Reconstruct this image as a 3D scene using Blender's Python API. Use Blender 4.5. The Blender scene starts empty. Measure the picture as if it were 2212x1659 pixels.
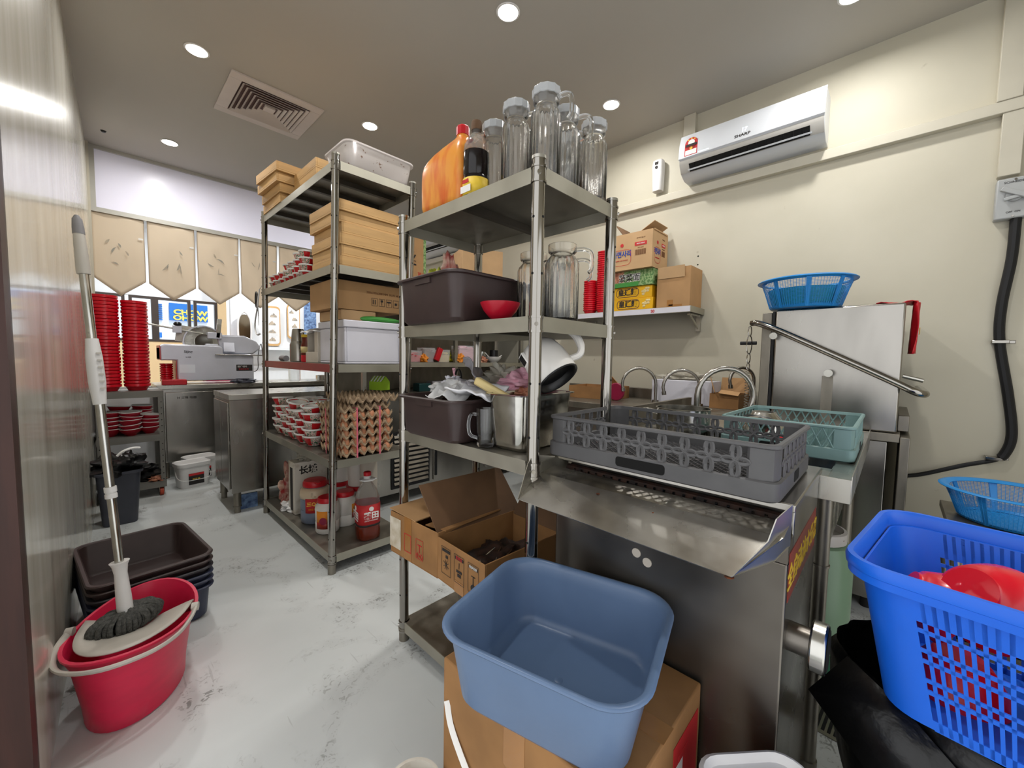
import bpy, bmesh, math, random
from mathutils import Vector, Matrix, Euler, noise
random.seed(7)
PI=math.pi
SC=bpy.context.scene; COL=SC.collection
# ---------------------------------------------------------------- camera, world, exposure
cam_d=bpy.data.cameras.new('camera'); cam=bpy.data.objects.new('camera',cam_d); COL.objects.link(cam)
cam_d.sensor_fit='HORIZONTAL'; cam_d.sensor_width=36.0; cam_d.lens=861.6/2212*36; cam_d.clip_start=0.02
def camR():
    f=861.575; c=(1106,829.5)
    y=Vector((205-c[0],c[1]-760,-f)).normalized(); x=Vector((1933-c[0],c[1]-789,-f)); x=(x-y*x.dot(y)).normalized(); z=x.cross(y)
    return Matrix((x,y,z))
cam.matrix_world=Matrix.Translation((0,0,1.2))@camR().to_4x4()
SC.camera=cam
SC.view_settings.view_transform='Standard'; SC.view_settings.look='None'
SC.view_settings.gamma=1; SC.view_settings.use_curve_mapping=False
SC.view_settings.exposure=0.12
world=bpy.data.worlds.new('world'); SC.world=world; world.use_nodes=True
bg=world.node_tree.nodes['Background']; bg.inputs[0].default_value=(0.97,0.985,1.0,1); bg.inputs[1].default_value=1.5
cy=SC.cycles; cy.max_bounces=8; cy.diffuse_bounces=4; cy.glossy_bounces=4; cy.transmission_bounces=8; cy.transparent_max_bounces=12
cy.use_adaptive_sampling=True; cy.adaptive_threshold=0.045; cy.caustics_reflective=False; cy.caustics_refractive=False; cy.sample_clamp_indirect=6
CEIL=3.1; WX=3.27; DY=5.44
LAMP_POWER=9.4
def area_light(name,loc,size,power,color=(1,0.985,0.955),shape='DISK',rot=(0,0,0),parent=None):
    d=bpy.data.lights.new(name,'AREA'); d.shape=shape; d.size=size; d.energy=power; d.color=color; d.spread=math.radians(168)
    o=bpy.data.objects.new(name,d); COL.objects.link(o); o.location=loc; o.rotation_euler=rot
    if parent: o.parent=parent
    return o
sun_d=bpy.data.lights.new('sun','SUN'); sun_d.energy=3.5; sun_d.angle=0.02; sun_d.color=(1,0.97,0.92)
sun=bpy.data.objects.new('sun',sun_d); COL.objects.link(sun); sun.rotation_euler=(math.radians(28),0,math.radians(12))
# ---------------------------------------------------------------- materials
def lin(c): 
    c=c/255.0
    return c/12.92 if c<=0.04045 else ((c+0.055)/1.055)**2.4
def rgb(r,g,b): return (lin(r),lin(g),lin(b),1)
MATS={}
def mat(name,col,rough=0.5,metal=0.0,var=0.0,vscale=8.0,stretch=(1,1,1),bump=0.0,bscale=40.0,trans=0.0,ior=1.45,emit=None,estr=0,alpha=1.0,spec=0.5,col2=None,coat=0.0,sss=0,rvar=0.0,edge=(0.35,0.65),detail=3.0):
    m=bpy.data.materials.new(name); m.use_nodes=True; nt=m.node_tree; b=nt.nodes['Principled BSDF']; N=nt.nodes.new; L=nt.links.new
    col=col if len(col)==4 else (*col,1)
    b.inputs['Base Color'].default_value=col; b.inputs['Roughness'].default_value=rough; b.inputs['Metallic'].default_value=metal
    b.inputs['Specular IOR Level'].default_value=spec; b.inputs['IOR'].default_value=ior
    b.inputs['Transmission Weight'].default_value=trans; b.inputs['Alpha'].default_value=alpha; b.inputs['Coat Weight'].default_value=coat
    if emit: b.inputs['Emission Color'].default_value=emit; b.inputs['Emission Strength'].default_value=estr
    if var or bump or col2 or rvar:
        tc=N('ShaderNodeTexCoord'); mp=N('ShaderNodeMapping'); mp.inputs['Scale'].default_value=stretch; L(tc.outputs['Object'],mp.inputs[0])
    if var or col2:
        n=N('ShaderNodeTexNoise'); n.inputs['Scale'].default_value=vscale; n.inputs['Detail'].default_value=detail; L(mp.outputs[0],n.inputs['Vector'])
        r=N('ShaderNodeValToRGB'); r.color_ramp.elements[0].position=edge[0]; r.color_ramp.elements[1].position=edge[1]
        c2=col2 if col2 else tuple(max(0,x*(1-var)) for x in col[:3])+(1,)
        r.color_ramp.elements[0].color=c2; r.color_ramp.elements[1].color=col
        L(n.outputs[0],r.inputs[0]); L(r.outputs[0],b.inputs['Base Color'])
    if rvar:
        n3=N('ShaderNodeTexNoise'); n3.inputs['Scale'].default_value=vscale; n3.inputs['Detail'].default_value=4; L(mp.outputs[0],n3.inputs['Vector'])
        mr=N('ShaderNodeMapRange'); mr.inputs['To Min'].default_value=max(0.02,rough-rvar); mr.inputs['To Max'].default_value=rough+rvar
        mr.inputs['From Min'].default_value=0.3; mr.inputs['From Max'].default_value=0.7
        L(n3.outputs[0],mr.inputs[0]); L(mr.outputs[0],b.inputs['Roughness'])
    if bump:
        n2=N('ShaderNodeTexNoise'); n2.inputs['Scale'].default_value=bscale; n2.inputs['Detail'].default_value=4; L(mp.outputs[0],n2.inputs['Vector'])
        bp=N('ShaderNodeBump'); bp.inputs['Strength'].default_value=bump; bp.inputs['Distance'].default_value=0.01; L(n2.outputs[0],bp.inputs['Height']); L(bp.outputs[0],b.inputs['Normal'])
    MATS[name]=m; return m
M=MATS
mat('steel',rgb(190,187,178),0.30,0.95,var=0.14,vscale=3,stretch=(2,2,0.7),rvar=0.06)
mat('steel_dull',rgb(146,140,129),0.42,0.9,var=0.25,vscale=5,stretch=(3,3,1),rvar=0.1,bump=0.03,bscale=60)
mat('steel_flange',rgb(180,176,162),0.45,0.85,var=0.15,vscale=7,rvar=0.08)
mat('steel_shaded',rgb(92,86,78),0.5,0.85,var=0.3,vscale=5,rvar=0.1)  # darker copy of the shelf steel, underside shade put into the colour
mat('chrome',rgb(156,152,145),0.10,1.0,var=0.06,vscale=6,stretch=(1,1,0.4),rvar=0.03)
mat('steel_brushed',rgb(168,164,157),0.24,0.95,var=0.25,vscale=2.2,stretch=(2.2,2.2,0.6),rvar=0.05)
def aniso(name,a=0.75):
    nt=MATS[name].node_tree; b=nt.nodes['Principled BSDF']; t=nt.nodes.new('ShaderNodeTangent'); t.direction_type='RADIAL'; t.axis='Z'
    nt.links.new(t.outputs[0],b.inputs['Tangent']); b.inputs['Anisotropic'].default_value=a; b.inputs['Anisotropic Rotation'].default_value=0.0
aniso('steel_brushed',0.5)
mat('steel_dirty',rgb(124,119,112),0.30,0.92,col2=rgb(78,70,62),vscale=2.6,stretch=(1,1,1.3),rvar=0.1,edge=(0.3,0.62))
mat('steel_shiny',rgb(205,203,196),0.2,1.0,var=0.3,vscale=9,rvar=0.12,bump=0.05,bscale=14)
mat('grime',rgb(58,34,22),0.75,0.1,col2=rgb(25,16,12),vscale=40)
mat('rust',rgb(120,62,28),0.8,0.1,col2=rgb(60,32,20),vscale=60)
mat('red_plastic',rgb(216,16,38),0.25,0,var=0.06,vscale=6,coat=0.2)
mat('red_lid',rgb(196,24,36),0.35,0,var=0.12,vscale=10)
mat('red_bowl_out',rgb(176,16,40),0.3,0,var=0.08)
mat('white_in',rgb(238,236,232),0.3,0,var=0.04)
mat('red_shelf_film',rgb(148,62,62),0.35,0.2,var=0.2,vscale=5)
mat('brown_plastic',rgb(62,48,46),0.42,0,var=0.15,vscale=12,bump=0.02,bscale=200)
mat('dark_bin',rgb(50,47,52),0.42,0,var=0.18,vscale=10)
mat('navy_plastic',rgb(50,56,78),0.4,0,var=0.12)
mat('grey_bin',rgb(66,68,78),0.5,0,var=0.12)
mat('blue_basin',rgb(100,123,156),0.34,0,var=0.12,vscale=5,bump=0.015,bscale=120,rvar=0.05)
mat('basket_blue',rgb(22,102,224),0.36,0,var=0.06,vscale=5)
mat('sky_blue',rgb(36,140,214),0.35,0,var=0.06,alpha=0.92)
mat('teal_in',rgb(40,150,170),0.4,0,var=0.1)
mat('rack_grey',rgb(88,87,88),0.5,0,var=0.15,vscale=14,bump=0.03,bscale=80)
mat('rack_green',rgb(118,148,146),0.45,0,var=0.12)
mat('pink_bucket',rgb(218,36,76),0.35,0,var=0.14,vscale=7,stretch=(1,1,3))
mat('pale_grey_plastic',rgb(196,190,180),0.45,0,var=0.12,vscale=8)
mat('white_plastic',rgb(226,224,222),0.4,0,var=0.08,vscale=9)
mat('offwhite_dirty',rgb(214,208,196),0.5,0,col2=rgb(176,160,136),vscale=14,edge=(0.25,0.45))
mat('mop_grey',rgb(92,92,88),0.95,0,var=0.5,vscale=120,bump=0.6,bscale=300)
mat('mop_handle_grey',rgb(132,130,132),0.5,0,var=0.1)
mat('black_plastic',rgb(22,22,24),0.35,0,var=0.2)
mat('black_bag',rgb(16,16,18),0.32,0,var=0.3,vscale=10,bump=0.5,bscale=16)
mat('black_rubber',rgb(20,20,22),0.6,0)
mat('dark_hole',rgb(8,8,8),0.9,0)
mat('wood_tray',rgb(204,162,106),0.55,0,var=0.16,vscale=4,stretch=(1,1,12),bump=0.03)
mat('cardboard',rgb(178,138,94),0.8,0,var=0.14,vscale=6,bump=0.05,bscale=30)
mat('cardboard_old',rgb(160,116,70),0.75,0,var=0.26,vscale=7,bump=0.08,bscale=24)
mat('cardboard_light',rgb(196,160,118),0.8,0,var=0.1,vscale=6)
mat('cardboard_dark',rgb(112,82,56),0.8,0,var=0.3,vscale=6)
mat('tape',rgb(168,118,66),0.2,0,var=0.15,coat=0.3)
mat('print_black',rgb(40,36,34),0.7); mat('print_red',rgb(190,40,42),0.6); mat('print_blue',rgb(30,62,150),0.6); mat('print_white',rgb(236,234,230),0.6)
mat('print_brown',rgb(120,80,50),0.7); mat('print_yellow',rgb(232,196,60),0.6); mat('print_orange',rgb(228,140,40),0.6)
mat('paper_label',rgb(214,206,190),0.7,0,col2=rgb(180,166,140),vscale=20)
mat('yellow_box',rgb(232,176,16),0.5,0,var=0.06)
mat('green_box',rgb(88,128,70),0.5,0,col2=rgb(150,176,120),vscale=60,edge=(0.45,0.55))
mat('green_plain',rgb(66,146,62),0.5)
mat('lime',rgb(150,190,40),0.45,0,var=0.06)
mat('foam_white',rgb(214,212,220),0.7,0,var=0.05,bump=0.02)
mat('foam_beige',rgb(206,196,182),0.7,0,var=0.1)
mat('egg_pulp',rgb(184,158,128),0.9,0,var=0.22,vscale=20,bump=0.1,bscale=120)
mat('egg',rgb(196,134,98),0.5,0,var=0.12,vscale=10)
mat('pink_string',rgb(222,110,130),0.4)
mat('curtain',rgb(196,180,158),0.9,0,var=0.10,vscale=5,bump=0.12,bscale=14)
mat('curtain_hem',rgb(168,150,126),0.9)
mat('ink_wash',rgb(138,134,126),0.9,0,col2=rgb(184,168,148),vscale=18,edge=(0.4,0.6))
mat('header_panel',rgb(216,210,222),0.28,0,var=0.03,vscale=1.5,coat=0.4)
mat('alu',rgb(196,194,186),0.4,0.5,var=0.06)
mat('cream_paint',rgb(204,198,181),0.5,0,var=0.06,vscale=5)
mat('aircon_white',rgb(216,219,224),0.32,0,var=0.02)
mat('aircon_grey',rgb(176,173,167),0.4,0,var=0.04)
mat('ceiling_paint',rgb(180,175,166),0.7,0,var=0.04,vscale=1.2,bump=0.01)
mat('vent_white',rgb(206,196,190),0.5,0,var=0.05)
mat('vent_dark',rgb(90,66,62),0.6)
mat('switch_grey',rgb(176,178,178),0.4,0,var=0.04)
mat('oil_brown',rgb(120,38,16),0.12,0,trans=0.35,ior=1.45)
mat('soy_black',rgb(16,8,8),0.15,0)
mat('sauce_orange',rgb(240,158,62),0.3,0,var=0.28,vscale=7,stretch=(3,3,0.8),col2=rgb(222,96,34),edge=(0.30,0.55),trans=0.15)
mat('jar_white',rgb(222,218,210),0.35,0,var=0.06)
mat('bluegrey_liquid',rgb(112,122,140),0.3,0,var=0.08)
mat('beige_jar',rgb(206,186,158),0.35,0,col2=rgb(110,84,60),vscale=16,edge=(0.3,0.4))
mat('clear_plastic',rgb(238,242,246),0.15,0,trans=0.45,ior=1.3,alpha=0.72)
mat('clear_plastic_dirty',rgb(236,228,224),0.3,0,trans=0.35,alpha=0.75,col2=rgb(150,120,100),vscale=40,edge=(0.3,0.34))
mat('pet_clear',rgb(240,242,240),0.08,0,trans=0.85,ior=1.25,alpha=0.5)
mat('cellophane',rgb(228,222,206),0.22,0,trans=0.3,alpha=0.7,var=0.2,bump=0.6,bscale=20)
mat('cloth_white',rgb(226,225,228),0.6,0,var=0.08,vscale=10,bump=0.2,bscale=18)
mat('chute_steel',rgb(190,186,178),0.27,0.95,col2=rgb(140,132,120),vscale=6,edge=(0.3,0.6),rvar=0.04,detail=5)
mat('bag_white',rgb(232,231,230),0.35,0,var=0.12,vscale=14,bump=0.4,bscale=22,alpha=0.93)
mat('bag_pink',rgb(226,170,186),0.4,0,var=0.15,vscale=14,stretch=(1,1,5),bump=0.6,bscale=24)
mat('bag_grey',rgb(150,146,150),0.45,0,var=0.2,vscale=9,bump=0.4,bscale=18)
mat('snack_brown',rgb(150,84,60),0.4,0,col2=rgb(206,150,120),vscale=40,bump=0.3)
mat('yellow_pack',rgb(222,206,50),0.3,0,col2=rgb(120,140,50),vscale=18,bump=0.4)
mat('red_pack',rgb(150,40,40),0.3,0,col2=rgb(200,170,150),vscale=22,bump=0.4)
mat('butter',rgb(222,200,142),0.5,0,var=0.08)
mat('kettle_white',rgb(226,222,216),0.22,0,var=0.03,coat=0.3)
mat('teal_dark',rgb(12,56,58),0.4); mat('maroon',rgb(140,24,60),0.35)
mat('sticker_red',rgb(150,44,34),0.35,0.0,col2=rgb(180,110,80),vscale=9,edge=(0.25,0.35))
mat('green_liquid',rgb(132,164,132),0.3,0,var=0.1,vscale=3,trans=0.25)
mat('green_dark_liquid',rgb(20,92,60),0.3,0,trans=0.15)
mat('frame_dark',rgb(60,50,44),0.5,0,var=0.1)
mat('door_wood',rgb(64,34,26),0.45,0,var=0.35,vscale=5,stretch=(6,6,0.6),bump=0.05)
mat('outer_wall',rgb(226,228,230),0.7,0,var=0.02); mat('beige_panel',rgb(226,196,150),0.6); mat('facade',rgb(232,240,248),0.8)
mat('facade_blue',rgb(40,110,190),0.7); mat('facade_yellow',rgb(250,214,90),0.7)
mat('caster_orange',rgb(170,60,30),0.5); mat('trolley_grey',rgb(124,121,114),0.5,0.3,var=0.12)
mat('lens_glow',rgb(255,250,240),0.4,emit=(1,0.97,0.9,1),estr=14)
mat('led_white',rgb(200,220,255),0.4,emit=(0.75,0.87,1,1),estr=2.6)
mat('blue_cloth',rgb(120,150,190),0.6,0,col2=rgb(60,80,120),vscale=30)
def glass_mat(name,col,rough=0.03,alpha=1.0):
    m=bpy.data.materials.new(name); m.use_nodes=True; nt=m.node_tree; b=nt.nodes['Principled BSDF']
    b.inputs['Base Color'].default_value=col; b.inputs['Roughness'].default_value=rough; b.inputs['Transmission Weight'].default_value=1.0; b.inputs['IOR'].default_value=1.45
    n=nt.nodes.new('ShaderNodeTexNoise'); n.inputs['Scale'].default_value=60; bp=nt.nodes.new('ShaderNodeBump'); bp.inputs['Strength'].default_value=0.05; bp.inputs['Distance'].default_value=0.005
    nt.links.new(n.outputs[0],bp.inputs['Height']); nt.links.new(bp.outputs[0],b.inputs['Normal']); MATS[name]=m
glass_mat('glass',(0.97,0.97,0.96,1)); glass_mat('pane_glass',(0.95,0.98,1,1),0.0)
MATS['pane_glass'].node_tree.nodes['Principled BSDF'].inputs['IOR'].default_value=1.02
def frosted(name,col,tcol,f):
    m=bpy.data.materials.new(name); m.use_nodes=True; nt=m.node_tree; N=nt.nodes.new; L=nt.links.new
    b=nt.nodes['Principled BSDF']; b.inputs['Base Color'].default_value=col; b.inputs['Roughness'].default_value=0.3
    tr=N('ShaderNodeBsdfTranslucent'); tr.inputs[0].default_value=tcol; mx=N('ShaderNodeMixShader'); mx.inputs[0].default_value=f
    L(b.outputs[0],mx.inputs[1]); L(tr.outputs[0],mx.inputs[2]); L(mx.outputs[0],nt.nodes['Material Output'].inputs[0]); MATS[name]=m
frosted('frosted_panel',rgb(222,218,230),(0.82,0.80,0.91,1),0.34); frosted('tub_clear',(0.9,0.9,0.9,1),(1,1,1,1),0.0); MATS['tub_clear'].node_tree.nodes['Principled BSDF'].inputs['Alpha'].default_value=0.22
frosted('curtain_cloth',rgb(214,202,182),(0.78,0.70,0.60,1),0.5); MATS['curtain_cloth'].node_tree.nodes['Principled BSDF'].inputs['Roughness'].default_value=0.9
def floor_mat():
    m=bpy.data.materials.new('floor_epoxy'); m.use_nodes=True; nt=m.node_tree; b=nt.nodes['Principled BSDF']; N=nt.nodes.new; L=nt.links.new
    tc=N('ShaderNodeTexCoord')
    def noise_(s,d=4,dist=0.0,st=None):
        n=N('ShaderNodeTexNoise'); n.inputs['Scale'].default_value=s; n.inputs['Detail'].default_value=d; n.inputs['Distortion'].default_value=dist
        if st:
            mp=N('ShaderNodeMapping'); mp.inputs['Scale'].default_value=st; L(tc.outputs['Object'],mp.inputs[0]); L(mp.outputs[0],n.inputs['Vector'])
        else: L(tc.outputs['Object'],n.inputs['Vector'])
        return n
    def ramp(src,p0,p1,c0,c1):
        r=N('ShaderNodeValToRGB'); e=r.color_ramp.elements; e[0].position=p0; e[1].position=p1; e[0].color=c0; e[1].color=c1; L(src,r.inputs[0]); return r
    base=ramp(noise_(1.6,5).outputs[0],0.3,0.7,rgb(200,204,203),rgb(216,219,218))
    sm=ramp(noise_(3.4,6,0.6).outputs[0],0.52,0.64,(0,0,0,1),(1,1,1,1))
    spk=ramp(noise_(42,3,1.5).outputs[0],0.56,0.62,(0,0,0,1),(1,1,1,1))
    sc=ramp(noise_(7,2,0.2,(9,0.5,1)).outputs[0],0.70,0.73,(0,0,0,1),(1,1,1,1))
    mul=N('ShaderNodeMath'); mul.operation='MULTIPLY'; L(sm.outputs[0],mul.inputs[0]); L(spk.outputs[0],mul.inputs[1])
    m2=N('ShaderNodeMath'); m2.operation='MULTIPLY'; L(mul.outputs[0],m2.inputs[0]); m2.inputs[1].default_value=0.55
    m3=N('ShaderNodeMath'); m3.operation='MULTIPLY'; L(sm.outputs[0],m3.inputs[0]); m3.inputs[1].default_value=0.14
    m4=N('ShaderNodeMath'); m4.operation='MULTIPLY'; L(sc.outputs[0],m4.inputs[0]); m4.inputs[1].default_value=0.2
    a=N('ShaderNodeMath'); L(m2.outputs[0],a.inputs[0]); L(m3.outputs[0],a.inputs[1]); a2=N('ShaderNodeMath'); a2.use_clamp=True; L(a.outputs[0],a2.inputs[0]); L(m4.outputs[0],a2.inputs[1])
    mx=N('ShaderNodeMixRGB'); L(a2.outputs[0],mx.inputs[0]); L(base.outputs[0],mx.inputs[1]); mx.inputs[2].default_value=rgb(92,90,84)
    L(mx.outputs[0],b.inputs['Base Color']); b.inputs['Roughness'].default_value=0.38
    bp=N('ShaderNodeBump'); bp.inputs['Strength'].default_value=0.05; L(noise_(30).outputs[0],bp.inputs['Height']); L(bp.outputs[0],b.inputs['Normal']); MATS['floor']=m
floor_mat()
def wall_mat(name,c1,c2,rough,vs,bump,stretch=(1,1,1),spots=True,coat=0):
    m=bpy.data.materials.new(name); m.use_nodes=True; nt=m.node_tree; b=nt.nodes['Principled BSDF']; N=nt.nodes.new; L=nt.links.new
    tc=N('ShaderNodeTexCoord'); mp=N('ShaderNodeMapping'); mp.inputs['Scale'].default_value=stretch; L(tc.outputs['Object'],mp.inputs[0])
    n=N('ShaderNodeTexNoise'); n.inputs['Scale'].default_value=vs; n.inputs['Detail'].default_value=4; L(mp.outputs[0],n.inputs['Vector'])
    r=N('ShaderNodeValToRGB'); e=r.color_ramp.elements; e[0].position=0.3; e[1].position=0.7; e[0].color=c2; e[1].color=c1; L(n.outputs[0],r.inputs[0])
    out=r.outputs[0]
    if spots:
        s=N('ShaderNodeTexNoise'); s.inputs['Scale'].default_value=11; s.inputs['Detail'].default_value=3; L(tc.outputs['Object'],s.inputs['Vector'])
        r2=N('ShaderNodeValToRGB'); e=r2.color_ramp.elements; e[0].position=0.73; e[1].position=0.80; e[0].color=(0,0,0,1); e[1].color=(0.55,0.55,0.55,1); L(s.outputs[0],r2.inputs[0])
        mx=N('ShaderNodeMixRGB'); L(r2.outputs[0],mx.inputs[0]); L(out,mx.inputs[1]); mx.inputs[2].default_value=rgb(120,104,80); out=mx.outputs[0]
    L(out,b.inputs['Base Color']); b.inputs['Roughness'].default_value=rough; b.inputs['Coat Weight'].default_value=coat; b.inputs['Coat Roughness'].default_value=0.08
    n2=N('ShaderNodeTexNoise'); n2.inputs['Scale'].default_value=26; n2.inputs['Detail'].default_value=4; L(mp.outputs[0],n2.inputs['Vector'])
    bp=N('ShaderNodeBump'); bp.inputs['Strength'].default_value=bump; bp.inputs['Distance'].default_value=0.01; L(n2.outputs[0],bp.inputs['Height']); L(bp.outputs[0],b.inputs['Normal']); MATS[name]=m
wall_mat('wall_cream',rgb(203,197,179),rgb(192,186,167),0.55,1.5,0.05)
wall_mat('wall_gloss',rgb(214,211,200),rgb(186,180,164),0.24,2.4,0.05,(3,3,0.3),coat=0.4)
def bowl_pattern():
    m=bpy.data.materials.new('bowl_pattern'); m.use_nodes=True; nt=m.node_tree; b=nt.nodes['Principled BSDF']; N=nt.nodes.new; L=nt.links.new
    tc=N('ShaderNodeTexCoord'); g=N('ShaderNodeTexGradient'); g.gradient_type='RADIAL'; L(tc.outputs['Object'],g.inputs[0])
    r=N('ShaderNodeValToRGB'); r.color_ramp.interpolation='CONSTANT'; e=r.color_ramp.elements; e[0].position=0; e[0].color=(1,1,1,1); e[1].position=0.14; e[1].color=(0,0,0,1)
    for p,v in ((0.33,1),(0.47,0),(0.66,1),(0.80,0)):
        x=e.new(p); x.color=(v,v,v,1)
    L(g.outputs[0],r.inputs[0])
    n=N('ShaderNodeTexNoise'); n.inputs['Scale'].default_value=110; n.inputs['Detail'].default_value=1; L(tc.outputs['Object'],n.inputs['Vector'])
    f=N('ShaderNodeValToRGB'); f.color_ramp.interpolation='CONSTANT'; e=f.color_ramp.elements; e[0].position=0; e[0].color=rgb(70,110,80); e[1].position=0.42; e[1].color=rgb(232,222,210)
    x=e.new(0.54); x.color=rgb(176,60,56); x=e.new(0.62); x.color=rgb(232,222,210)
    L(n.outputs[0],f.inputs[0])
    mx=N('ShaderNodeMixRGB'); L(r.outputs[0],mx.inputs[0]); L(f.outputs[0],mx.inputs[1]); mx.inputs[2].default_value=rgb(196,24,32)
    L(mx.outputs[0],b.inputs['Base Color']); b.inputs['Roughness'].default_value=0.25; MATS['bowl_pattern']=m
bowl_pattern()
# ---------------------------------------------------------------- mesh builder
class G:
    def __init__(s): s.v=[]; s.f=[]; s.T=None
    def add(s,vs,fs):
        o=len(s.v)
        if s.T is not None: vs=[tuple(s.T@Vector(p)) for p in vs]
        s.v+= [tuple(p) for p in vs]; s.f+=[tuple(i+o for i in f) for f in fs]; return s
    def box(s,x0,x1,y0,y1,z0,z1):
        return s.add([(x0,y0,z0),(x1,y0,z0),(x1,y1,z0),(x0,y1,z0),(x0,y0,z1),(x1,y0,z1),(x1,y1,z1),(x0,y1,z1)],[(0,3,2,1),(4,5,6,7),(0,1,5,4),(1,2,6,5),(2,3,7,6),(3,0,4,7)])
    def obox(s,c,size,R):
        hx,hy,hz=[a/2 for a in size]; c=Vector(c)
        vs=[c+R@Vector((sx*hx,sy*hy,sz*hz)) for sz in (-1,1) for sx,sy in ((-1,-1),(1,-1),(1,1),(-1,1))]
        return s.add(vs,[(0,3,2,1),(4,5,6,7),(0,1,5,4),(1,2,6,5),(2,3,7,6),(3,0,4,7)])
    def loft(s,rings,cap0=True,cap1=True,closed=True):
        n=len(rings[0]); vs=[p for r in rings for p in r]; fs=[]
        for k in range(len(rings)-1):
            for i in range(n if closed else n-1):
                j=(i+1)%n; fs.append((k*n+i,k*n+j,(k+1)*n+j,(k+1)*n+i))
        if cap0: fs.append(tuple(reversed(range(n))))
        if cap1: fs.append(tuple((len(rings)-1)*n+i for i in range(n)))
        return s.add(vs,fs)
    def lathe(s,prof,c=(0,0,0),n=28,cap0=True,cap1=True,sx=1,sy=1,flute=0,fn=0):
        rings=[]
        for r,z in prof:
            ring=[]
            for i in range(n):
                a=2*PI*i/n; rr=r*(1+(flute*math.cos(a*fn) if fn else 0))
                ring.append((c[0]+rr*sx*math.cos(a),c[1]+rr*sy*math.sin(a),c[2]+z))
            rings.append(ring)
        return s.loft(rings,cap0,cap1)
    def cyl(s,p0,p1,r0,r1=None,n=16,cap=True):
        r1=r0 if r1 is None else r1; p0=Vector(p0); p1=Vector(p1); d=(p1-p0).normalized(); u=d.orthogonal().normalized(); w=d.cross(u)
        R=[[p+(u*math.cos(2*PI*i/n)+w*math.sin(2*PI*i/n))*r for i in range(n)] for p,r in ((p0,r0),(p1,r1))]
        return s.loft(R,cap,cap)
    def tube(s,pts,r,n=8,closed=False,ry=None):
        pts=[Vector(p) for p in pts]; N=len(pts); rings=[]; u=None
        for i,p in enumerate(pts):
            if closed: t=(pts[(i+1)%N]-pts[i-1])
            else: t=pts[min(i+1,N-1)]-pts[max(i-1,0)]
            t.normalize()
            if u is None: u=t.orthogonal().normalized()
            else:
                u=(u-t*u.dot(t)); u=u.normalized() if u.length>1e-6 else t.orthogonal().normalized()
            w=t.cross(u); rr=r[i] if isinstance(r,(list,tuple)) else r
            rings.append([p+u*math.cos(2*PI*k/n)*rr+w*math.sin(2*PI*k/n)*(ry or rr) for k in range(n)])
        if closed: rings.append(rings[0]); return s.loft(rings,False,False)
        return s.loft(rings)
    def prism(s,poly,fa,fb):
        # poly of 2d points; fa/fb map to 3d for the two ends
        n=len(poly); vs=[fa(p) for p in poly]+[fb(p) for p in poly]
        fs=[tuple(range(n)),tuple(reversed(range(n,2*n)))]+[(i,n+i,n+(i+1)%n,(i+1)%n) for i in range(n)]
        return s.add(vs,fs)
    def grid(s,fn,nu,nv,u0=0,u1=1,v0=0,v1=1):
        vs=[fn(u0+(u1-u0)*i/nu,v0+(v1-v0)*j/nv) for i in range(nu+1) for j in range(nv+1)]
        fs=[(i*(nv+1)+j,(i+1)*(nv+1)+j,(i+1)*(nv+1)+j+1,i*(nv+1)+j+1) for i in range(nu) for j in range(nv)]
        return s.add(vs,fs)
    def sphere(s,c,rx,ry=None,rz=None,nu=16,nv=10):
        ry=ry or rx; rz=rz or rx
        prof=[(max(1e-4,math.sin(PI*k/nv)),-math.cos(PI*k/nv)) for k in range(nv+1)]
        rings=[[(c[0]+rx*r*math.cos(2*PI*i/nu),c[1]+ry*r*math.sin(2*PI*i/nu),c[2]+rz*z) for i in range(nu)] for r,z in prof]
        return s.loft(rings)
def rr(w,d,r,z,cx=0,cy=0,k=5):
    """rounded rectangle ring"""
    pts=[]; r=min(r,w/2-1e-4,d/2-1e-4)
    for sx,sy,a0 in ((1,1,0),(-1,1,90),(-1,-1,180),(1,-1,270)):
        for i in range(k+1):
            a=math.radians(a0+90*i/k); pts.append((cx+sx*(w/2-r)+r*math.cos(a),cy+sy*(d/2-r)+r*math.sin(a),z))
    return pts
def build(name,g,m,parent=None,loc=None,smooth=35,bevel=0,solid=0,sub=0,rot=None,off=0):
    me=bpy.data.meshes.new(name); me.from_pydata(g.v,[],g.f); me.validate()
    bm=bmesh.new(); bm.from_mesh(me); bmesh.ops.recalc_face_normals(bm,faces=bm.faces); bm.to_mesh(me); bm.free()
    me.materials.append(M[m])
    if smooth:
        me.shade_smooth(); me.set_sharp_from_angle(angle=math.radians(smooth))
    o=bpy.data.objects.new(name,me); COL.objects.link(o)
    if parent: o.parent=parent
    if loc: o.location=loc
    if rot: o.rotation_euler=rot
    if solid: 
        md=o.modifiers.new('solid','SOLIDIFY'); md.thickness=solid; md.offset=off
    if bevel:
        md=o.modifiers.new('bevel','BEVEL'); md.width=bevel; md.segments=2; md.limit_method='ANGLE'; md.angle_limit=math.radians(40); md.harden_normals=False
    if sub:
        md=o.modifiers.new('sub','SUBSURF'); md.levels=sub; md.render_levels=sub
    return o
def thing(name,label,cat,loc=(0,0,0),rz=0,group=None,rot=None):
    o=bpy.data.objects.new(name,None); COL.objects.link(o); o.location=loc; o.rotation_euler=rot if rot else (0,0,rz)
    o.empty_display_size=0.05; o['label']=label; o['category']=cat
    if group: o['group']=group
    return o
def tag(o,label,cat,group=None):
    o['label']=label; o['category']=cat
    if group: o['group']=group
    return o
def struct(name,g,m,parent=None,**k):
    o=build(name,g,m,parent,**k)
    if parent is None: o['kind']='structure'
    return o
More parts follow.
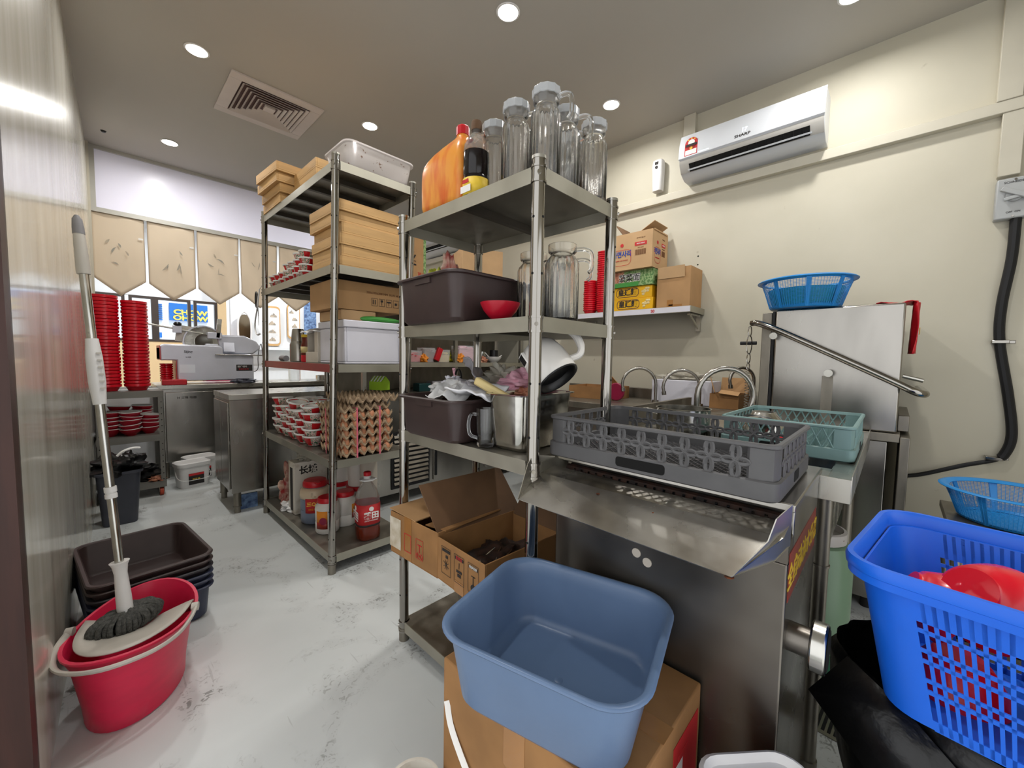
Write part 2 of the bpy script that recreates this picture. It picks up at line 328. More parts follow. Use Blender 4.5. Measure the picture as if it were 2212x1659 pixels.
def dup(root,loc,rz=None,label=None,group=None,rot=None):
    r=root.copy(); COL.objects.link(r); r.location=loc
    if rz is not None: r.rotation_euler=(0,0,rz)
    if rot is not None: r.rotation_euler=rot
    if label: r['label']=label
    if group: r['group']=group
    for ch in list(root.children):
        c=ch.copy(); COL.objects.link(c); c.parent=r
        for g_ in ch.children:
            d=g_.copy(); COL.objects.link(d); d.parent=c
    return r
ORD=['topmost','second','third','fourth','fifth','sixth','seventh','eighth','ninth','tenth','eleventh','twelfth','thirteenth','fourteenth','fifteenth','sixteenth','seventeenth','eighteenth','nineteenth','twentieth','twenty-first','twenty-second','twenty-third','twenty-fourth','twenty-fifth','twenty-sixth','twenty-seventh','twenty-eighth']
def nth(k,what='from the top'): return ORD[k]+('' if k==0 else ' '+what)
FACE={'-x':Matrix(((0,0,-1),(-1,0,0),(0,1,0))),'-y':Matrix(((1,0,0),(0,0,-1),(0,1,0))),'+x':Matrix(((0,0,1),(1,0,0),(0,1,0))),'up':Matrix(((1,0,0),(0,1,0),(0,0,1)))}
def text(name,body,size,loc,face,m,parent=None,ext=0.0006,bold=0.0,sx=1.0,ang=0,align='CENTER'):
    cu=bpy.data.curves.new(name,'FONT'); cu.body=body; cu.size=size; cu.extrude=ext; cu.offset=bold; cu.align_x=align; cu.align_y='CENTER'; cu.resolution_u=3
    t=bpy.data.objects.new('tmp',cu); COL.objects.link(t); bpy.context.view_layer.update()
    me=bpy.data.meshes.new_from_object(t); bpy.data.objects.remove(t)
    F=(FACE[face] if isinstance(face,str) else face).to_4x4()
    me.transform(F@Matrix.Rotation(ang,4,'Z')@Matrix.Scale(sx,4,(1,0,0)))
    me.materials.clear(); me.materials.append(M[m]); me.name=name
    o=bpy.data.objects.new(name,me); COL.objects.link(o); o.location=loc
    if parent: o.parent=parent
    return o
def patch(g,c,w,h,face,t=0.0008,ang=0):
    """thin printed/label rectangle on a face, added to builder g"""
    F=FACE[face] if isinstance(face,str) else face
    R=F@Matrix.Rotation(ang,3,'Z'); g.obox(c,(w,h,t),R); return g
def ringpatch(g,c,w,h,face,lw,t=0.001,r=None):
    F=FACE[face] if isinstance(face,str) else face; c=Vector(c)
    o=rr(w,h,r if r else lw,0); i=rr(w-2*lw,h-2*lw,(r-lw) if r else lw*0.5,0)
    P=lambda p,z: c+F@Vector((p[0],p[1],z))
    n=len(o); vs=[P(p,t) for p in o]+[P(p,t) for p in i]; g.add(vs,[(k,(k+1)%n,n+(k+1)%n,n+k) for k in range(n)]); return g
def open_box(g,x0,x1,y0,y1,z0,z1,t):
    g.box(x0,x1,y0,y1,z0,z0+t); g.box(x0,x0+t,y0,y1,z0+t,z1); g.box(x1-t,x1,y0,y1,z0+t,z1); g.box(x0+t,x1-t,y0,y0+t,z0+t,z1); g.box(x0+t,x1-t,y1-t,y1,z0+t,z1); return g
def tub_rings(w,d,h,r,t=0.004,taper=0.85,lip=0.014,liph=0.01,floor=0.004):
    """outside up, over the rolled lip, inside down"""
    wb,db=w*taper,d*taper if taper<1 else d
    return [rr(wb-0.02,db-0.02,r*0.8,0),rr(wb,db,r*0.8,0.012),rr(w-2*lip,d-2*lip,r,h-liph-0.002),rr(w-2*lip+0.004,d-2*lip+0.004,r,h-liph),rr(w,d,r+lip*0.5,h-liph),rr(w+0.002,d+0.002,r+lip*0.5,h-liph*0.4),rr(w-lip*0.4,d-lip*0.4,r+lip*0.3,h),
            rr(w-2*lip+0.002,d-2*lip+0.002,r,h),rr(w-2*lip-2*t,d-2*lip-2*t,r,h-liph*0.6),rr(wb-2*t,db-2*t,r*0.8,0.02),rr(wb-2*t-0.02,db-2*t-0.02,r*0.7,floor+0.004)]
def crumple(g,c,rx,ry,rz,amp=0.25,seed=0,nu=44,nv=28,freq=3.0,flat=True):
    vs=[];fs=[]
    for j in range(nv+1):
        ph=PI*j/nv
        for i in range(nu):
            th=2*PI*i/nu; d=Vector((math.sin(ph)*math.cos(th),math.sin(ph)*math.sin(th),math.cos(ph)))
            k=1+amp*noise.noise(d*freq+Vector((seed*3.1,seed*1.7,seed)))*2+amp*0.6*abs(noise.noise(d*freq*2.7+Vector((seed,0,9))))
            p=Vector((d.x*rx*k,d.y*ry*k,d.z*rz*k))
            if flat and p.z<-rz*0.55: p.z=-rz*0.55
            vs.append((c[0]+p.x,c[1]+p.y,c[2]+p.z+(rz*0.55 if flat else 0)))
    for j in range(nv):
        for i in range(nu):
            k=(i+1)%nu; fs.append((j*nu+i,j*nu+k,(j+1)*nu+k,(j+1)*nu+i))
    g.add(vs,fs); return g
# ================================================================ the setting
g=G(); g.box(-1.6,5.0,-2.2,9.6,-0.1,0); struct('floor',g,'floor')
g=G(); g.box(-1.2,WX+0.1,-2.2,DY+0.06,CEIL,CEIL+0.1); struct('ceiling',g,'ceiling_paint')
g=G(); g.box(-1.6,5.0,DY+0.06,9.6,3.2,3.3); struct('ceiling',g,'outer_wall')
# left wall runs at a slight angle, x = -0.19 + 0.036 y
xl=lambda y:-0.19+0.036*y
def wall_l(y0,y1,z0,z1,t=0.1):
    g=G(); P=lambda y,o,z:(xl(y)-o,y,z)
    g.add([P(y0,t,z0),P(y0,0,z0),P(y1,0,z0),P(y1,t,z0),P(y0,t,z1),P(y0,0,z1),P(y1,0,z1),P(y1,t,z1)],[(0,3,2,1),(4,5,6,7),(0,1,5,4),(1,2,6,5),(2,3,7,6),(3,0,4,7)]); return g
struct('wall_left',wall_l(1.52,DY+0.02,0,CEIL),'wall_gloss')
g=wall_l(1.46,1.535,0,CEIL,0.16); struct('door_1',g,'door_wood')
g=G(); g.box(WX,WX+0.1,-2.2,7.6,0,CEIL); struct('wall_right',g,'wall_cream')
# header partition above the serving opening, with a glossy panel
g=G(); g.add([(-0.1,DY+0.01,2.53),(WX,DY+0.01,2.53),(WX,DY+0.01,CEIL),(-0.1,DY+0.01,CEIL)],[(0,1,2,3)]); struct('wall_back',g,'frosted_panel')
g=G(); g.box(-0.1,WX,DY+0.02,DY+0.06,CEIL,3.2); struct('wall_back_upper',g,'outer_wall')
g=G(); g.box(0.0,WX,DY-0.03,DY,2.50,2.54); g.box(0.0,WX,DY-0.045,DY-0.028,2.495,2.515); g.box(0.0,WX,DY-0.02,DY,CEIL-0.03,CEIL); g.box(0.02,0.055,DY-0.03,DY,2.54,CEIL-0.03)
struct('trim_1',g,'alu')
g=G(); g.box(-0.01,0.02,DY-0.07,DY+0.05,0,CEIL); struct('trim_2',g,'cream_paint')
g=G(); g.box(-0.4,WX,DY+0.01,DY+0.04,0,0.86); struct('wall_counter',g,'outer_wall')
g=G(); g.box(1.9,5.0,-1.35,-1.25,0,CEIL); g.box(-1.2,1.9,-1.35,-1.25,2.2,CEIL); g.box(-1.2,-0.9,-1.35,-1.25,0,2.2); struct('wall_front',g,'wall_cream')
# outer room
YR=8.0
g=G(); g.box(-1.6,1.405,YR,YR+0.1,0,1.37); g.box(-1.6,-0.2,YR,YR+0.1,1.37,2.03); struct('wall_rear',g,'beige_panel')
g=G(); g.box(-1.6,1.405,YR,YR+0.1,2.03,3.2); struct('wall_rear_upper',g,'outer_wall')
g=G(); g.box(-1.6,-1.5,DY,9.6,0,3.2); struct('wall_outer_left',g,'outer_wall')
g=G(); g.box(1.40,1.52,YR-0.02,YR+0.1,0,3.2); struct('trim_3',g,'beige_panel')
g=G(); g.box(1.50,5.0,7.6,7.7,0,3.2); struct('wall_rear_right',g,'outer_wall')
g=G(); g.box(1.50,3.27,7.42,7.6,1.28,1.33); g.box(1.50,3.27,7.575,7.6,0.98,1.02); struct('trim_4',g,'outer_wall')
for k,(a,b) in enumerate(((-0.2,0.32),(0.36,1.06),(1.10,1.40))):
    g=G(); t=0.035; z0,z1=1.37,2.03; y0,y1=YR-0.01,YR+0.07
    g.box(a,b,y0,y1,z0,z0+t); g.box(a,b,y0,y1,z1-t,z1); g.box(a,a+t,y0,y1,z0+t,z1-t); g.box(b-t,b,y0,y1,z0+t,z1-t)
    if k==1: g.box(0.60,0.68,y0,y1,z0+t,z1-t)
    w=struct('window_%d'%(k+1),g,'frame_dark')
    g=G(); g.box(a+t,b-t,YR+0.03,YR+0.034,z0+t,z1-t); build('pane',g,'pane_glass',w)
# building across the street with its shop sign
t=thing('shop_front','white shop front across the street with blue sign lettered in yellow, seen through windows','building',(0,0,0))
g=G(); g.box(-3,6,12.0,12.3,0,5); build('facade',g,'facade',t)
g=G(); g.box(1.20,1.90,11.94,11.998,1.95,2.34); build('sign_board',g,'facade_blue',t)
text('sign_lettering','CHOW',0.15,(1.58,11.93,2.14),'-y','facade_yellow',t,bold=0.006,sx=1.25)
text('sign_lettering','OHOW',0.15,(1.58,11.93,2.01),'-y','facade_yellow',t,bold=0.006,sx=1.25)
g=G()
for k in range(9): g.box(0.94,1.08,11.95,11.998,1.94+k*0.042,1.962+k*0.042)
build('louvre',g,'facade_blue',t)
g=G(); g.box(0.92,1.06,11.95,11.998,1.55,1.66); build('poster',g,'facade_blue',t)
# added unseen lamps behind the header panel to make it glow
for (x,y) in ((0.6,6.5),(2.4,6.4)):
    t=thing('downlight','added unseen downlight backlighting the header panel from the outer room ceiling %s'%('on the left' if x<1 else 'on the right'),'ceiling light',(x,y,3.2))
    g=G(); g.cyl((0,0,-0.004),(0,0,0),0.09,n=24); build('trim_ring',g,'white_plastic',t)
    g=G(); g.cyl((0,0,-0.007),(0,0,-0.0045),0.075,n=24); build('lens',g,'lens_glow',t)
    area_light('lamp',(0,0,-0.02),0.15,42,(0.95,0.97,1.0),parent=t)
# ---------------------------------------------------------------- ceiling downlights
lights=[(1.633,1.64,'nearest the shelving, centre of the ceiling'),(0.507,3.27,'by the square air vent, left side'),(1.634,3.235,'behind the tall shelf rack'),(0.532,4.84,'nearest the white header panel'),(2.72,1.63,'behind the glass jugs'),(2.76,0.26,'over the dishwasher at the top edge'),(1.65,0.25,'over the blue basin, just outside the view'),(0.515,1.64,'over the mop bucket, just outside the view')]
for k,(x,y,l) in enumerate(lights):
    t=thing('downlight','round recessed white downlight '+l,'ceiling light',(x,y,CEIL),group=None)
    g=G(); g.lathe([(0.052,0),(0.062,0),(0.066,-0.003),(0.062,-0.006),(0.053,-0.006)],n=32,cap0=False,cap1=False); build('trim_ring',g,'white_plastic',t)
    g=G(); g.cyl((0,0,-0.006),(0,0,-0.003),0.055,n=32); build('lens',g,'lens_glow',t)
    area_light('lamp',(0,0,-0.012),0.10,LAMP_POWER,parent=t)
# air diffuser
t=thing('air_vent','square white louvred air diffuser in the ceiling','air vent',(0.995,3.60,CEIL),0)
hw=0.30
def sq(g,a,w,z0,z1):
    g.box(-a,a,-a,-a+w,z0,z1); g.box(-a,a,a-w,a,z0,z1); g.box(-a,-a+w,-a+w,a-w,z0,z1); g.box(a-w,a,-a+w,a-w,z0,z1)
g=G(); sq(g,0.30,0.075,-0.012,0); build('frame',g,'vent_white',t,bevel=0.002)
g=G(); g.box(-0.225,0.225,-0.225,0.225,-0.002,0); build('backing',g,'vent_dark',t)
for k in range(6):
    a=0.218-k*0.03; g=G(); d=0.016
    for s in range(4):
        R=Matrix.Rotation(s*PI/2,4,'Z'); g.T=R
        g.add([(-a,-a,-0.016),(a,-a,-0.016),(a-d,-a+d,-0.003),(-a+d,-a+d,-0.003),(-a,-a-0.0,-0.0185),(a,-a,-0.0185),(a-d,-a+d,-0.0055),(-a+d,-a+d,-0.0055)],[(0,1,2,3),(4,7,6,5),(0,4,5,1),(2,6,7,3),(1,5,6,2),(3,7,4,0)])
    build('louvre_ring',g,'vent_white',t,smooth=0)
g=G(); g.box(-0.035,0.035,-0.035,0.035,-0.017,-0.003); build('centre_cap',g,'vent_white',t)
g=G(); g.lathe([(0.0,-0.012),(0.012,-0.012),(0.016,-0.006),(0.02,0)],n=16,cap0=False,cap1=False); tag(build('sprinkler_head',g,'black_plastic',loc=(0.115,5.03,CEIL)),'small black ceiling sensor near the far left corner','sensor')
# ---------------------------------------------------------------- right wall fixings
t=thing('cable_trunking','long cream cable trunking with vertical branches on the right wall','trunking',(WX,0,0))
g=G(); g.box(-0.045,0,-1.2,5.4,2.485,2.545); build('run',g,'cream_paint',t,bevel=0.003)
g=G(); g.box(-0.04,0,1.20,1.29,2.885,CEIL); build('branch',g,'cream_paint',t,bevel=0.003)
g=G(); g.box(-0.04,0,-0.40,-0.325,2.17,2.485); build('branch',g,'cream_paint',t,bevel=0.003)
g=G(); g.box(-0.05,0,-0.385,-0.30,2.545,CEIL); build('branch',g,'cream_paint',t,bevel=0.003)
def aircon(name,label,loc,writing=True):
    t=thing(name,label,'air conditioner',loc)   # origin: wall point at centre, faces -x
    L=0.43
    prof=[(0,0.0),(-0.10,0.0),(-0.165,0.03),(-0.200,0.085),(-0.205,0.11),(-0.215,0.12),(-0.205,0.215),(-0.175,0.29),(0,0.30)]
    g=G(); g.prism(prof,lambda p:(p[0],-L,p[1]),lambda p:(p[0],L,p[1])); build('body',g,'aircon_white',t,bevel=0.003)
    fp=[(-0.2155,0.117),(-0.219,0.122),(-0.2095,0.216),(-0.178,0.296),(-0.174,0.291),(-0.205,0.215)]
    g=G(); g.prism(fp,lambda p:(p[0],-L-0.002,p[1]),lambda p:(p[0],L+0.002,p[1])); build('front_panel',g,'aircon_white',t)
    lp=[(-0.169,0.028),(-0.204,0.083),(-0.208,0.110),(-0.200,0.110),(-0.196,0.085),(-0.163,0.034)]
    g=G(); g.prism(lp,lambda p:(p[0],-L+0.002,p[1]),lambda p:(p[0],L-0.002,p[1])); build('lower_panel',g,'aircon_grey',t)
    ang=math.atan2(0.055,0.035); 
    ax=Vector((-0.035,0,0.055)).normalized(); nrm=Vector((-0.055,0,-0.035)).normalized()
    R=Matrix((Vector((0,-1,0)),ax,nrm)).transposed()
    c=Vector((-0.1865,0,0.0555))
    g=G(); g.obox(c+nrm*0.0035,(0.72,0.056,0.002),R); build('air_slot',g,'dark_hole',t)
    for k in range(14):
        g=G(); g.obox(c+nrm*0.0055+Vector((0,-0.325+k*0.05,0)),(0.003,0.05,0.003),R); build('vane',g,'black_plastic',t)
    g=G(); g.obox(c+nrm*0.010-ax*0.012,(0.74,0.010,0.003),R); build('flap',g,'aircon_white',t)
    if writing:
        ax2=Vector((0.010,0,0.095)).normalized(); n2=Vector((-0.095,0,0.010)).normalized(); R2=Matrix((Vector((0,-1,0)),ax2,n2)).transposed()
        P=lambda u,v,o=0.0015: tuple(Vector((-0.218,-u,0.122))+ax2*v+n2*o)
        text('brand_lettering','SHARP',0.026,P(-0.01,0.028),R2,'print_black',t,bold=0.0006,sx=1.25)
        text('temperature_display','17',0.036,P(0.0,0.062),R2,'led_white',t,bold=0.0005)
        g=G(); g.obox(P(-0.255,0.012),(0.07,0.003,0.001),R2); build('status_light',g,'led_white',t)
        k=1.45
        lab=build('energy_label',G().obox(P(-0.345,0.050,0.001),(0.062*k,0.058*k,0.0008),R2),'print_red',t)
        g=G(); g.cyl(P(-0.345,0.050+0.029*k,0.0004),P(-0.345,0.050+0.029*k,0.0014),0.031*k,n=24); build('label_arch',g,'print_red',lab)
        g=G(); g.obox(P(-0.345,0.050-0.014*k,0.002),(0.054*k,0.024*k,0.0008),R2); build('label_panel',g,'print_white',lab)
        g=G(); g.cyl(P(-0.345,0.050+0.034*k,0.0015),P(-0.345,0.050+0.034*k,0.0022),0.016*k,n=20); build('label_dial',g,'print_white',lab)
        g=G(); g.obox(P(-0.345,0.050+0.022*k,0.0024),(0.054*k,0.012*k,0.0006),R2); build('label_band',g,'print_black',lab)
        star=[((0.011 if i%2==0 else 0.0045)*k*math.sin(i*PI/5),(0.011 if i%2==0 else 0.0045)*k*math.cos(i*PI/5)) for i in range(10)]
        g=G(); g.prism(star,lambda p:P(-0.345+p[0],0.050+0.005*k+p[1],0.0018),lambda p:P(-0.345+p[0],0.050+0.005*k+p[1],0.0026)); build('label_star',g,'print_yellow',lab)
        for i in range(3):
            a=math.radians(50+i*40); u_=-0.345+0.024*k*math.cos(a); v_=0.050+0.031*k+0.024*k*math.sin(a)
            g=G(); g.cyl(P(u_,v_,0.0015),P(u_,v_,0.0022),0.004*k,n=8); build('label_star',g,'print_yellow',lab)
    return t
aircon('air_conditioner','white split air conditioner with red energy label on the right wall',(WX,0.815,2.575))
aircon('air_conditioner','second white split air conditioner far back, partly seen under the top shelf',(WX,4.35,2.56),False)
# air freshener
t=thing('air_freshener_dispenser','small white wall dispenser left of the air conditioner','dispenser',(WX,1.475,2.58))
g=G(); g.loft([rr(0.07,0.075,0.02,0,-0.045),rr(0.075,0.08,0.02,0.05,-0.045),rr(0.08,0.085,0.02,0.20,-0.047),rr(0.07,0.08,0.02,0.24,-0.045),rr(0.05,0.06,0.02,0.25,-0.04)]); build('body',g,'white_plastic',t)
g=G(); g.box(-0.089,-0.083,-0.014,0.014,0.20,0.222); build('spray_slot',g,'print_black',t)
g=G(); g.cyl((-0.090,0,0.18),(-0.084,0,0.18),0.012,n=16); build('button',g,'print_black',t)
# isolator switch and cable
t=thing('isolator_switch','grey rotary isolator switch box on the right wall','switch',(WX,-0.385,1.95))
g=G(); g.box(-0.055,0,-0.06,0.06,0,0.20); build('housing',g,'switch_grey',t,bevel=0.006)
g=G(); g.cyl((-0.066,0,0.11),(-0.055,0,0.11),0.03,n=20); build('dial',g,'switch_grey',t)
g=G(); g.obox((-0.075,-0.005,0.115),(0.02,0.12,0.022),Matrix.Rotation(math.radians(32),3,'X')); g.obox((-0.072,-0.01,0.10),(0.016,0.09,0.016),Matrix.Rotation(math.radians(-12),3,'X')); build('lever',g,'switch_grey',t,bevel=0.003)
text('marking','SCHNEIDER',0.014,(-0.0557,0,0.178),'-x','print_black',t)
text('marking','OFF  ON',0.012,(-0.0557,0,0.03),'-x','print_black',t)
for z in (0.19,0.01):
    g=G(); g.cyl((-0.058,0,z),(-0.054,0,z),0.005,n=10); build('screw',g,'chrome',t)
def spline(pts,n=8):
    out=[]; P=[Vector(p) for p in pts]; P=[P[0]*2-P[1]]+P+[P[-1]*2-P[-2]]
    for i in range(1,len(P)-2):
        for k in range(n):
            u=k/n; a,b,c,d=P[i-1],P[i],P[i+1],P[i+2]
            out.append(0.5*((2*b)+(c-a)*u+(2*a-5*b+4*c-d)*u*u+(3*b-a-3*c+d)*u**3))
    out.append(P[-2]); return out
t=thing('power_cable','thick black power cable clipped down the right wall','cable',(WX,0,0))
g=G(); pts=spline([(-0.03,-0.40,1.955),(-0.03,-0.398,1.75),(-0.03,-0.38,1.52),(-0.022,-0.385,1.33),(-0.022,-0.43,1.05),(-0.03,-0.452,0.86),(-0.03,-0.438,0.76),(-0.03,-0.405,0.715),(-0.03,-0.30,0.665),(-0.03,-0.15,0.585),(-0.03,-0.07,0.555)])
n=len(pts); g.tube(pts,[0.020 if i<n*0.66 else 0.011 for i in range(n)],n=10); build('cable_sheath',g,'black_rubber',t)
for y,z in ((-0.386,1.33),(-0.40,0.722)):
    g=G(); g.box(-0.046,0,y-0.03,y+0.03,z-0.008,z+0.008); g.box(-0.004,0,y-0.055,y-0.03,z-0.008,z+0.008); build('clip',g,'chrome',t,bevel=0.003)
for (y,z) in ((1.16,2.0),(1.15,1.94),(1.155,1.90),(1.15,1.86)):
    pass
g=G()
for (y,z) in ((1.15,2.02),(1.15,1.955),(1.152,1.92),(1.148,1.865)): g.cyl((WX-0.001,y,z),(WX+0.002,y,z),0.006,n=8)
o=tag(build('drill_holes',g,'dark_hole'),'row of small dark drill holes in the wall right of the wall shelf','holes'); o['kind']='stuff'
# wall shelf with boxes
t=thing('wall_shelf','stainless steel wall shelf with protective film, right wall','shelf',(WX,0,1.607))
g=G(); g.box(-0.28,0,1.085,2.35,-0.002,0.0); g.box(-0.285,-0.28,1.085,2.35,-0.045,0.0); g.box(-0.28,0,1.085,1.089,-0.045,-0.002); build('deck',g,'steel_flange',t)
g=G(); g.box(-0.2862,-0.2852,1.09,2.35,-0.042,-0.002); build('protective_film',g,'foam_white',t)
for y in (1.12,2.05):
    g=G(); g.box(-0.22,-0.005,y-0.012,y+0.012,-0.06,-0.045); g.box(-0.03,0,y-0.015,y+0.015,-0.17,-0.045); g.cyl((-0.20,y,-0.055),(-0.02,y,-0.15),0.008,n=8); build('bracket',g,'steel',t)
for y in (1.37,2.08): text('film_marking','S0',0.03,(-0.2868,y,-0.024),'-x','print_red',t,bold=0.001)
def sealed_box(name,label,cat,loc,size,m='cardboard',rz=0,group=None,bev=0.003):
    t=thing(name,label,cat,loc,rz,group); g=G(); g.box(-size[0]/2,size[0]/2,-size[1]/2,size[1]/2,0,size[2]); b=build('carton',g,m,t,bevel=bev); return t
SH=1.6075
for k,(dx) in enumerate((0.0,0.012)):
    t=sealed_box('noodle_box','yellow noodle carton with black characters, %s on the wall shelf'%('lower of the two' if k==0 else 'upper of the two'),'box',(3.135+dx*0.5,1.60+dx,SH+k*0.096),(0.22,0.42,0.095),'yellow_box',group='yellow noodle cartons on the wall shelf')
    g=G(); ringpatch(g,(-0.1102,-0.00,0.05),0.20,0.075,'-x',0.006,r=0.03); build('label_frame',g,'print_brown',t)
    text('lettering','皇廷麺',0.056,(-0.1108,0.0,0.05),'-x','print_black',t,bold=0.0015)
    g=G()
    for i in range(7):
        a=i*0.9; g.sphere((-0.1105,-0.155+0.022*math.cos(a*2.1),0.05+0.022*math.sin(a*1.7)),0.002,0.013,0.010,8,6)
    build('noodle_picture',g,'butter',t)
t=sealed_box('noodle_box','green vegetable noodle carton on top of the yellow cartons','box',(3.13,1.60,SH+0.192),(0.23,0.42,0.125),'green_box')
g=G(); patch(g,(-0.1156,0.03,0.017),0.24,0.032,'-x'); build('stripe',g,'green_plain',t)
g=G(); patch(g,(-0.1156,0.12,0.08),0.16,0.085,'-x'); build('picture',g,'snack_brown',t)
text('lettering','菠菜面',0.062,(-0.1165,-0.01,0.066),'-x','print_white',t,bold=0.004); text('lettering','菠菜面',0.062,(-0.1185,-0.01,0.066),'-x','print_black',t,bold=0.0005)
# kraft ramen box with open flaps
t=thing('ramen_carton','open brown carton with blue Korean lettering on top of the noodle boxes','box',(3.12,1.545,SH+0.318),0)
g=G(); open_box(g,-0.15,0.13,-0.16,0.20,0,0.285,0.004); build('carton',g,'cardboard_light',t)
g=G(); g.obox((-0.02,0.13,0.33),(0.24,0.004,0.12),Matrix.Rotation(math.radians(-38),3,'X')); build('flap',g,'cardboard_dark',t)
g=G(); g.obox((-0.02,-0.11,0.315),(0.24,0.004,0.13),Matrix.Rotation(math.radians(62),3,'X')); build('flap',g,'cardboard_light',t)
g=G(); g.obox((-0.012,-0.165,0.285),(0.24,0.004,0.01),Matrix.Identity(3)); build('flap',g,'cardboard_light',t)
for fc,c0,u,sc in (('-x',Vector((-0.1512,0.02,0)),Vector((0,-1,0)),1.0),('-y',Vector((-0.01,-0.1612,0)),Vector((1,0,0)),0.66)):
    P=lambda a,z:tuple(c0+u*a*sc+Vector((0,0,z)))
    g=G(); ringpatch(g,P(-0.075,0.10),0.165*sc,0.125,fc,0.003,r=0.04); build('printed_frame',g,'print_red',t)
    text('lettering','라면사리',0.052,P(-0.075,0.125),fc,'print_blue',t,bold=0.0015,sx=0.78*sc+0.1)
    text('lettering','RAMEN SARI NOODLE',0.012,P(-0.075,0.078),fc,'print_red',t,sx=0.9*sc)
    g=G(); g.cyl(P(-0.075,0.198),tuple(Vector(P(-0.075,0.198))+(Vector((-0.001,0,0)) if fc=='-x' else Vector((0,-0.001,0)))),0.014,n=16); build('printed_emblem',g,'print_red',t)
    g=G(); patch(g,P(0.085,0.190),0.10*sc,0.028,fc); build('printed_band',g,'print_red',t)
    text('lettering','PRICE INSIDE',0.014,tuple(Vector(P(0.085,0.190))+(Vector((-0.001,0,0)) if fc=='-x' else Vector((0,-0.001,0)))),fc,'print_white',t,sx=0.8*sc)
    g=G()
    for i in range(16): patch(g,P(0.042+i*0.0057,0.125),0.0026*sc*(1+(i%3)*0.4),0.042,fc)
    build('barcode',g,'print_brown',t)
    text('lettering','EXP. DATE',0.010,P(0.085,0.16),fc,'print_brown',t); text('lettering','NET WT 110g x 48',0.011,P(0.085,0.235),fc,'print_brown',t,sx=0.8*sc)
# worn box with torn flap
t=thing('carton','worn brown carton with a folded flap at the shelf end','box',(3.155,1.235,SH),0)
g=G(); open_box(g,-0.13,0.105,-0.125,0.125,0,0.295,0.004); build('box_body',g,'cardboard',t)
g=G(); g.obox((-0.140,0.015,0.262),(0.004,0.20,0.085),Matrix.Rotation(math.radians(-8),3,'Y')); build('flap',g,'cardboard_light',t)
g=G(); g.obox((0.0,-0.08,0.300),(0.20,0.09,0.004),Matrix.Rotation(math.radians(8),3,'X')); build('flap',g,'cardboard_dark',t)
g=G(); patch(g,(-0.1312,0.02,0.035),0.045,0.045,'-x'); patch(g,(-0.1312,-0.02,0.012),0.1,0.02,'-x'); build('tape',g,'tape',t)
# red containers on the shelf left end
def red_stack(name,label,x,y,z,n,dz,r,grp,desc):
    root=None
    for k in range(n):
        lab='red plastic bowl, %s %s'%(nth(n-1-k),desc)
        if root is None:
            root=thing(name,lab,'bowl',(x,y,z),0,grp)
            g=G(); g.lathe([(r*0.66,0),(r*0.70,0.008),(r*0.94,dz*1.9),(r,dz*1.95),(r,dz*2.4),(r*0.95,dz*2.45),(r*0.90,dz*1.9),(r*0.62,0.010)],n=24); build('bowl_body',g,'red_plastic',root)
        else: dup(root,(x+random.uniform(-.002,.002),y+random.uniform(-.002,.002),z+k*dz),random.random(),lab,grp)
red_stack('plastic_bowl','',3.10,2.01,SH,15,0.018,0.062,'red bowls in the shorter stack on the wall shelf','of short wall shelf stack')
red_stack('plastic_bowl','',3.09,1.873,SH,28,0.018,0.058,'red bowls in the taller stack on the wall shelf','of tall wall shelf stack')
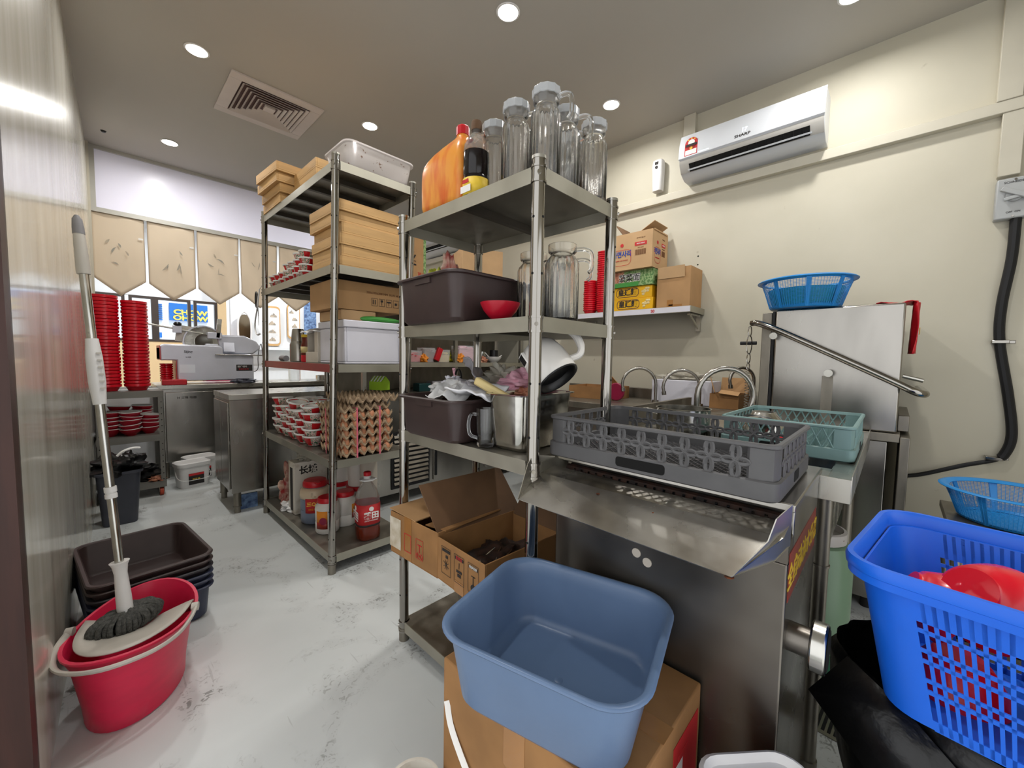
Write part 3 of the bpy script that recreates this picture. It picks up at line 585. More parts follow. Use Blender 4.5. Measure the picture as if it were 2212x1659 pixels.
# ================================================================ steel shelf racks
def rack(name,label,x0,x1,y0,y1,tiers,H,ribs,lean=0.0,red_tier=None,longribs=False):
    t=thing(name,label,'shelf rack',((x0+x1)/2,(y0+y1)/2,0)); hx=(x1-x0)/2; hy=(y1-y0)/2
    for sx in (-1,1):
        for sy in (-1,1):
            Q=lambda z,dx=0,dy=0:(sx*hx+dx,sy*hy+dy-lean*z,z)
            g=G(); g.tube([Q(0.03),Q(H*0.5),Q(H)],0.019,n=20); p=build('post',g,'chrome',t)
            g=G(); g.cyl(Q(H-0.004),Q(H+0.004),0.0205,n=20); build('cap',g,'steel',p)
            g=G(); g.cyl(Q(0.0),Q(0.05),0.021,n=16); g.cyl(Q(0.05),Q(0.056),0.0235,n=16); build('foot',g,'steel_dull',p)
            g=G(); z=0.20
            while z<H-0.06:
                if all(abs(z-tz)>0.07 for tz in tiers): g.cyl(Q(z,-0.0195 if sx<0 else 0.014),Q(z,-0.014 if sx<0 else 0.0195),0.004,n=8); g.cyl(Q(z,0,-0.0195),Q(z,0,-0.014),0.004,n=8)
                z+=0.155
            build('peg_hole',g,'dark_hole',p)
            for tz in tiers:
                g=G(); g.cyl(Q(tz-0.046),Q(tz-0.040),0.0225,n=20); g.cyl(Q(tz-0.006),Q(tz),0.0225,n=20); g.cyl(Q(tz-0.04),Q(tz-0.006),0.0205,n=20)
                g.cyl(Q(tz-0.023,sx*0.019*0.7,sy*0.019*0.7),Q(tz-0.023,sx*0.026*0.7,sy*0.026*0.7),0.006,n=8); build('clamp',g,'chrome',p)
    for k,tz in enumerate(tiers):
        oy=-lean*tz; e=0.021; a,b=hx+0.008,hy+0.008; h=0.043
        g=G(); g.box(-a,a,-b+oy,b+oy,tz-0.003,tz)
        s=build('shelf_tier',g,'steel_dull',t)
        for (u0,u1,v0,v1,mm) in ((-a-0.002,-a+0.001,-b+0.028,b-0.028,'red_shelf_film' if k==red_tier else 'steel_flange'),(a-0.001,a+0.002,-b+0.028,b-0.028,'steel_flange'),(-a+0.028,a-0.028,-b-0.002,-b+0.001,'steel_flange'),(-a+0.028,a-0.028,b-0.001,b+0.002,'steel_flange')):
            g=G(); g.box(u0,u1,v0+oy,v1+oy,tz-h,tz+0.001); build('flange',g,mm,s)
        n=ribs
        g=G()
        for i in range(n):
            if longribs:
                v=-b+(i+1)*2*b/(n+1)+oy; g.box(-a+0.01,a-0.01,v-0.012,v+0.012,tz-0.028,tz-0.003)
            else:
                v=-a+(i+1)*2*a/(n+1); g.box(v-0.016,v+0.016,-b+0.01+oy,b-0.01+oy,tz-0.026,tz-0.003)
        build('stiffener',g,'steel_shaded',s)
    return t
S1=rack('shelf_rack','stainless steel four-tier shelf rack in the foreground with glass jugs on top',0.872,1.268,0.745,1.447,(1.735,1.322,0.901,0.085),1.757,1,longribs=True)
LE=0.05
S2=rack('shelf_rack','tall stainless steel five-tier shelf rack behind with wooden trays and egg trays',0.865,1.305,2.182,3.395,(2.175,1.668,1.155,0.635,0.105),2.205,5,lean=LE,red_tier=2,longribs=True)
# ---------------------------------------------------------------- top of front rack
def pour_jug(name,label,loc,rz,h=0.268,r=0.041,cap=True,group=None):
    t=thing(name,label,'jug',loc,rz,group); n=72
    prof=[(r*0.9,0),(r,0.006),(r,h*0.70),(r*0.93,h*0.75),(r*0.72,h*0.80),(r*0.70,h*0.82),(r*0.86,h*0.85),(r*0.86,h*0.93)]
    inn=[(r*0.80,h*0.93),(r*0.80,h*0.86),(r*0.65,h*0.82),(r*0.66,h*0.80),(r*0.87,h*0.745),(r*0.93,h*0.70),(r*0.93,0.016),(r*0.80,0.012)]
    g=G(); rings=[]
    for (q,z) in prof+inn:
        ring=[]; fl=0.035 if (0.006<=z<=h*0.71 and q>r*0.95) else 0
        for i in range(n): a=2*PI*i/n; rr_=q*(1+fl*math.cos(a*18)); ring.append((rr_*math.cos(a),rr_*math.sin(a),z))
        rings.append(ring)
    g.loft(rings); build('body',g,'glass',t,smooth=50)
    g=G(); g.tube(spline([(r*0.80,0,h*0.885),(r*1.35,0,h*0.895),(r*1.75,0,h*0.86),(r*1.85,0,h*0.76),(r*1.80,0,h*0.66),(r*1.62,0,h*0.62)],5),0.0072,n=8); build('handle',g,'glass',t)
    if cap:
        g=G(); g.lathe([(r*0.88,h*0.905),(r*0.94,h*0.91),(r*0.94,h*0.99),(r*0.88,h),(0.001,h)],n=24,flute=0.03,fn=12,cap1=False,cap0=False); build('lid',g,'clear_plastic',t)
    return t
Z1=1.736
jugs=[((0.985,1.045),PI*0.62,0.268,'behind the soy sauce bottle, handle to the left'),((0.955,0.915),-0.9,0.272,'second from the left in the row'),((0.965,0.800),-1.35,0.272,'tallest looking, at the front corner post'),((1.085,0.815),-1.2,0.262,'behind the front corner jug'),((1.205,0.785),2.2,0.262,'rightmost, at the far corner'),((1.225,0.90),-1.5,0.262,'at the back, half hidden before the rightmost jug')]
J0=None
for (x,y),rz,h,l in jugs:
    lab='clear ribbed glass jug with plastic lid, '+l
    if J0 is None: J0=pour_jug('glass_jug',lab,(x,y,Z1),rz,0.270,0.045,True,'glass jugs on top of the front rack')
    else: dup(J0,(x,y,Z1),rz,lab,'glass jugs on top of the front rack')
# orange sauce container
t=thing('sauce_container','translucent container of orange sauce with a red cap on the front rack','container',(0.945,1.235,Z1),0)
g=G()
def ell(w,d,z,cy=0,r=0.03): return rr(w,d,r,z,0,cy,k=4)
g.loft([ell(0.115,0.235,0),ell(0.125,0.25,0.012),ell(0.125,0.25,0.15),ell(0.12,0.245,0.18),ell(0.10,0.20,0.215,-0.02),ell(0.055,0.075,0.245,-0.06,0.025),ell(0.042,0.042,0.252,-0.065,0.02),ell(0.042,0.042,0.275,-0.065,0.02)]); build('bottle',g,'sauce_orange',t,sub=1)
g=G(); g.tube(spline([(0,-0.045,0.235),(0,-0.01,0.243),(0,0.05,0.222),(0,0.098,0.178),(0,0.108,0.14)],4),0.016,n=8); build('handle',g,'sauce_orange',t)
g=G(); g.lathe([(0.023,0),(0.023,0.028),(0.020,0.032),(0.001,0.032)],c=(0,-0.065,0.262),n=20,cap1=False,flute=0.03,fn=10); build('cap',g,'red_lid',t)
t=thing('soy_sauce_bottle','dark soy sauce bottle with yellow label and gold cap beside the jugs','bottle',(0.925,1.072,Z1),0); t.scale=(1.14,1.14,1.0)
g=G(); g.lathe([(0.036,0),(0.039,0.006),(0.039,0.075),(0.037,0.08),(0.039,0.085),(0.039,0.15),(0.038,0.16)],n=28); build('sauce',g,'soy_black',t)
g=G(); g.lathe([(0.0395,0.16),(0.036,0.185),(0.022,0.215),(0.014,0.225),(0.014,0.24)],n=28,cap0=False); build('bottle_shoulder',g,'pet_clear',t)
g=G(); g.lathe([(0.0402,0.012),(0.0402,0.068)],n=28,cap0=False,cap1=False); lab_=build('label',g,'print_yellow',t,solid=0.0006)
g=G(); patch(g,(-0.0412,0.0,0.055),0.026,0.012,'-x'); build('label_emblem',g,'print_red',lab_); g=G(); patch(g,(-0.0410,0.0,0.03),0.045,0.022,'-x'); build('label_panel',g,'print_white',lab_)
g=G(); g.lathe([(0.0395,0.105),(0.0395,0.148)],n=28,cap0=False,cap1=False); build('collar_tag',g,'print_red',t,solid=0.0004) if False else None
g=G(); g.tube(spline([(0,0.02,0.218),(0,0.045,0.205),(0,0.053,0.17),(0,0.046,0.12),(0,0.036,0.10)],4),0.006,n=8); build('handle',g,'red_lid',t)
g=G(); g.lathe([(0.0155,0.236),(0.0155,0.262),(0.014,0.266),(0.001,0.266)],n=18,cap1=False); build('cap',g,'cardboard_dark',t)
# ---------------------------------------------------------------- second tier of the front rack
Z2=1.3235
def bus_tub(name,label,loc,rz,w,d,h,m,group=None,floor=0.004):
    t=thing(name,label,'tub',loc,rz,group)
    g=G(); g.loft(tub_rings(w,d,h,0.05,taper=0.88),cap0=True,cap1=True); build('tub_body',g,m,t,smooth=40)
    for s in (-1,1):
        g=G(); g.box(s*(w/2-0.012)-0.004,s*(w/2-0.012)+0.004,-0.05,0.05,h-0.03,h-0.011); build('grip',g,m,t)
    return t
bus_tub('bus_tub','dark brown plastic tub holding food packets, second tier of the front rack',(0.998,1.215,Z2),-0.03,0.40,0.40,0.165,'brown_plastic')
def bowl(name,label,loc,r,h,m,cat='bowl',n=28,foot=0.45,inner=None,group=None,rz=0):
    t=thing(name,label,cat,loc,rz,group)
    g=G(); g.lathe([(r*foot,0),(r*foot*1.02,h*0.10),(r*foot*1.25,h*0.16),(r*0.82,h*0.55),(r*0.97,h*0.88),(r,h),(r*0.965,h),(r*0.90,h*0.80),(r*0.72,h*0.50),(r*0.40,h*0.2),(0.001,h*0.17)],n=n,cap1=False)
    build('bowl_body',g,m,t,smooth=60)
    if inner:
        g=G(); g.lathe([(r*1.003,h*0.93),(r*1.01,h*1.005),(r*0.96,h*1.008),(r*0.89,h*0.80),(r*0.715,h*0.51),(r*0.39,h*0.22),(0.001,h*0.19)],n=n,cap0=False,cap1=False); build('inner_glaze',g,inner,t,smooth=60)
    return t
bowl('serving_bowl','single shiny red bowl in front of the brown tub, second tier',(0.925,0.945,Z2),0.066,0.058,'red_bowl_out',foot=0.42)
for k,((x,y),rz,l,h) in enumerate((((1.10,0.955),0.4,'left of the post, second tier of the front rack',0.262),((1.105,0.832),-0.75,'with its handle facing forward, second tier',0.272),((1.205,0.905),-1.0,'rightmost on the second tier, handle to the right',0.262))):
    pour_jug('glass_jug','clear ribbed glass jug without lid, '+l,(x,y,Z2),rz,h+0.008,0.056,False,'open glass jugs on the second tier')
# bag contents of brown tub
g=G(); crumple(g,(0,0,0),0.05,0.06,0.10,0.25,3,freq=2.4); t=tag(build('snack_packet',g,'yellow_pack',loc=(0.95,1.33,Z2+0.07),smooth=70),'yellow green food packet sticking up from the brown tub','packet')
g=G(); crumple(g,(0,0,0),0.03,0.05,0.14,0.3,5,freq=2); tag(build('snack_packet',g,'red_pack',loc=(1.03,1.36,Z2+0.08),smooth=70),'tall red and cream packet at the back of the brown tub','packet')
g=G(); crumple(g,(0,0,0),0.08,0.09,0.085,0.2,8,freq=1.6); tag(build('plastic_bag',g,'cellophane',loc=(1.08,1.22,Z2+0.07),smooth=70),'crumpled clear bag on top of the brown tub','bag')
g=G(); g.obox((0,0,0.09),(0.012,0.05,0.17),Euler((-0.28,0.05,0.1)).to_matrix()); tag(build('plastic_scoop',g,'cloth_white',loc=(1.19,1.13,Z2+0.02),bevel=0.005),'white flat scoop handle leaning out of the brown tub','scoop')
g=G(); crumple(g,(0,0,0),0.09,0.07,0.04,0.2,11); tag(build('paper_sheet',g,'foam_white',loc=(1.17,1.17,Z2+0.08),smooth=70),'white wrapped parcel at the right of the brown tub','parcel')
# ---------------------------------------------------------------- third tier of the front rack
Z3=0.9025
bus_tub('bus_tub','dark brown plastic tub full of wrappers, third tier of the front rack',(1.005,1.232,Z3),0.0,0.385,0.385,0.152,'brown_plastic')
def sheet(g,c,w,d,rx,ry,rz,amp,seed,nu=14,nv=14,curl=0.0):
    R=Euler((rx,ry,rz)).to_matrix(); c=Vector(c)
    def fn(u,v):
        x=(u-.5)*w; y=(v-.5)*d; z=amp*noise.noise(Vector((u*3+seed,v*3,seed)))*2+amp*0.6*noise.noise(Vector((u*8,v*8+seed,seed)))+curl*((u-.5)**2)
        return c+R@Vector((x,y,z))
    g.grid(fn,nu,nv); return g
ZT=Z3+0.15
g=G(); sheet(g,(0,0,0.028),0.17,0.15,0.15,-0.35,0.3,0.016,1); tag(build('plastic_wrap',g,'bag_white',loc=(0.935,1.19,ZT),solid=0.002,smooth=30),'crinkled white wrapper hanging over the front of the tub','wrapper')
g=G(); sheet(g,(0,0,0.0),0.13,0.19,0.08,-0.18,0.1,0.010,5,curl=0.1); tag(build('plastic_wrap',g,'cloth_white',loc=(0.93,1.06,ZT+0.022),solid=0.006,smooth=30),'white cloth wrapper folded over the front corner of the tub','wrapper')
g=G(); sheet(g,(0,0,0.0),0.17,0.17,0.75,0.35,0.5,0.018,9); tag(build('paper_bag',g,'bag_grey',loc=(1.05,1.16,ZT+0.065),solid=0.004,smooth=30),'grey plastic bag peaked in the middle of the tub','bag')
g=G(); sheet(g,(0,0,0.0),0.18,0.12,0.2,0.2,-0.3,0.014,12); tag(build('paper_bag',g,'bag_grey',loc=(1.0,1.10,ZT+0.045),solid=0.004,smooth=30),'grey bag sheet lying flat across the tub wrappers','bag')
g=G(); crumple(g,(0,0,0),0.07,0.06,0.03,0.4,21,freq=3); tag(build('wrapper_pile',g,'cardboard_dark',loc=(1.0,1.22,ZT-0.03),smooth=70),'brown paper wrappings packed inside the tub','wrapper')
g=G(); crumple(g,(0,0,0),0.065,0.085,0.042,0.35,14,freq=2.6); tag(build('plastic_bag',g,'bag_pink',loc=(1.125,1.03,ZT+0.028),smooth=70),'pink striped plastic bag behind the kettle','bag')
g=G(); crumple(g,(0,0,0),0.06,0.06,0.045,0.45,15,freq=3); tag(build('plastic_bag',g,'cellophane',loc=(1.13,1.135,ZT+0.045),smooth=70),'clear crumpled bag behind the pink bag','bag')
g=G(); crumple(g,(0,0,0),0.045,0.05,0.03,0.3,16,freq=3); tag(build('snack_packet',g,'snack_brown',loc=(1.085,0.975,ZT-0.01),smooth=70),'brown food packet beside the kettle','packet')
g=G(); crumple(g,(0,0,0),0.03,0.03,0.022,0.5,17,freq=3); tag(build('paper_twist',g,'foam_white',loc=(1.02,1.32,ZT+0.03),smooth=70),'small twist of white paper on the wrappers','paper')
g=G(); g.obox((0,0,0),(0.028,0.19,0.030),Euler((0.42,0,0.25)).to_matrix()); tag(build('butter_stick',g,'butter',loc=(0.945,0.975,ZT+0.032),bevel=0.008),'pale yellow block lying slanted over the steel pan edge','block')
g=G(); crumple(g,(0,0,0),0.05,0.055,0.03,0.3,19,freq=3); tag(build('wrapper_pile',g,'bag_white',loc=(0.99,1.33,ZT-0.005),smooth=70),'white wrappings at the left end of the tub','wrapper')
t=thing('scissors','scissors with one pink and one black handle behind the wrappers','scissors',(1.14,1.43,ZT),0)
g=G(); g.tube([(0,0,-0.05),(0,0.02,0.06),(0,0.035,0.10)],0.007,n=8); build('pink_handle',g,'bag_pink',t)
g=G(); g.tube([(0,0.0+0.022*math.cos(a),0.055+0.042*math.sin(a)) for a in [i*2*PI/16 for i in range(16)]],0.005,n=6,closed=True); g.cyl((0,-0.01,-0.05),(0,-0.012,0.02),0.006); build('black_handle',g,'black_plastic',t)
# stainless gastronorm pan
t=thing('steel_pan','deep stainless steel food pan beside the front post, third tier','pan',(1.045,0.905,Z3),0.06)
ST=[rr(0.24,0.12,0.025,0),rr(0.262,0.137,0.03,0.012),rr(0.292,0.164,0.035,0.178),rr(0.315,0.185,0.04,0.180),rr(0.317,0.187,0.04,0.183),rr(0.290,0.160,0.033,0.184),rr(0.286,0.158,0.033,0.178),rr(0.256,0.132,0.03,0.016),rr(0.238,0.118,0.025,0.006)]
g=G(); g.loft(ST); build('pan_body',g,'steel_shiny',t)
# glass mug
t=thing('glass_mug','clear glass beer mug with handle between the tub and the steel pan','mug',(0.962,1.035+0.0,Z3),0)
t.location=(0.908,0.990,Z3)
g=G(); g.lathe([(0.026,0),(0.030,0.006),(0.027,0.03),(0.030,0.06),(0.032,0.13),(0.029,0.13),(0.027,0.06),(0.024,0.032),(0.020,0.014)],n=24); build('body',g,'glass',t,smooth=60)
g=G(); g.tube(spline([(0,0.030,0.105),(0,0.055,0.105),(0,0.066,0.075),(0,0.060,0.035),(0,0.028,0.025)],5),0.0055,n=8); build('handle',g,'glass',t)
t.rotation_euler=(0,0,0.35)
# white electric kettle, tipped over
t=thing('electric_kettle','white electric kettle tipped over in the steel pan, black opening showing','kettle',(1.045,0.835,Z3+0.183+0.098),0)
_r=Vector((0.692,-0.722,0)); _c=Vector((-0.72,-0.69,0)); _z=(_r*0.50-Vector((0,0,1))*0.72+_c*0.45).normalized(); _y=(_r*0.85+Vector((0,0,1))*0.55); _y=(_y-_z*_y.dot(_z)).normalized(); _x=_y.cross(_z)
t.rotation_euler=Matrix((_x,_y,_z)).transposed().to_euler(); t.scale=(0.92,0.92,0.92)
g=G(); g.lathe([(0.001,-0.100),(0.03,-0.097),(0.055,-0.085),(0.072,-0.06),(0.080,-0.02),(0.082,0.03),(0.080,0.062),(0.078,0.066)],n=40,cap0=False,cap1=False,sy=1.0); build('body',g,'kettle_white',t,smooth=60)
g=G(); g.lathe([(0.0805,0.0665),(0.079,0.0715),(0.073,0.069),(0.066,0.045),(0.001,0.040)],n=40,cap0=False,cap1=False); build('black_opening',g,'black_plastic',t,smooth=60)
g=G(); g.tube(spline([(0,0.078,0.030),(0,0.112,0.035),(0,0.135,0.010),(0,0.142,-0.04),(0,0.128,-0.09),(0,0.118,-0.115)],5),[0.013]*10+[0.015]*10+[0.014]*6,n=10); build('handle',g,'kettle_white',t)
F=(Matrix((_x,_y,_z)))@_c
n_=Vector((F.x,F.y,0)).normalized(); dd=Vector((n_.x*0.55-0.0,n_.y*0.55-0.80,0)).normalized()
g=G(); R=Matrix((Vector((-dd.y,dd.x,0)),Vector((0,0,1)),dd)).transposed(); g.obox(dd*0.077+Vector((0,0,-0.045)),(0.034,0.05,0.014),R); k_=build('socket_frame',g,'kettle_white',t,bevel=0.003)
g=G(); g.obox(dd*0.0845+Vector((0,0,-0.045)),(0.024,0.038,0.002),R); build('socket',g,'black_plastic',k_)
# ---------------------------------------------------------------- bottom of the front rack
Z4=0.0865
t=thing('stock_pot','tall stainless steel pot holding up the cartons, bottom tier','pot',(1.10,1.24,Z4),0)
g=G(); g.lathe([(0.075,0),(0.08,0.006),(0.08,0.33),(0.083,0.335),(0.079,0.337),(0.076,0.33),(0.076,0.008),(0.001,0.008)],n=36,cap1=False); build('pot_body',g,'steel_brushed',t)
g=G(); g.tube(spline([(0,0.08,0.28),(0,0.105,0.285),(0,0.105,0.255),(0,0.08,0.25)],4),0.005); build('handle',g,'steel',t)
g=G()
for i in range(60):
    a=random.gauss(1.0,0.6); d=abs(random.gauss(0.10,0.02)); x=-d*math.sin(a); y=d*math.cos(a)
    g.sphere((x,y,0.003),random.uniform(.003,.008),random.uniform(.003,.008),0.003,6,4)
o=tag(build('food_crumbs',g,'rust',loc=(1.10,1.24,Z4)),'brown crumbs scattered around the pot on the bottom tier','crumbs'); o['kind']='stuff'
BZ=Z4+0.338
t=thing('carton','small brown carton with torn white label, left on the pot under the third tier','box',(0.955,1.268,BZ),math.radians(2))
g=G(); open_box(g,-0.155,0.155,-0.145,0.155,0.0,0.165,0.004); build('box_body',g,'cardboard_old',t,bevel=0.002)
g=G(); g.obox((0.0,0.075,0.170),(0.31,0.175,0.004),Euler((0.03,0,0)).to_matrix()); build('flap',g,'cardboard',t)
g=G(); g.obox((0.01,-0.10,0.162),(0.28,0.12,0.004),Euler((-0.12,0,0)).to_matrix()); build('flap',g,'cardboard_old',t)
g=G(); patch(g,(-0.1565,0.12,0.085),0.075,0.12,'-x'); build('torn_label',g,'paper_label',t)
g=G(); patch(g,(-0.1560,0.035,0.085),0.045,0.165,'-x'); build('tape',g,'tape',t)
g=G(); ringpatch(g,(-0.1562,0.035,0.07),0.045,0.07,'-x',0.003); ringpatch(g,(-0.1562,-0.04,0.07),0.045,0.075,'-x',0.002); patch(g,(-0.1566,-0.04,0.085),0.025,0.004,'-x'); patch(g,(-0.1566,-0.04,0.072),0.003,0.03,'-x'); build('printed_symbols',g,'print_red',t)
text('lettering','小心',0.022,(-0.1567,-0.04,0.045),'-x','print_red',t)
t=thing('carton','open brown carton with tall raised flap full of dark utensils, on the pot','box',(0.985,0.985,BZ+0.002),math.radians(-3))
g=G(); open_box(g,-0.185,0.185,-0.135,0.13,0.0,0.150,0.004); build('box_body',g,'cardboard_old',t,bevel=0.002)
g=G(); g.obox((0.02,0.195,0.222),(0.40,0.004,0.20),Euler((math.radians(-42),0,0.0)).to_matrix()); build('flap',g,'cardboard_dark',t)
g=G(); g.obox((0.21,0.0,0.19),(0.004,0.24,0.12),Euler((0,math.radians(35),0)).to_matrix()); build('flap',g,'cardboard_dark',t)
g=G()
for k in range(3):
    ringpatch(g,(-0.1862,0.07-k*0.075,0.082),0.055,0.095,'-x',0.0016); patch(g,(-0.1866,0.07-k*0.075,0.118),0.045,0.010,'-x')
patch(g,(-0.1866,-0.08,0.075),0.003,0.03,'-x'); patch(g,(-0.1866,-0.08,0.09),0.02,0.002,'-x'); g.cyl((-0.1872,-0.08,0.052),(-0.186,-0.08,0.052),0.012,n=14)
patch(g,(-0.1866,-0.005,0.075),0.030,0.008,'-x'); patch(g,(-0.1866,-0.005,0.062),0.018,0.01,'-x'); patch(g,(-0.1866,-0.005,0.095),0.002,0.02,'-x')
for a in (0.5,1.2,1.9,2.6): patch(g,(-0.1866,0.07,0.07),0.035,0.0016,'-x',ang=a)
patch(g,(-0.1866,0.066,0.098),0.012,0.010,'-x'); build('printed_symbols',g,'print_black',t)
text('lettering','易碎品',0.012,(-0.1867,-0.005,0.118),'-x','print_red',t); text('lettering','轻拿轻放',0.010,(-0.1868,-0.08,0.118),'-x','print_white',t)
g=G(); patch(g,(-0.1862,-0.005,0.02),0.05,0.04,'-x'); build('tape',g,'tape',t)
g=G(); crumple(g,(0,0,0),0.14,0.09,0.055,0.3,31,freq=3); tag(build('burnt_wrappings',g,'grime',loc=(0.99,0.985,BZ+0.008),smooth=70),'dark greasy bundle inside the open carton','bundle')
for k,(a,y,l) in enumerate(((0.5,0.93,'nearest the post'),(0.75,0.965,'behind the first one'),(0.3,1.0,'farthest into the box'))):
    g=G(); g.tube(spline([(-0.07*math.cos(a),-0.05*math.sin(a),0),(0,0,0.008),(0.07*math.cos(a),0.05*math.sin(a),0.010)],4),[0.0022]*9,n=6); g.sphere((-0.08*math.cos(a),-0.055*math.sin(a),0.0),0.016,0.012,0.005)
    tag(build('steel_ladle',g,'steel_shiny',loc=(0.95,y,BZ+0.085)),'steel ladle lying in the open carton, '+l,'ladle')
# ================================================================ tall rack contents
def tz(z): return -LE*z
T1,T2,T3,T4,T5=2.1765,1.6695,1.1565,0.6365,0.1065
# wooden trays
def wood_tray(label,loc,size,rz=0,group=None,base=None):
    if base is not None: return dup(base,loc,rz,label,group)
    t=thing('wooden_tray',label,'tray',loc,rz,group); w,d,h=size
    g=G(); open_box(g,-w/2,w/2,-d/2,d/2,0.0,h,0.010); build('tray_body',g,'wood_tray',t,bevel=0.0015)
    g=G(); g.box(-w/2+0.012,w/2-0.012,-d/2+0.012,d/2-0.012,h-0.006,h-0.001); build('slats',g,'wood_tray',t)
    return t
grp='wooden trays stacked on the second tier'
B=None
offs=[(0,0,0),(0.006,0.004,0.01),(-0.002,-0.002,0),(0.012,0.0,-0.01),(-0.006,0.008,0.012),(-0.010,-0.002,0.02)]
for k in range(6):
    ox,oy,rz=offs[k]; lab='shallow wooden tray, %s of the stack on the second tier'%(nth(5-k) if k else 'bottom one')
    loc=(1.078+ox,2.345-0.035+oy,T2+k*0.0575)
    if B is None: B=wood_tray(lab,loc,(0.355,0.385,0.0565),rz,grp)
    else: wood_tray(lab,loc,None,rz,grp,B)
B2=None
for k,(x,y,w) in enumerate(((1.02,3.07,0),(1.01,3.05,0),(0.985,3.04,0),(0.975,3.02,0))):
    lab='wooden tray on the tall rack top, %s of the four-tray pile'%(nth(3-k) if k else 'bottom one')
    if B2 is None: B2=wood_tray(lab,(x,y,T1+k*0.057),(0.34,0.36,0.056),0.02*k,'wooden trays in the far pile on top')
    else: wood_tray(lab,(x,y,T1+k*0.057),None,0.02*k,'wooden trays in the far pile on top',B2)
for k in range(3):
    wood_tray('wooden tray on the tall rack top, %s of the nearer three-tray pile'%(nth(2-k) if k else 'bottom one'),(1.09,2.66,T1+k*0.057),None,0.0,'wooden trays in the near pile on top',B2)
t=thing('clear_bin','clear plastic storage bin with brown specks on top of the tall rack','bin',(1.105,2.19,T1),0.0)
g=G(); g.loft([rr(0.34,0.24,0.04,0),rr(0.355,0.255,0.045,0.012),rr(0.385,0.29,0.05,0.105),rr(0.405,0.31,0.05,0.108),rr(0.405,0.31,0.05,0.116),rr(0.382,0.286,0.05,0.116),rr(0.352,0.252,0.045,0.014),rr(0.338,0.238,0.04,0.004)]); build('bin_body',g,'clear_plastic_dirty',t)
# snack cups and bowls on the second tier
def small_bowl(label,loc,group,rz,r=0.047,h=0.044,lid=False):
    t=thing('patterned_bowl',label,'bowl',loc,rz,group)
    g=G(); g.lathe([(r*0.55,0),(r*0.58,h*0.14),(r*0.72,h*0.2),(r*0.95,h*0.88),(r*0.90,h*0.88),(r*0.62,h*0.25),(0.001,h*0.2)],n=20,cap1=False); build('bowl_body',g,'bowl_pattern',t,smooth=50)
    g=G(); g.lathe([(r*0.945,h*0.80),(r*1.02,h*0.85),(r*1.035,h),(r*0.97,h),(r*0.90,h*0.87),(r*0.60,h*0.27),(0.001,h*0.23)],n=20,cap0=False,cap1=False); build('white_rim',g,'white_in',t,smooth=50)
    g=G(); g.lathe([(r*0.54,-0.002),(r*0.56,h*0.10),(r*0.50,h*0.10)],n=20,cap0=True,cap1=False); build('foot_ring',g,'white_in',t)
    return t
grp='small patterned bowls stacked on the second tier'
SB=None
for i in range(7):
    for j in range(3):
        hgt=1+max(0,min(5,(i+1)-j)) if True else 0
        hgt=min(4,2+int(i*0.45)) if j==0 else min(4,2+int((i)*0.5))
        x=0.925+j*0.105; y=3.33-0.083-i*0.098-(0 if j!=1 else 0.03)
        if y<2.56: continue
        for k in range(hgt):
            lab='small patterned bowl, %s, %s row, %s stack from far post'%(nth(hgt-1-k),['aisle','middle','inner'][j],['first','second','third','fourth','fifth','sixth','seventh','eighth'][i])
            loc=(x+random.uniform(-.004,.004),y,T2+0.003+k*0.041)
            if SB is None: SB=small_bowl(lab,loc,grp,random.random()*6)
            else: dup(SB,loc,random.random()*6,lab,grp)
g=G(); crumple(g,(0,0,0),0.10,0.06,0.05,0.25,41,freq=2.5); tag(build('snack_bag',g,'cellophane',loc=(1.20,2.36,T2+0.348),smooth=70),'clear bag of beige snacks lying on the wooden trays','bag')
# third tier
def poly_bottle(): pass
t=thing('thermos','brushed steel shaker flask on the red-faced tier','flask',(0.965,2.955,T3),0)
g=G(); g.lathe([(0.048,0),(0.052,0.004),(0.052,0.115),(0.045,0.135),(0.044,0.138)],n=28); build('cup_base',g,'steel_brushed',t)
g=G(); g.lathe([(0.0445,0.1385),(0.036,0.215),(0.033,0.222),(0.001,0.222)],n=28,cap1=False); build('cup_top',g,'steel_brushed',t)
t=thing('sauce_jar','jar of orange red sauce with yellow lid beside the steel flask','jar',(0.965,2.79,T3),0)
g=G(); g.lathe([(0.034,0),(0.037,0.004),(0.037,0.045)],n=24); build('red_sauce',g,'red_plastic',t)
g=G(); g.lathe([(0.037,0.0455),(0.037,0.11),(0.030,0.128),(0.030,0.16)],n=24); build('jar_body',g,'oil_brown',t)
g=G(); g.lathe([(0.033,0.161),(0.033,0.178),(0.001,0.180)],n=24,cap1=False); build('lid',g,'print_yellow',t)
g=G(); g.lathe([(0.0376,0.06),(0.0376,0.10)],n=24,cap0=False,cap1=False); build('label',g,'butter',t,solid=0.0005)
g=G(); g.cyl((0,-0.05,0.02),(0,0.05,0.02),0.02,n=16); tag(build('grey_canister',g,'bag_grey',loc=(0.93,3.14,T3)),'grey canister lying on its side at the far end','canister')
g=G(); g.lathe([(0.045,0),(0.045,0.17),(0.04,0.19),(0.04,0.2)],n=20); tag(build('glass_canister',g,'pet_clear',loc=(1.07,3.12,T3)),'tall clear canister behind the steel flask','canister')
t=thing('foam_box','long white foam box with its torn end facing the aisle, third tier','box',(1.105,2.29,T3),0)
g=G(); open_box(g,-0.17,0.17,-0.14,0.20,0.0,0.20,0.012); build('box_body',g,'foam_white',t,bevel=0.004)
g=G(); g.box(-0.178,0.178,-0.148,0.208,0.2005,0.24); build('lid',g,'foam_white',t,bevel=0.005)
t=thing('foam_box','beige foam box with a big dark hole in its side, third tier','box',(1.07,2.60,T3),0)
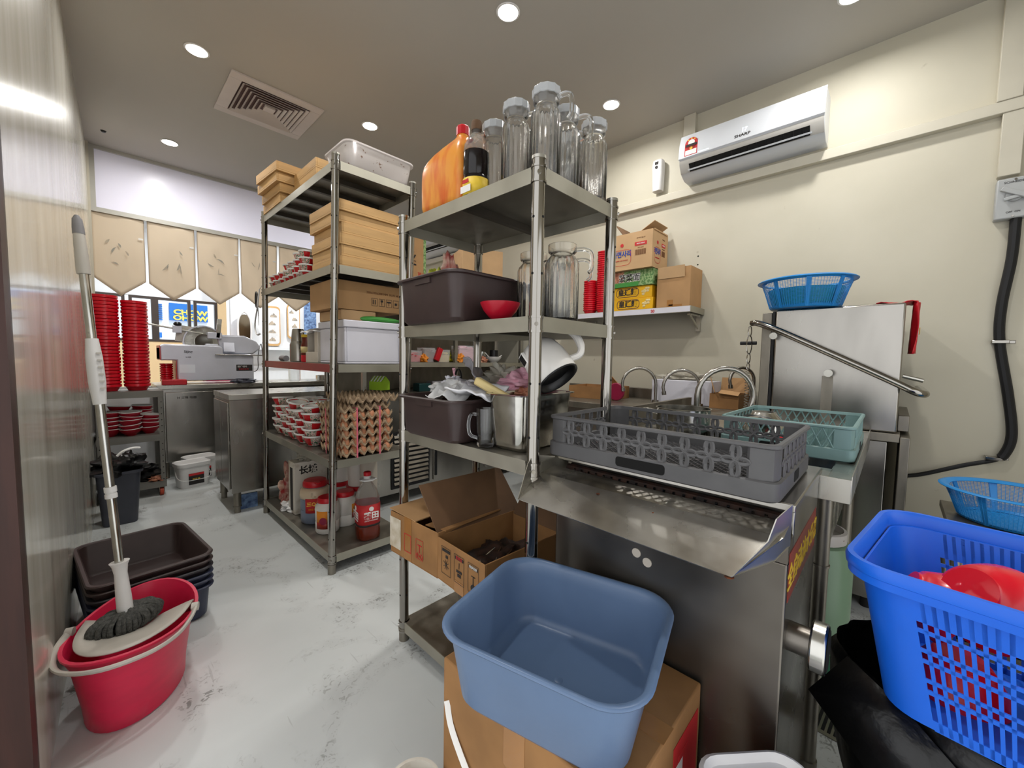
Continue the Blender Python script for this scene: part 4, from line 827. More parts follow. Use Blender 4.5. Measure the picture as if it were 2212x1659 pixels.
g=G(); g.box(-0.145,-0.135,-0.095,0.10,0,0.065); g.box(-0.145,-0.135,-0.095,-0.045,0.065,0.19); g.box(-0.135,0.145,-0.095,-0.085,0,0.19); g.box(-0.135,0.145,0.09,0.10,0,0.19); g.box(-0.135,0.145,-0.085,0.09,0,0.01); g.box(0.135,0.145,-0.085,0.09,0.01,0.19); build('box_body',g,'foam_beige',t,bevel=0.002)
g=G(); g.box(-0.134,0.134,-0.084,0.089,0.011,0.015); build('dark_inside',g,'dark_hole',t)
g=G(); sheet(g,(-0.03,0.01,0.205),0.28,0.23,0.0,-0.12,0.0,0.014,51); build('crumpled_lid',g,'bag_white',t,solid=0.004)
t=sealed_box('carton','large brown carton with black handling symbols above the white foam box','box',(1.09,2.345,T3+0.300),(0.40,0.34,0.155),'cardboard',rz=0.0)
g=G()
for k in range(4):
    ringpatch(g,(0.03+k*0.045,-0.1707,0.055),0.036,0.044,'-y',0.0018)
patch(g,(0.022,-0.1712,0.055),0.005,0.026,'-y'); patch(g,(0.034,-0.1712,0.055),0.005,0.026,'-y'); patch(g,(0.075,-0.1712,0.064),0.014,0.012,'-y'); patch(g,(0.075,-0.1712,0.05),0.003,0.02,'-y'); patch(g,(0.12,-0.1712,0.062),0.026,0.008,'-y'); patch(g,(0.12,-0.1712,0.05),0.003,0.02,'-y'); patch(g,(0.165,-0.1712,0.055),0.014,0.014,'-y'); build('printed_symbols',g,'print_black',t)
text('lettering','280x195x208 MM  N.W 6KG',0.018,(0.09,-0.1712,0.105),'-y','print_brown',t); 
g=G(); g.box(-0.2,0.0,-0.14,0.16,0,0.055); tag(build('small_carton',g,'cardboard_light',loc=(1.13,2.32,T3+0.2425),bevel=0.003),'small cream carton squeezed under the large symbol carton','box')
g=G(); g.tube(spline([(-0.12,0.02,0.012),(-0.05,0.0,0.014),(0.04,-0.005,0.013),(0.13,0.0,0.012)],4),[0.004,0.012,0.014,0.015,0.016,0.015,0.016,0.015,0.014,0.014,0.012,0.008,0.004],n=10); tag(build('green_bottle',g,'green_plain',loc=(1.155,2.165,T3+0.243)),'bright green crinkled packet lying on the white foam lid','packet')
# egg trays on the fourth tier
def egg_tray(label,loc,grp,base=None,rz=0,rot=None):
    if base: return dup(base,loc,rz,label,grp,rot=rot)
    t=thing('egg_tray',label,'egg tray',loc,rz,grp)
    g=G(); S=0.30
    def fn(u,v):
        a=math.cos(2*PI*6*u); b=math.cos(2*PI*6*v); h=0.020*(a+b)*0.5
        pk=0.010*max(0,a*b) if (a>0 and b>0) else 0
        return ((u-.5)*S,(v-.5)*S,0.024+h+pk)
    g.grid(fn,48,48)
    def skirt(P):
        def q(u,v):
            a=math.cos(2*PI*6*u); top=0.020+0.026*((a+1)/2)**1.5; bot=0.002+0.026*((a+1)/2)**0.7; return P(u,top+(bot-top)*v,0.004*v)
        return q
    for P in (lambda u,z,i:((u-.5)*S,-S/2-0.001+i,z),lambda u,z,i:((u-.5)*S,S/2+0.001-i,z),lambda u,z,i:(-S/2-0.001+i,(u-.5)*S,z),lambda u,z,i:(S/2+0.001-i,(u-.5)*S,z)): g.grid(skirt(P),72,2)
    build('tray_body',g,'egg_pulp',t,solid=0.002,smooth=40)
    return t
grp='egg trays stacked on the fourth tier'
EX,EY=1.062,2.30-0.012
dz=0.0495; ET=None; NT=7
for k in range(NT):
    ox,oy=(random.uniform(-.004,.004),random.uniform(-.004,.004)) if k<5 else ((-0.01,0.01) if k==5 else (0.035,0.0))
    lab='brown pulp egg tray, %s of the stack on the fourth tier'%(nth(NT-1-k) if k else 'bottom one')
    loc=(EX+ox,EY+oy,T4+0.001+k*dz)
    if ET is None: ET=egg_tray(lab,loc,grp)
    else: egg_tray(lab,loc,grp,ET,0,rot=(0,0,(k%2)*0.02) if k<5 else (0.02,-0.04 if k==5 else 0.0,0.03))
E0=None
grp='brown eggs between the stacked trays'
for k in range(5):
    zz=T4+k*dz+0.006
    for i in range(6):
        for j in range(6):
            if not(j==0 or i==0): continue
            x=EX-0.125+i*0.05; y=EY-0.125+j*0.05
            if random.random()<0.06: continue
            lab='brown egg, %s from the %s, %s of trays, level %s from bottom'%(['first','second','third','fourth','fifth','sixth'][i if j==0 else j],'post',('front' if j==0 else 'aisle side'),['one','two','three','four','five','six'][k])
            if E0 is None:
                g=G(); g.lathe([(0.001,0)]+[(0.0205*math.sin(PI*q/10)*(1-0.08*math.cos(PI*q/10)*-1),0.028-0.028*math.cos(PI*q/10)) for q in range(1,10)]+[(0.001,0.056)],n=14,cap0=False,cap1=False)
                E0=tag(build('egg',g,'egg',loc=(x,y,zz),smooth=80),lab,'egg',grp)
            else:
                c=E0.copy(); COL.objects.link(c); c['label']=lab; c.location=(x,y,zz); c.rotation_euler=(random.uniform(-.2,.2),random.uniform(-.2,.2),0)
for k,x in enumerate((-0.07,0.065)):
    g=G(); g.box(EX+x-0.004,EX+x+0.004,EY-0.158,EY-0.1565,T4,T4+dz*5.6); g.box(EX+x-0.004,EX+x+0.004,EY-0.158,EY+0.158,T4+dz*5.6,T4+dz*5.6+0.0015); tag(build('tie_string',g,'pink_string'),'pink plastic string tied round the egg trays, %s'%('left' if k==0 else 'right'),'string')
g=G(); g.box(EX-0.158,EX-0.1565,EY+0.05,EY+0.058,T4,T4+dz*5.6); tag(build('tie_string',g,'pink_string'),'pink plastic string on the aisle side of the egg trays','string')
t=thing('house_box','small lime green house-shaped box with white stripes on the egg trays','box',(1.215,2.30,T4+NT*dz+0.012),0.35)
g=G(); g.prism([(-0.035,0),(0.035,0),(0.035,0.05),(0,0.085),(-0.035,0.05)],lambda p:(p[0],-0.05,p[1]),lambda p:(p[0],0.05,p[1])); build('box_body',g,'lime',t)
g=G()
for k in range(4): g.obox((-0.0175+0.0012*0,-0.036+k*0.024,0.0685),(0.046,0.010,0.002),Euler((0,-math.radians(45),0)).to_matrix()); g.obox((0.0185,-0.036+k*0.024,0.0685),(0.046,0.010,0.002),Euler((0,math.radians(45),0)).to_matrix())
build('roof_stripes',g,'print_white',t)
# patterned bowls on the fourth tier
grp='patterned bowls stacked on the fourth tier'
FB=None
def mid_bowl(label,loc,rz): return small_bowl(label,loc,grp,rz,r=0.067,h=0.062)
rows=[(0.935,[2.615,2.76,2.905,3.05,3.195],5,'aisle row'),(1.078,[2.56,2.705,2.85,2.995,3.14],5,'middle row'),(1.222,[2.62,2.765,2.91,3.055],4,'inner row')]
colname=['nearest the egg trays','second from the egg trays','third from the egg trays','fourth from the egg trays','farthest from the egg trays']
for x,ys,n,rn in rows:
    for i,y in enumerate(ys):
        hh=n-(1 if (i%2 and rn=='aisle row') else 0)
        for k in range(hh):
            lab='patterned bowl, %s in the %s stack %s'%(nth(hh-1-k) if k<hh-1 else 'topmost',rn,colname[i])
            tilt=(random.uniform(-.06,.06),random.uniform(-.06,.06),random.random()*6) if k<hh-1 else (random.uniform(-.16,.16),random.uniform(-.16,.10),random.random()*6)
            loc=(x+random.uniform(-.004,.004),y+random.uniform(-.004,.004),T4+0.004+k*0.0475+(0.004 if k==hh-1 else 0))
            if FB is None: FB=mid_bowl(lab,loc,0)
            else: dup(FB,loc,label=lab,group=grp,rot=tilt)
# bottom tier of the tall rack
def wide_jar(name,label,loc,body,lid,r=0.085,h=0.22,grp=None,tilt=None,lidm='red_lid'):
    t=thing(name,label,'jar',loc,0,grp)
    if tilt: t.rotation_euler=tilt
    g=G(); g.lathe([(r*0.9,0),(r*0.97,0.012),(r*0.97,h*0.30),(r*0.93,h*0.33),(r*0.97,h*0.36),(r*0.98,h*0.60),(r,h*0.68),(r*0.95,h*0.78),(r*0.76,h*0.85),(r*0.74,h*0.88)],n=32); build('jar_body',g,body,t)
    g=G(); g.lathe([(r*0.80,0),(r*0.82,h*0.02),(r*0.80,h*0.10),(r*0.72,h*0.14),(0.001,h*0.15)],c=(0,0,h*0.87),n=32,cap1=False); l=build('lid',g,lid,t)
    return t
t=wide_jar('sauce_jar','large jar with red handled lid and blue grey contents, aisle side bottom tier',(0.985,2.74,T5),'bluegrey_liquid','red_lid',0.092,0.27)
g=G(); g.lathe([(0.0905,0.27*0.60),(0.0945,0.27*0.68),(0.0895,0.27*0.78),(0.0725,0.27*0.855)],n=32,cap0=False,cap1=False); build('jar_shoulder',g,'beige_jar',t,solid=0.001)
g=G(); g.obox((-0.02,-0.095,0.275),(0.03,0.05,0.012),Matrix.Identity(3)); build('lid_tab',g,'red_lid',t,bevel=0.004)
a0=-2.6
g=G(); g.grid(lambda u,v:(0.0925*math.cos(a0+u*1.15),0.0925*math.sin(a0+u*1.15),0.075+v*0.095),10,1); lb=build('label',g,'print_red',t,solid=0.0006)
g=G(); A=a0+0.575; F=Matrix((Vector((-math.sin(A),math.cos(A),0)),Vector((0,0,1)),Vector((math.cos(A),math.sin(A),0)))).transposed()
text('label_lettering','三Q三',0.03,(0.0945*math.cos(A),0.0945*math.sin(A),0.135),F,'print_yellow',lb,bold=0.0008)
text('label_lettering','特级香油',0.016,(0.0945*math.cos(A),0.0945*math.sin(A),0.10),F,'print_orange',lb)
def curved_label(t,r,a0,da,z0,z1,m,name='label'):
    g=G(); g.grid(lambda u,v:(r*math.cos(a0+u*da),r*math.sin(a0+u*da),z0+v*(z1-z0)),10,1); return build(name,g,m,t,solid=0.0006)
def Ftan(A): return Matrix((Vector((-math.sin(A),math.cos(A),0)),Vector((0,0,1)),Vector((math.cos(A),math.sin(A),0)))).transposed()
t=wide_jar('sauce_jar','white jar with red lid tilted toward the aisle, chocolate and gold label',(0.975,2.515,T5),'jar_white','red_lid',0.072,0.215)
lb=curved_label(t,0.0715,-2.95,1.0,0.075,0.145,'print_orange'); curved_label(t,0.072,-2.95,1.0,0.035,0.075,'sticker_red','label_base')
g=G(); A=-2.3; g.cyl((0.0705*math.cos(A),0.0705*math.sin(A),0.085),(0.0735*math.cos(A),0.0735*math.sin(A),0.085),0.022,n=20); build('label_roundel',g,'maroon',lb)
t=wide_jar('sauce_jar','white jar with red lid and gold label behind the post',(1.10,2.55,T5),'jar_white','red_lid',0.072,0.215)
lb=curved_label(t,0.0715,-1.35,0.9,0.085,0.14,'print_orange'); curved_label(t,0.072,-1.35,0.9,0.05,0.085,'sticker_red','label_base'); A=-0.9; text('label_lettering','風味',0.022,(0.073*math.cos(A),0.073*math.sin(A),0.11),Ftan(A),'print_brown',lb)
def pail(label,loc,r=0.075,h=0.21,lidm='red_lid'):
    t=thing('plastic_pail',label,'pail',loc)
    g=G(); g.lathe([(r*0.93,0),(r*0.95,0.01),(r,h*0.9)],n=28); build('pail_body',g,'jar_white',t)
    g=G(); g.lathe([(r*1.04,0),(r*1.05,0.022),(r,0.026),(0.001,0.026)],c=(0,0,h*0.9),n=28,cap1=False); build('lid',g,lidm,t); return t
pail('white pail with red lid at the back, right of the post',(1.225,2.62,T5))
pail('white pail with red lid at the back, behind the big jar',(1.16,2.80,T5))
pail('white pail standing on the red lid behind the post',(1.17,2.80,T5+0.217),0.07,0.20,'jar_white')
pail('white pail standing on the rear right red lid',(1.225,2.62,T5+0.217),0.07,0.20,'jar_white')
g=G(); g.lathe([(0.055,0),(0.055,0.42)],n=20); tag(build('white_canister',g,'foam_beige',loc=(1.23,2.80-0.32+0.0,T5)),'tall pale canister at the back right of the bottom tier','canister')
t=sealed_box('carton','tall white carton with black brush lettering, bottom tier','box',(1.02,2.965,T5),(0.22,0.12,0.36),'offwhite_dirty')
text('lettering','长城',0.06,(-0.02,-0.0605,0.30),'-y','print_black',t,bold=0.002)
g=G(); patch(g,(-0.1105,0,0.17),0.05,0.30,'-x'); build('side_panel',g,'print_black',t)
g=G(); crumple(g,(0,0,0),0.06,0.05,0.045,0.4,61,freq=3); tag(build('plastic_bag',g,'cellophane',loc=(1.02,2.95,T5+0.362),smooth=70),'clear plastic bag scrunched on top of the white carton','bag')
g=G(); crumple(g,(0,0,0),0.07,0.06,0.16,0.35,62,freq=3); tag(build('packet_pile',g,'red_pack',loc=(0.98,3.17,T5),smooth=70),'pile of red and pink packets at the far end of the bottom tier','packets')
g=G(); crumple(g,(0,0,0),0.05,0.06,0.03,0.4,63,freq=3); tag(build('plastic_bag',g,'bag_white',loc=(0.93,3.06,T5),smooth=70),'small white bag before the red packets','bag')
# 5 litre oil bottle
t=thing('oil_bottle','large clear oil bottle with red label, a third full, bottom tier','bottle',(1.115,2.265,T5),math.radians(-8))
OR=0.066
def osec(s,z): return rr(0.135*s,0.135*s,0.05*s,z)
g=G(); g.loft([osec(0.93,0),osec(1,0.012),osec(1,0.075),osec(0.99,0.085)]); build('oil',g,'oil_brown',t)
g=G(); g.loft([osec(0.99,0.0855),osec(1,0.10),osec(1,0.21),osec(0.96,0.25),osec(0.75,0.295),osec(0.36,0.335),osec(0.32,0.345),osec(0.32,0.36)]); build('bottle_body',g,'pet_clear',t)
g=G(); g.loft([osec(1.012,0.095),osec(1.012,0.215)],False,False); lb=build('label',g,'print_red',t,solid=0.0006)
for fc,s in (('-y',1),('-x',1)):
    c=(0,-0.0695,0) if fc=='-y' else (-0.0695,0,0)
    text('label_lettering','馨田',0.045,(c[0],c[1],0.148),fc,'print_white',lb,bold=0.0015); text('label_lettering','XINTIAN GOURMET',0.009,(c[0],c[1],0.12),fc,'print_white',lb)
    g=G(); g.cyl((c[0],c[1],0.19),(c[0]*1.02,c[1]*1.02,0.19),0.014,n=18); build('label_roundel',g,'print_white',lb)
g=G(); g.loft([osec(1.01,0.083),osec(1.01,0.0945)],False,False); build('label_band',g,'print_black',t,solid=0.0004)
g=G(); g.lathe([(0.028,0.345),(0.045,0.35),(0.045,0.356),(0.02,0.36)],n=24); g.box(-0.05,0.05,-0.02,-0.01,0.352,0.358); build('carry_ring',g,'white_plastic',t)
g=G(); g.lathe([(0.022,0.36),(0.022,0.375)],n=20); build('neck_band',g,'white_plastic',t)
g=G(); g.lathe([(0.022,0.376),(0.022,0.396),(0.018,0.40),(0.001,0.40)],n=20,cap1=False); build('cap',g,'red_lid',t)
# strap hanging on the far post
t=thing('hanging_strap','white strap and black scissors hanging on the outside of the tall rack','strap',(0.838,3.33,1.50),0)
g=G(); g.tube(spline([(0,0.015,0.17),(-0.008,0.02,0.10),(-0.012,0.035,0.03),(-0.012,0.09,-0.05),(-0.012,0.10,-0.11),(-0.012,0.05,-0.155),(-0.01,-0.02,-0.15)],5),0.007,n=8,ry=0.004); build('strap',g,'white_plastic',t)
g=G(); g.tube([(-0.008,0.065+0.022*math.cos(a),0.10+0.055*math.sin(a)) for a in [i*2*PI/16 for i in range(16)]],0.006,n=6,closed=True); build('black_handle',g,'black_plastic',t)
g=G(); g.prism([(0.03,0.06),(0.045,0.06),(0.02,-0.09)],lambda p:(-0.008,p[0],p[1]),lambda p:(-0.005,p[0],p[1])); build('blade',g,'steel',t)
g=G(); g.tube(spline([(0.0,0.015,0.17),(0.012,0.012,0.19),(0.015,0.01,0.20)],3),0.002,n=6); build('hook',g,'chrome',t)
# ================================================================ left side: mop, bucket, tubs, bin, trolley
t=thing('mop_bucket','oval pink red mop bucket with grey wringer against the left wall','bucket',(0.068,1.885,0),math.radians(70))
def oval(a,b,z,k=40,dip=0.0): return [(a*math.cos(2*PI*i/k),b*math.sin(2*PI*i/k),z+dip*(math.cos(2*PI*i/k)**2)) for i in range(k)]
g=G(); H=0.255
g.loft([oval(0.175,0.115,0),oval(0.185,0.125,0.006),oval(0.195,0.128,0.06),oval(0.222,0.150,0.21,dip=0.01),oval(0.240,0.165,0.245,dip=0.022),oval(0.246,0.170,0.250,dip=0.024),oval(0.246,0.170,0.257,dip=0.024),oval(0.236,0.160,0.257,dip=0.024),oval(0.216,0.144,0.21,dip=0.01),oval(0.190,0.122,0.06),oval(0.178,0.115,0.012)]); build('bucket_body',g,'pink_bucket',t,smooth=50)
def wring(u,v):
    # half oval plate covering the near end, dished in the middle
    a=PI/2+PI*u; R=1.0-v
    x=0.055+(0.268)*math.cos(a)*R; y=0.150*math.sin(a)*(R**0.55 if R>0 else 0)
    if v>0: y=0.152*math.sin(a)*R
    d=0.055*(1-R)**1.2
    return (x,y,0.262+0.018*math.cos(a)**2*R-d)
g=G(); g.grid(wring,36,8)
g.grid(lambda u,v:(0.055+0.020*v,(-1+2*u)*0.152*(1-0.1*v),0.262-0.055*(1-abs(-1+2*u))**1.2*(1)-0.05*v),24,2); build('wringer',g,'pale_grey_plastic',t,solid=0.004,smooth=60)
g=G(); g.tube(spline([(0.0,0.170,0.262),(-0.07,0.168,0.256),(-0.15,0.148,0.252),(-0.22,0.095,0.256),(-0.258,0.0,0.262),(-0.22,-0.095,0.256),(-0.15,-0.148,0.252),(-0.07,-0.168,0.256),(0.0,-0.170,0.262)],5),0.011,n=8,ry=0.0065); build('carry_handle',g,'pale_grey_plastic',t)
for s in (-1,1):
    g=G(); g.cyl((0,s*0.158,0.262),(0,s*0.178,0.262),0.015,n=12); build('hinge',g,'pale_grey_plastic',t)
t=thing('mop','spin mop with steel pole, white grips and grey cord head standing in the pink bucket','mop',(0.045,1.90,0))
mp0=Vector((0,0,0.262)); mp1=Vector((-0.072,0.10,1.385+0.27)); ax=(mp1-mp0).normalized(); MP=lambda s:mp0+(mp1-mp0)*s
g=G(); g.tube([MP(0.14),MP(0.5),MP(0.92)],0.0125,n=16); build('pole',g,'steel_shiny',t)
g=G(); g.tube([MP(0.86),MP(0.865),MP(0.93),MP(0.955)],[0.0165,0.018,0.016,0.0145],n=16); build('upper_grip',g,'bag_grey' if False else 'pale_grey_plastic',t)
g=G(); g.tube([MP(0.955),MP(0.97),MP(0.99),MP(0.9995)],[0.0155,0.0150,0.0125,0.006],n=16); build('end_cap',g,'mop_handle_grey',t)
g=G(); g.tube([MP(0.545),MP(0.55),MP(0.60),MP(0.66),MP(0.70),MP(0.705)],[0.017,0.0175,0.022,0.021,0.0165,0.016],n=16); build('middle_grip',g,'white_plastic',t)
g=G()
for k in range(6):
    p=MP(0.585+k*0.017); g.box(p.x+0.006,p.x+0.018,p.y-0.0235,p.y-0.016,p.z-0.003,p.z+0.003)
build('grip_ridges',g,'pale_grey_plastic',t)
g=G(); g.tube([MP(0.312),MP(0.322)],0.0165,n=16); g.tube([MP(0.327),MP(0.340)],0.0165,n=16); g.tube([MP(0.320),MP(0.33)],0.0145,n=16); build('lock_collar',g,'white_plastic',t)
g=G(); g.tube([MP(0.018),MP(0.06),MP(0.12),MP(0.14),MP(0.150)],[0.022,0.021,0.0175,0.021,0.027],n=18); build('head_socket',g,'white_plastic',t)
g=G()
rnd=random.Random(3)
for i in range(64):
    a=2*PI*i/64+rnd.uniform(-.05,.05); c,s_=math.cos(a),math.sin(a); LX=rnd.uniform(0.085,0.105); LY=rnd.uniform(0.040,0.055); ca=0.92; sa=0.38
    def W(r,z): 
        x,y=c*LX*r,s_*LY*r; return mp0+Vector((x*ca-y*sa,x*sa+y*ca,z))
    pts=[W(0.15,0.022),W(0.5,0.034+rnd.uniform(-.004,.006)),W(0.9,0.022+rnd.uniform(-.005,.005)),W(1.0,-0.002),W(0.85,-0.022),W(0.5,-0.028)]
    g.tube(spline(pts,4),0.0075,n=6)
build('mop_cords',g,'mop_grey',t,smooth=60)
# stacked tubs
names=['bottom','fifth','fourth','third','second','top']
for k in range(6):
    m=['navy_plastic','navy_plastic','navy_plastic','dark_bin','brown_plastic','brown_plastic'][k]
    bus_tub('bus_tub','%s tub of six nested %s plastic tubs on the floor by the left wall'%(names[k],'brown' if k>3 else 'navy grey'),(0.122,2.428,0.002+k*0.0295),0.10,0.405,0.545,0.155,m,'nested tubs behind the mop bucket')
# dark waste bin with black liner
t=thing('waste_bin','dark grey waste bin standing on the floor before the trolley','bin',(0.085,3.93,0))
g=G(); g.loft([rr(0.17,0.20,0.03,0),rr(0.18,0.21,0.035,0.01),rr(0.225,0.27,0.04,0.36),rr(0.25,0.30,0.045,0.365),rr(0.25,0.30,0.045,0.38),rr(0.222,0.268,0.04,0.38),rr(0.178,0.208,0.03,0.015)]); build('bin_body',g,'grey_bin',t)
g=G(); crumple(g,(0,0,0),0.125,0.145,0.085,0.35,71,freq=2.6,nu=44,nv=28); tag(build('rubbish_bag',g,'black_bag',loc=(0.10,3.93,0.35),smooth=40),'black rubbish bag swelling out of the grey waste bin','bag')
g=G(); g.tube(spline([(0,0,0),(0.03,0,0.03),(0.08,0.01,0.045),(0.12,0.02,0.04)],4),0.005,n=5,ry=0.010); g.tube(spline([(0.02,0,0.02),(0.025,0,-0.02),(0.02,0,-0.05)],3),0.005,n=5); tag(build('white_tape',g,'print_white',loc=(0.08,3.83,0.485)),'strip of white tape lying on the black rubbish bag','tape')
# trolley
t=thing('utility_trolley','grey metal trolley carrying tall stacks of red bowls','trolley',(0.183,4.62,0))
hx,hy=0.20,0.225
for s in (-1,1):
    for q in (-1,1):
        g=G(); x,y=s*hx,q*hy
        g.box(min(x,x-s*0.032),max(x,x-s*0.032),min(y,y-q*0.003),max(y,y-q*0.003),0.085,0.885); g.box(min(x,x-s*0.003),max(x,x-s*0.003),min(y,y-q*0.032),max(y,y-q*0.032),0.085,0.885)
        p=build('corner_post',g,'trolley_grey',t)
        g=G(); z=0.14
        while z<0.86: g.box(x-s*0.020,x-s*0.012,y+q*0.0006-0.0002,y+q*0.0006+0.0002,z,z+0.006); z+=0.05
        build('post_holes',g,'dark_hole',p)
        g=G(); g.cyl((x-s*0.03-0.012,y-q*0.03,0.035),(x-s*0.03+0.012,y-q*0.03,0.035),0.034,n=18); w=build('caster_wheel',g,'caster_orange',t)
        g=G(); g.box(x-s*0.03-0.018,x-s*0.03+0.018,y-q*0.03-0.022,y-q*0.03+0.022,0.072,0.084); g.box(x-s*0.03-0.018,x-s*0.03-0.014,y-q*0.03-0.018,y-q*0.03+0.018,0.03,0.072); g.box(x-s*0.03+0.014,x-s*0.03+0.018,y-q*0.03-0.018,y-q*0.03+0.018,0.03,0.072); build('caster_fork',g,'steel_dull',w)
for z in (0.125,0.52,0.885):
    g=G(); g.box(-hx,hx,-hy,hy,z-0.003,z); g.box(-hx,hx,-hy-0.002,-hy+0.001,z-0.05,z+0.002); g.box(-hx,hx,hy-0.001,hy+0.002,z-0.05,z+0.002); g.box(-hx-0.002,-hx+0.001,-hy,hy,z-0.05,z+0.002); g.box(hx-0.001,hx+0.002,-hy,hy,z-0.05,z+0.002); build('tray_deck',g,'trolley_grey',t)
def tower(x,y,z,n,dzz,r,where,grp,proto=[None]):
    for k in range(n):
        lab='red plastic bowl, %s %s'%(nth(n-1-k),where); loc=(x+random.uniform(-.002,.002),y+random.uniform(-.002,.002),z+k*dzz)
        if proto[0] is None:
            q=thing('plastic_bowl',lab,'bowl',loc,0,grp); proto[0]=q
            g=G(); g.lathe([(r*0.70,0),(r*0.74,0.006),(r*0.90,0.030),(r*0.92,0.031),(r,0.034),(r*1.015,0.050),(r*1.0,0.055),(r*0.95,0.055),(r*0.88,0.034),(r*0.70,0.010),(0.001,0.008)],n=36,cap1=False); build('bowl_body',g,'red_plastic',q,smooth=50)
        else: dup(proto[0],loc,random.random()*6,lab,grp)
tower(0.062,4.56,0.887,27,0.0272,0.082,'in the left trolley tower','red bowls in the left trolley tower')
tower(0.238,4.575,0.887,26,0.0272,0.083,'in the right trolley tower','red bowls in the right trolley tower')
BP=[None]
def mid_bowls(x,y,z,n,where):
    for k in range(n):
        lab='red and white bowl, %s in the trolley %s stack'%(nth(n-1-k),where); loc=(x,y,z+k*0.033); rot=(random.uniform(-.09,.09),random.uniform(-.09,.09),0)
        if BP[0] is None: BP[0]=bowl('soup_bowl',lab,'',0.07,0.06,'red_bowl_out',inner='white_in') if False else bowl('soup_bowl',lab,loc,0.072,0.062,'red_bowl_out',inner='white_in',group='red and white bowls on the middle trolley deck')
        else: dup(BP[0],loc,label=lab,rot=rot)
mid_bowls(0.02+0.04,4.53,0.5225,5,'left'); mid_bowls(0.185,4.50,0.5225,5,'middle'); mid_bowls(0.30,4.55,0.5225,4,'right')
mid_bowls(0.12,4.66,0.5225,6,'rear left'); mid_bowls(0.265,4.69,0.5225,6,'rear right')
g=G(); crumple(g,(0,0,0),0.13,0.14,0.08,0.35,72,freq=2.6); tag(build('rubbish_bag',g,'black_bag',loc=(0.20,4.60,0.127),smooth=40),'black bag lying on the lowest deck of the trolley','bag')
g=G(); crumple(g,(0,0,0),0.045,0.05,0.02,0.4,73,freq=3); tag(build('wrapper_pile',g,'snack_brown',loc=(0.33,4.45,0.127),smooth=70),'brown wrappers beside the black bag on the trolley','wrapper')
# ---------------------------------------------------------------- refrigerated counter under the serving opening
t=thing('refrigerated_counter','long stainless steel refrigerated counter under the serving opening','counter',(0.9,5.13,0))
g=G(); g.box(-0.50,2.3,-0.20,0.28,0.16,0.86); build('body',g,'steel_brushed',t,bevel=0.003)
g=G(); g.box(-0.52,2.3,-0.23,0.30,0.86,0.90); build('worktop',g,'steel',t,bevel=0.003)
for x0,x1 in ((-0.46,-0.02),(0.04,0.48),(0.54,1.0)):
    g=G(); g.box(x0,x1,-0.225,-0.201,0.17,0.83); d=build('door',g,'steel_brushed',t,bevel=0.004)
    g=G(); g.box(x1-0.028,x1-0.008,-0.232,-0.2255,0.19,0.81); build('door_handle',g,'black_plastic',d)
for x in (-0.46,0.2,1.0,2.2):
    g=G(); g.cyl((x,-0.15,0),(x,-0.15,0.16),0.02,n=12); build('leg',g,'steel_dull',t)
text('nameplate','H 三味 电器',0.028,(-0.30,-0.2262,0.775),'-y','print_black',t,bold=0.0005)
# slicer
t=thing('meat_slicer','large grey electric meat slicer with round blade on the far counter','slicer',(0.82,5.12,0.9005))
mat('slicer_body',rgb(214,216,226),0.32,0.35,var=0.05)
g=G(); g.prism([(-0.40,0.36),(-0.36,0.385),(0.06,0.385),(0.09,0.36),(0.09,0.30),(0.33,0.30),(0.36,0.28),(0.36,0.03),(-0.26,0.03),(-0.28,0.05),(-0.28,0.23),(-0.40,0.23)],lambda p:(p[0],-0.14,p[1]),lambda p:(p[0],0.14,p[1])); build('base_housing',g,'slicer_body',t,bevel=0.012)
g=G(); g.box(-0.40,-0.395,-0.142,0.142,0.235,0.37); g.box(-0.284,-0.280,-0.142,0.142,0.04,0.23); build('red_edge',g,'red_lid',t)
g=G(); g.box(0.02,0.46,-0.17,0.10,0.285,0.297); build('receiving_tray',g,'steel_shiny',t,bevel=0.003)
g=G(); g.cyl((-0.05,-0.02,0.42),(-0.05,0.02,0.42),0.15,n=40); b_=build('blade',g,'steel_shiny',t)
g=G(); g.cyl((-0.05,-0.04,0.42),(-0.05,-0.021,0.42),0.075,n=28); build('blade_hub',g,'chrome',b_)
g=G(); g.lathe([(0.153,-0.024),(0.165,-0.024),(0.165,0.024),(0.153,0.024)],n=40,cap0=False,cap1=False); g.v=[(x-0.05,z,y+0.42) for (x,y,z) in g.v]; build('blade_guard',g,'slicer_body',t)
g=G(); g.prism([(0.05,0.50),(0.30,0.50),(0.42,0.44),(0.46,0.37),(0.38,0.30),(0.12,0.30),(0.08,0.36)],lambda p:(p[0],-0.03,p[1]),lambda p:(p[0],0.05,p[1])); build('meat_carriage',g,'slicer_body',t,bevel=0.015)
g=G(); g.obox((0.075,-0.05,0.56),(0.04,0.02,0.20),Euler((0,0.10,0)).to_matrix()); build('upright_handle',g,'steel_shiny',t,bevel=0.006)
g=G(); g.box(-0.02,0.10,-0.06,-0.03,0.455,0.52); g.box(-0.04,0.06,-0.08,-0.03,0.365,0.40); build('clamp_block',g,'slicer_body',t,bevel=0.005)
g=G()
for k in range(11): g.obox((-0.24+k*0.022,-0.01,0.50-k*0.004),(0.006,0.004,0.13),Euler((0,0.12,0)).to_matrix())
g.obox((-0.13,-0.005,0.485),(0.27,0.004,0.16),Euler((0,0.12,0)).to_matrix()); build('food_pusher',g,'pale_grey_plastic',t)
g=G(); g.cyl((-0.48,-0.02,0.575),(-0.05,-0.02,0.50),0.009); build('guide_rod',g,'steel',t)
g=G(); g.box(-0.29,-0.22,-0.04,0.0,0.50,0.57); build('rod_block',g,'slicer_body',t,bevel=0.004)
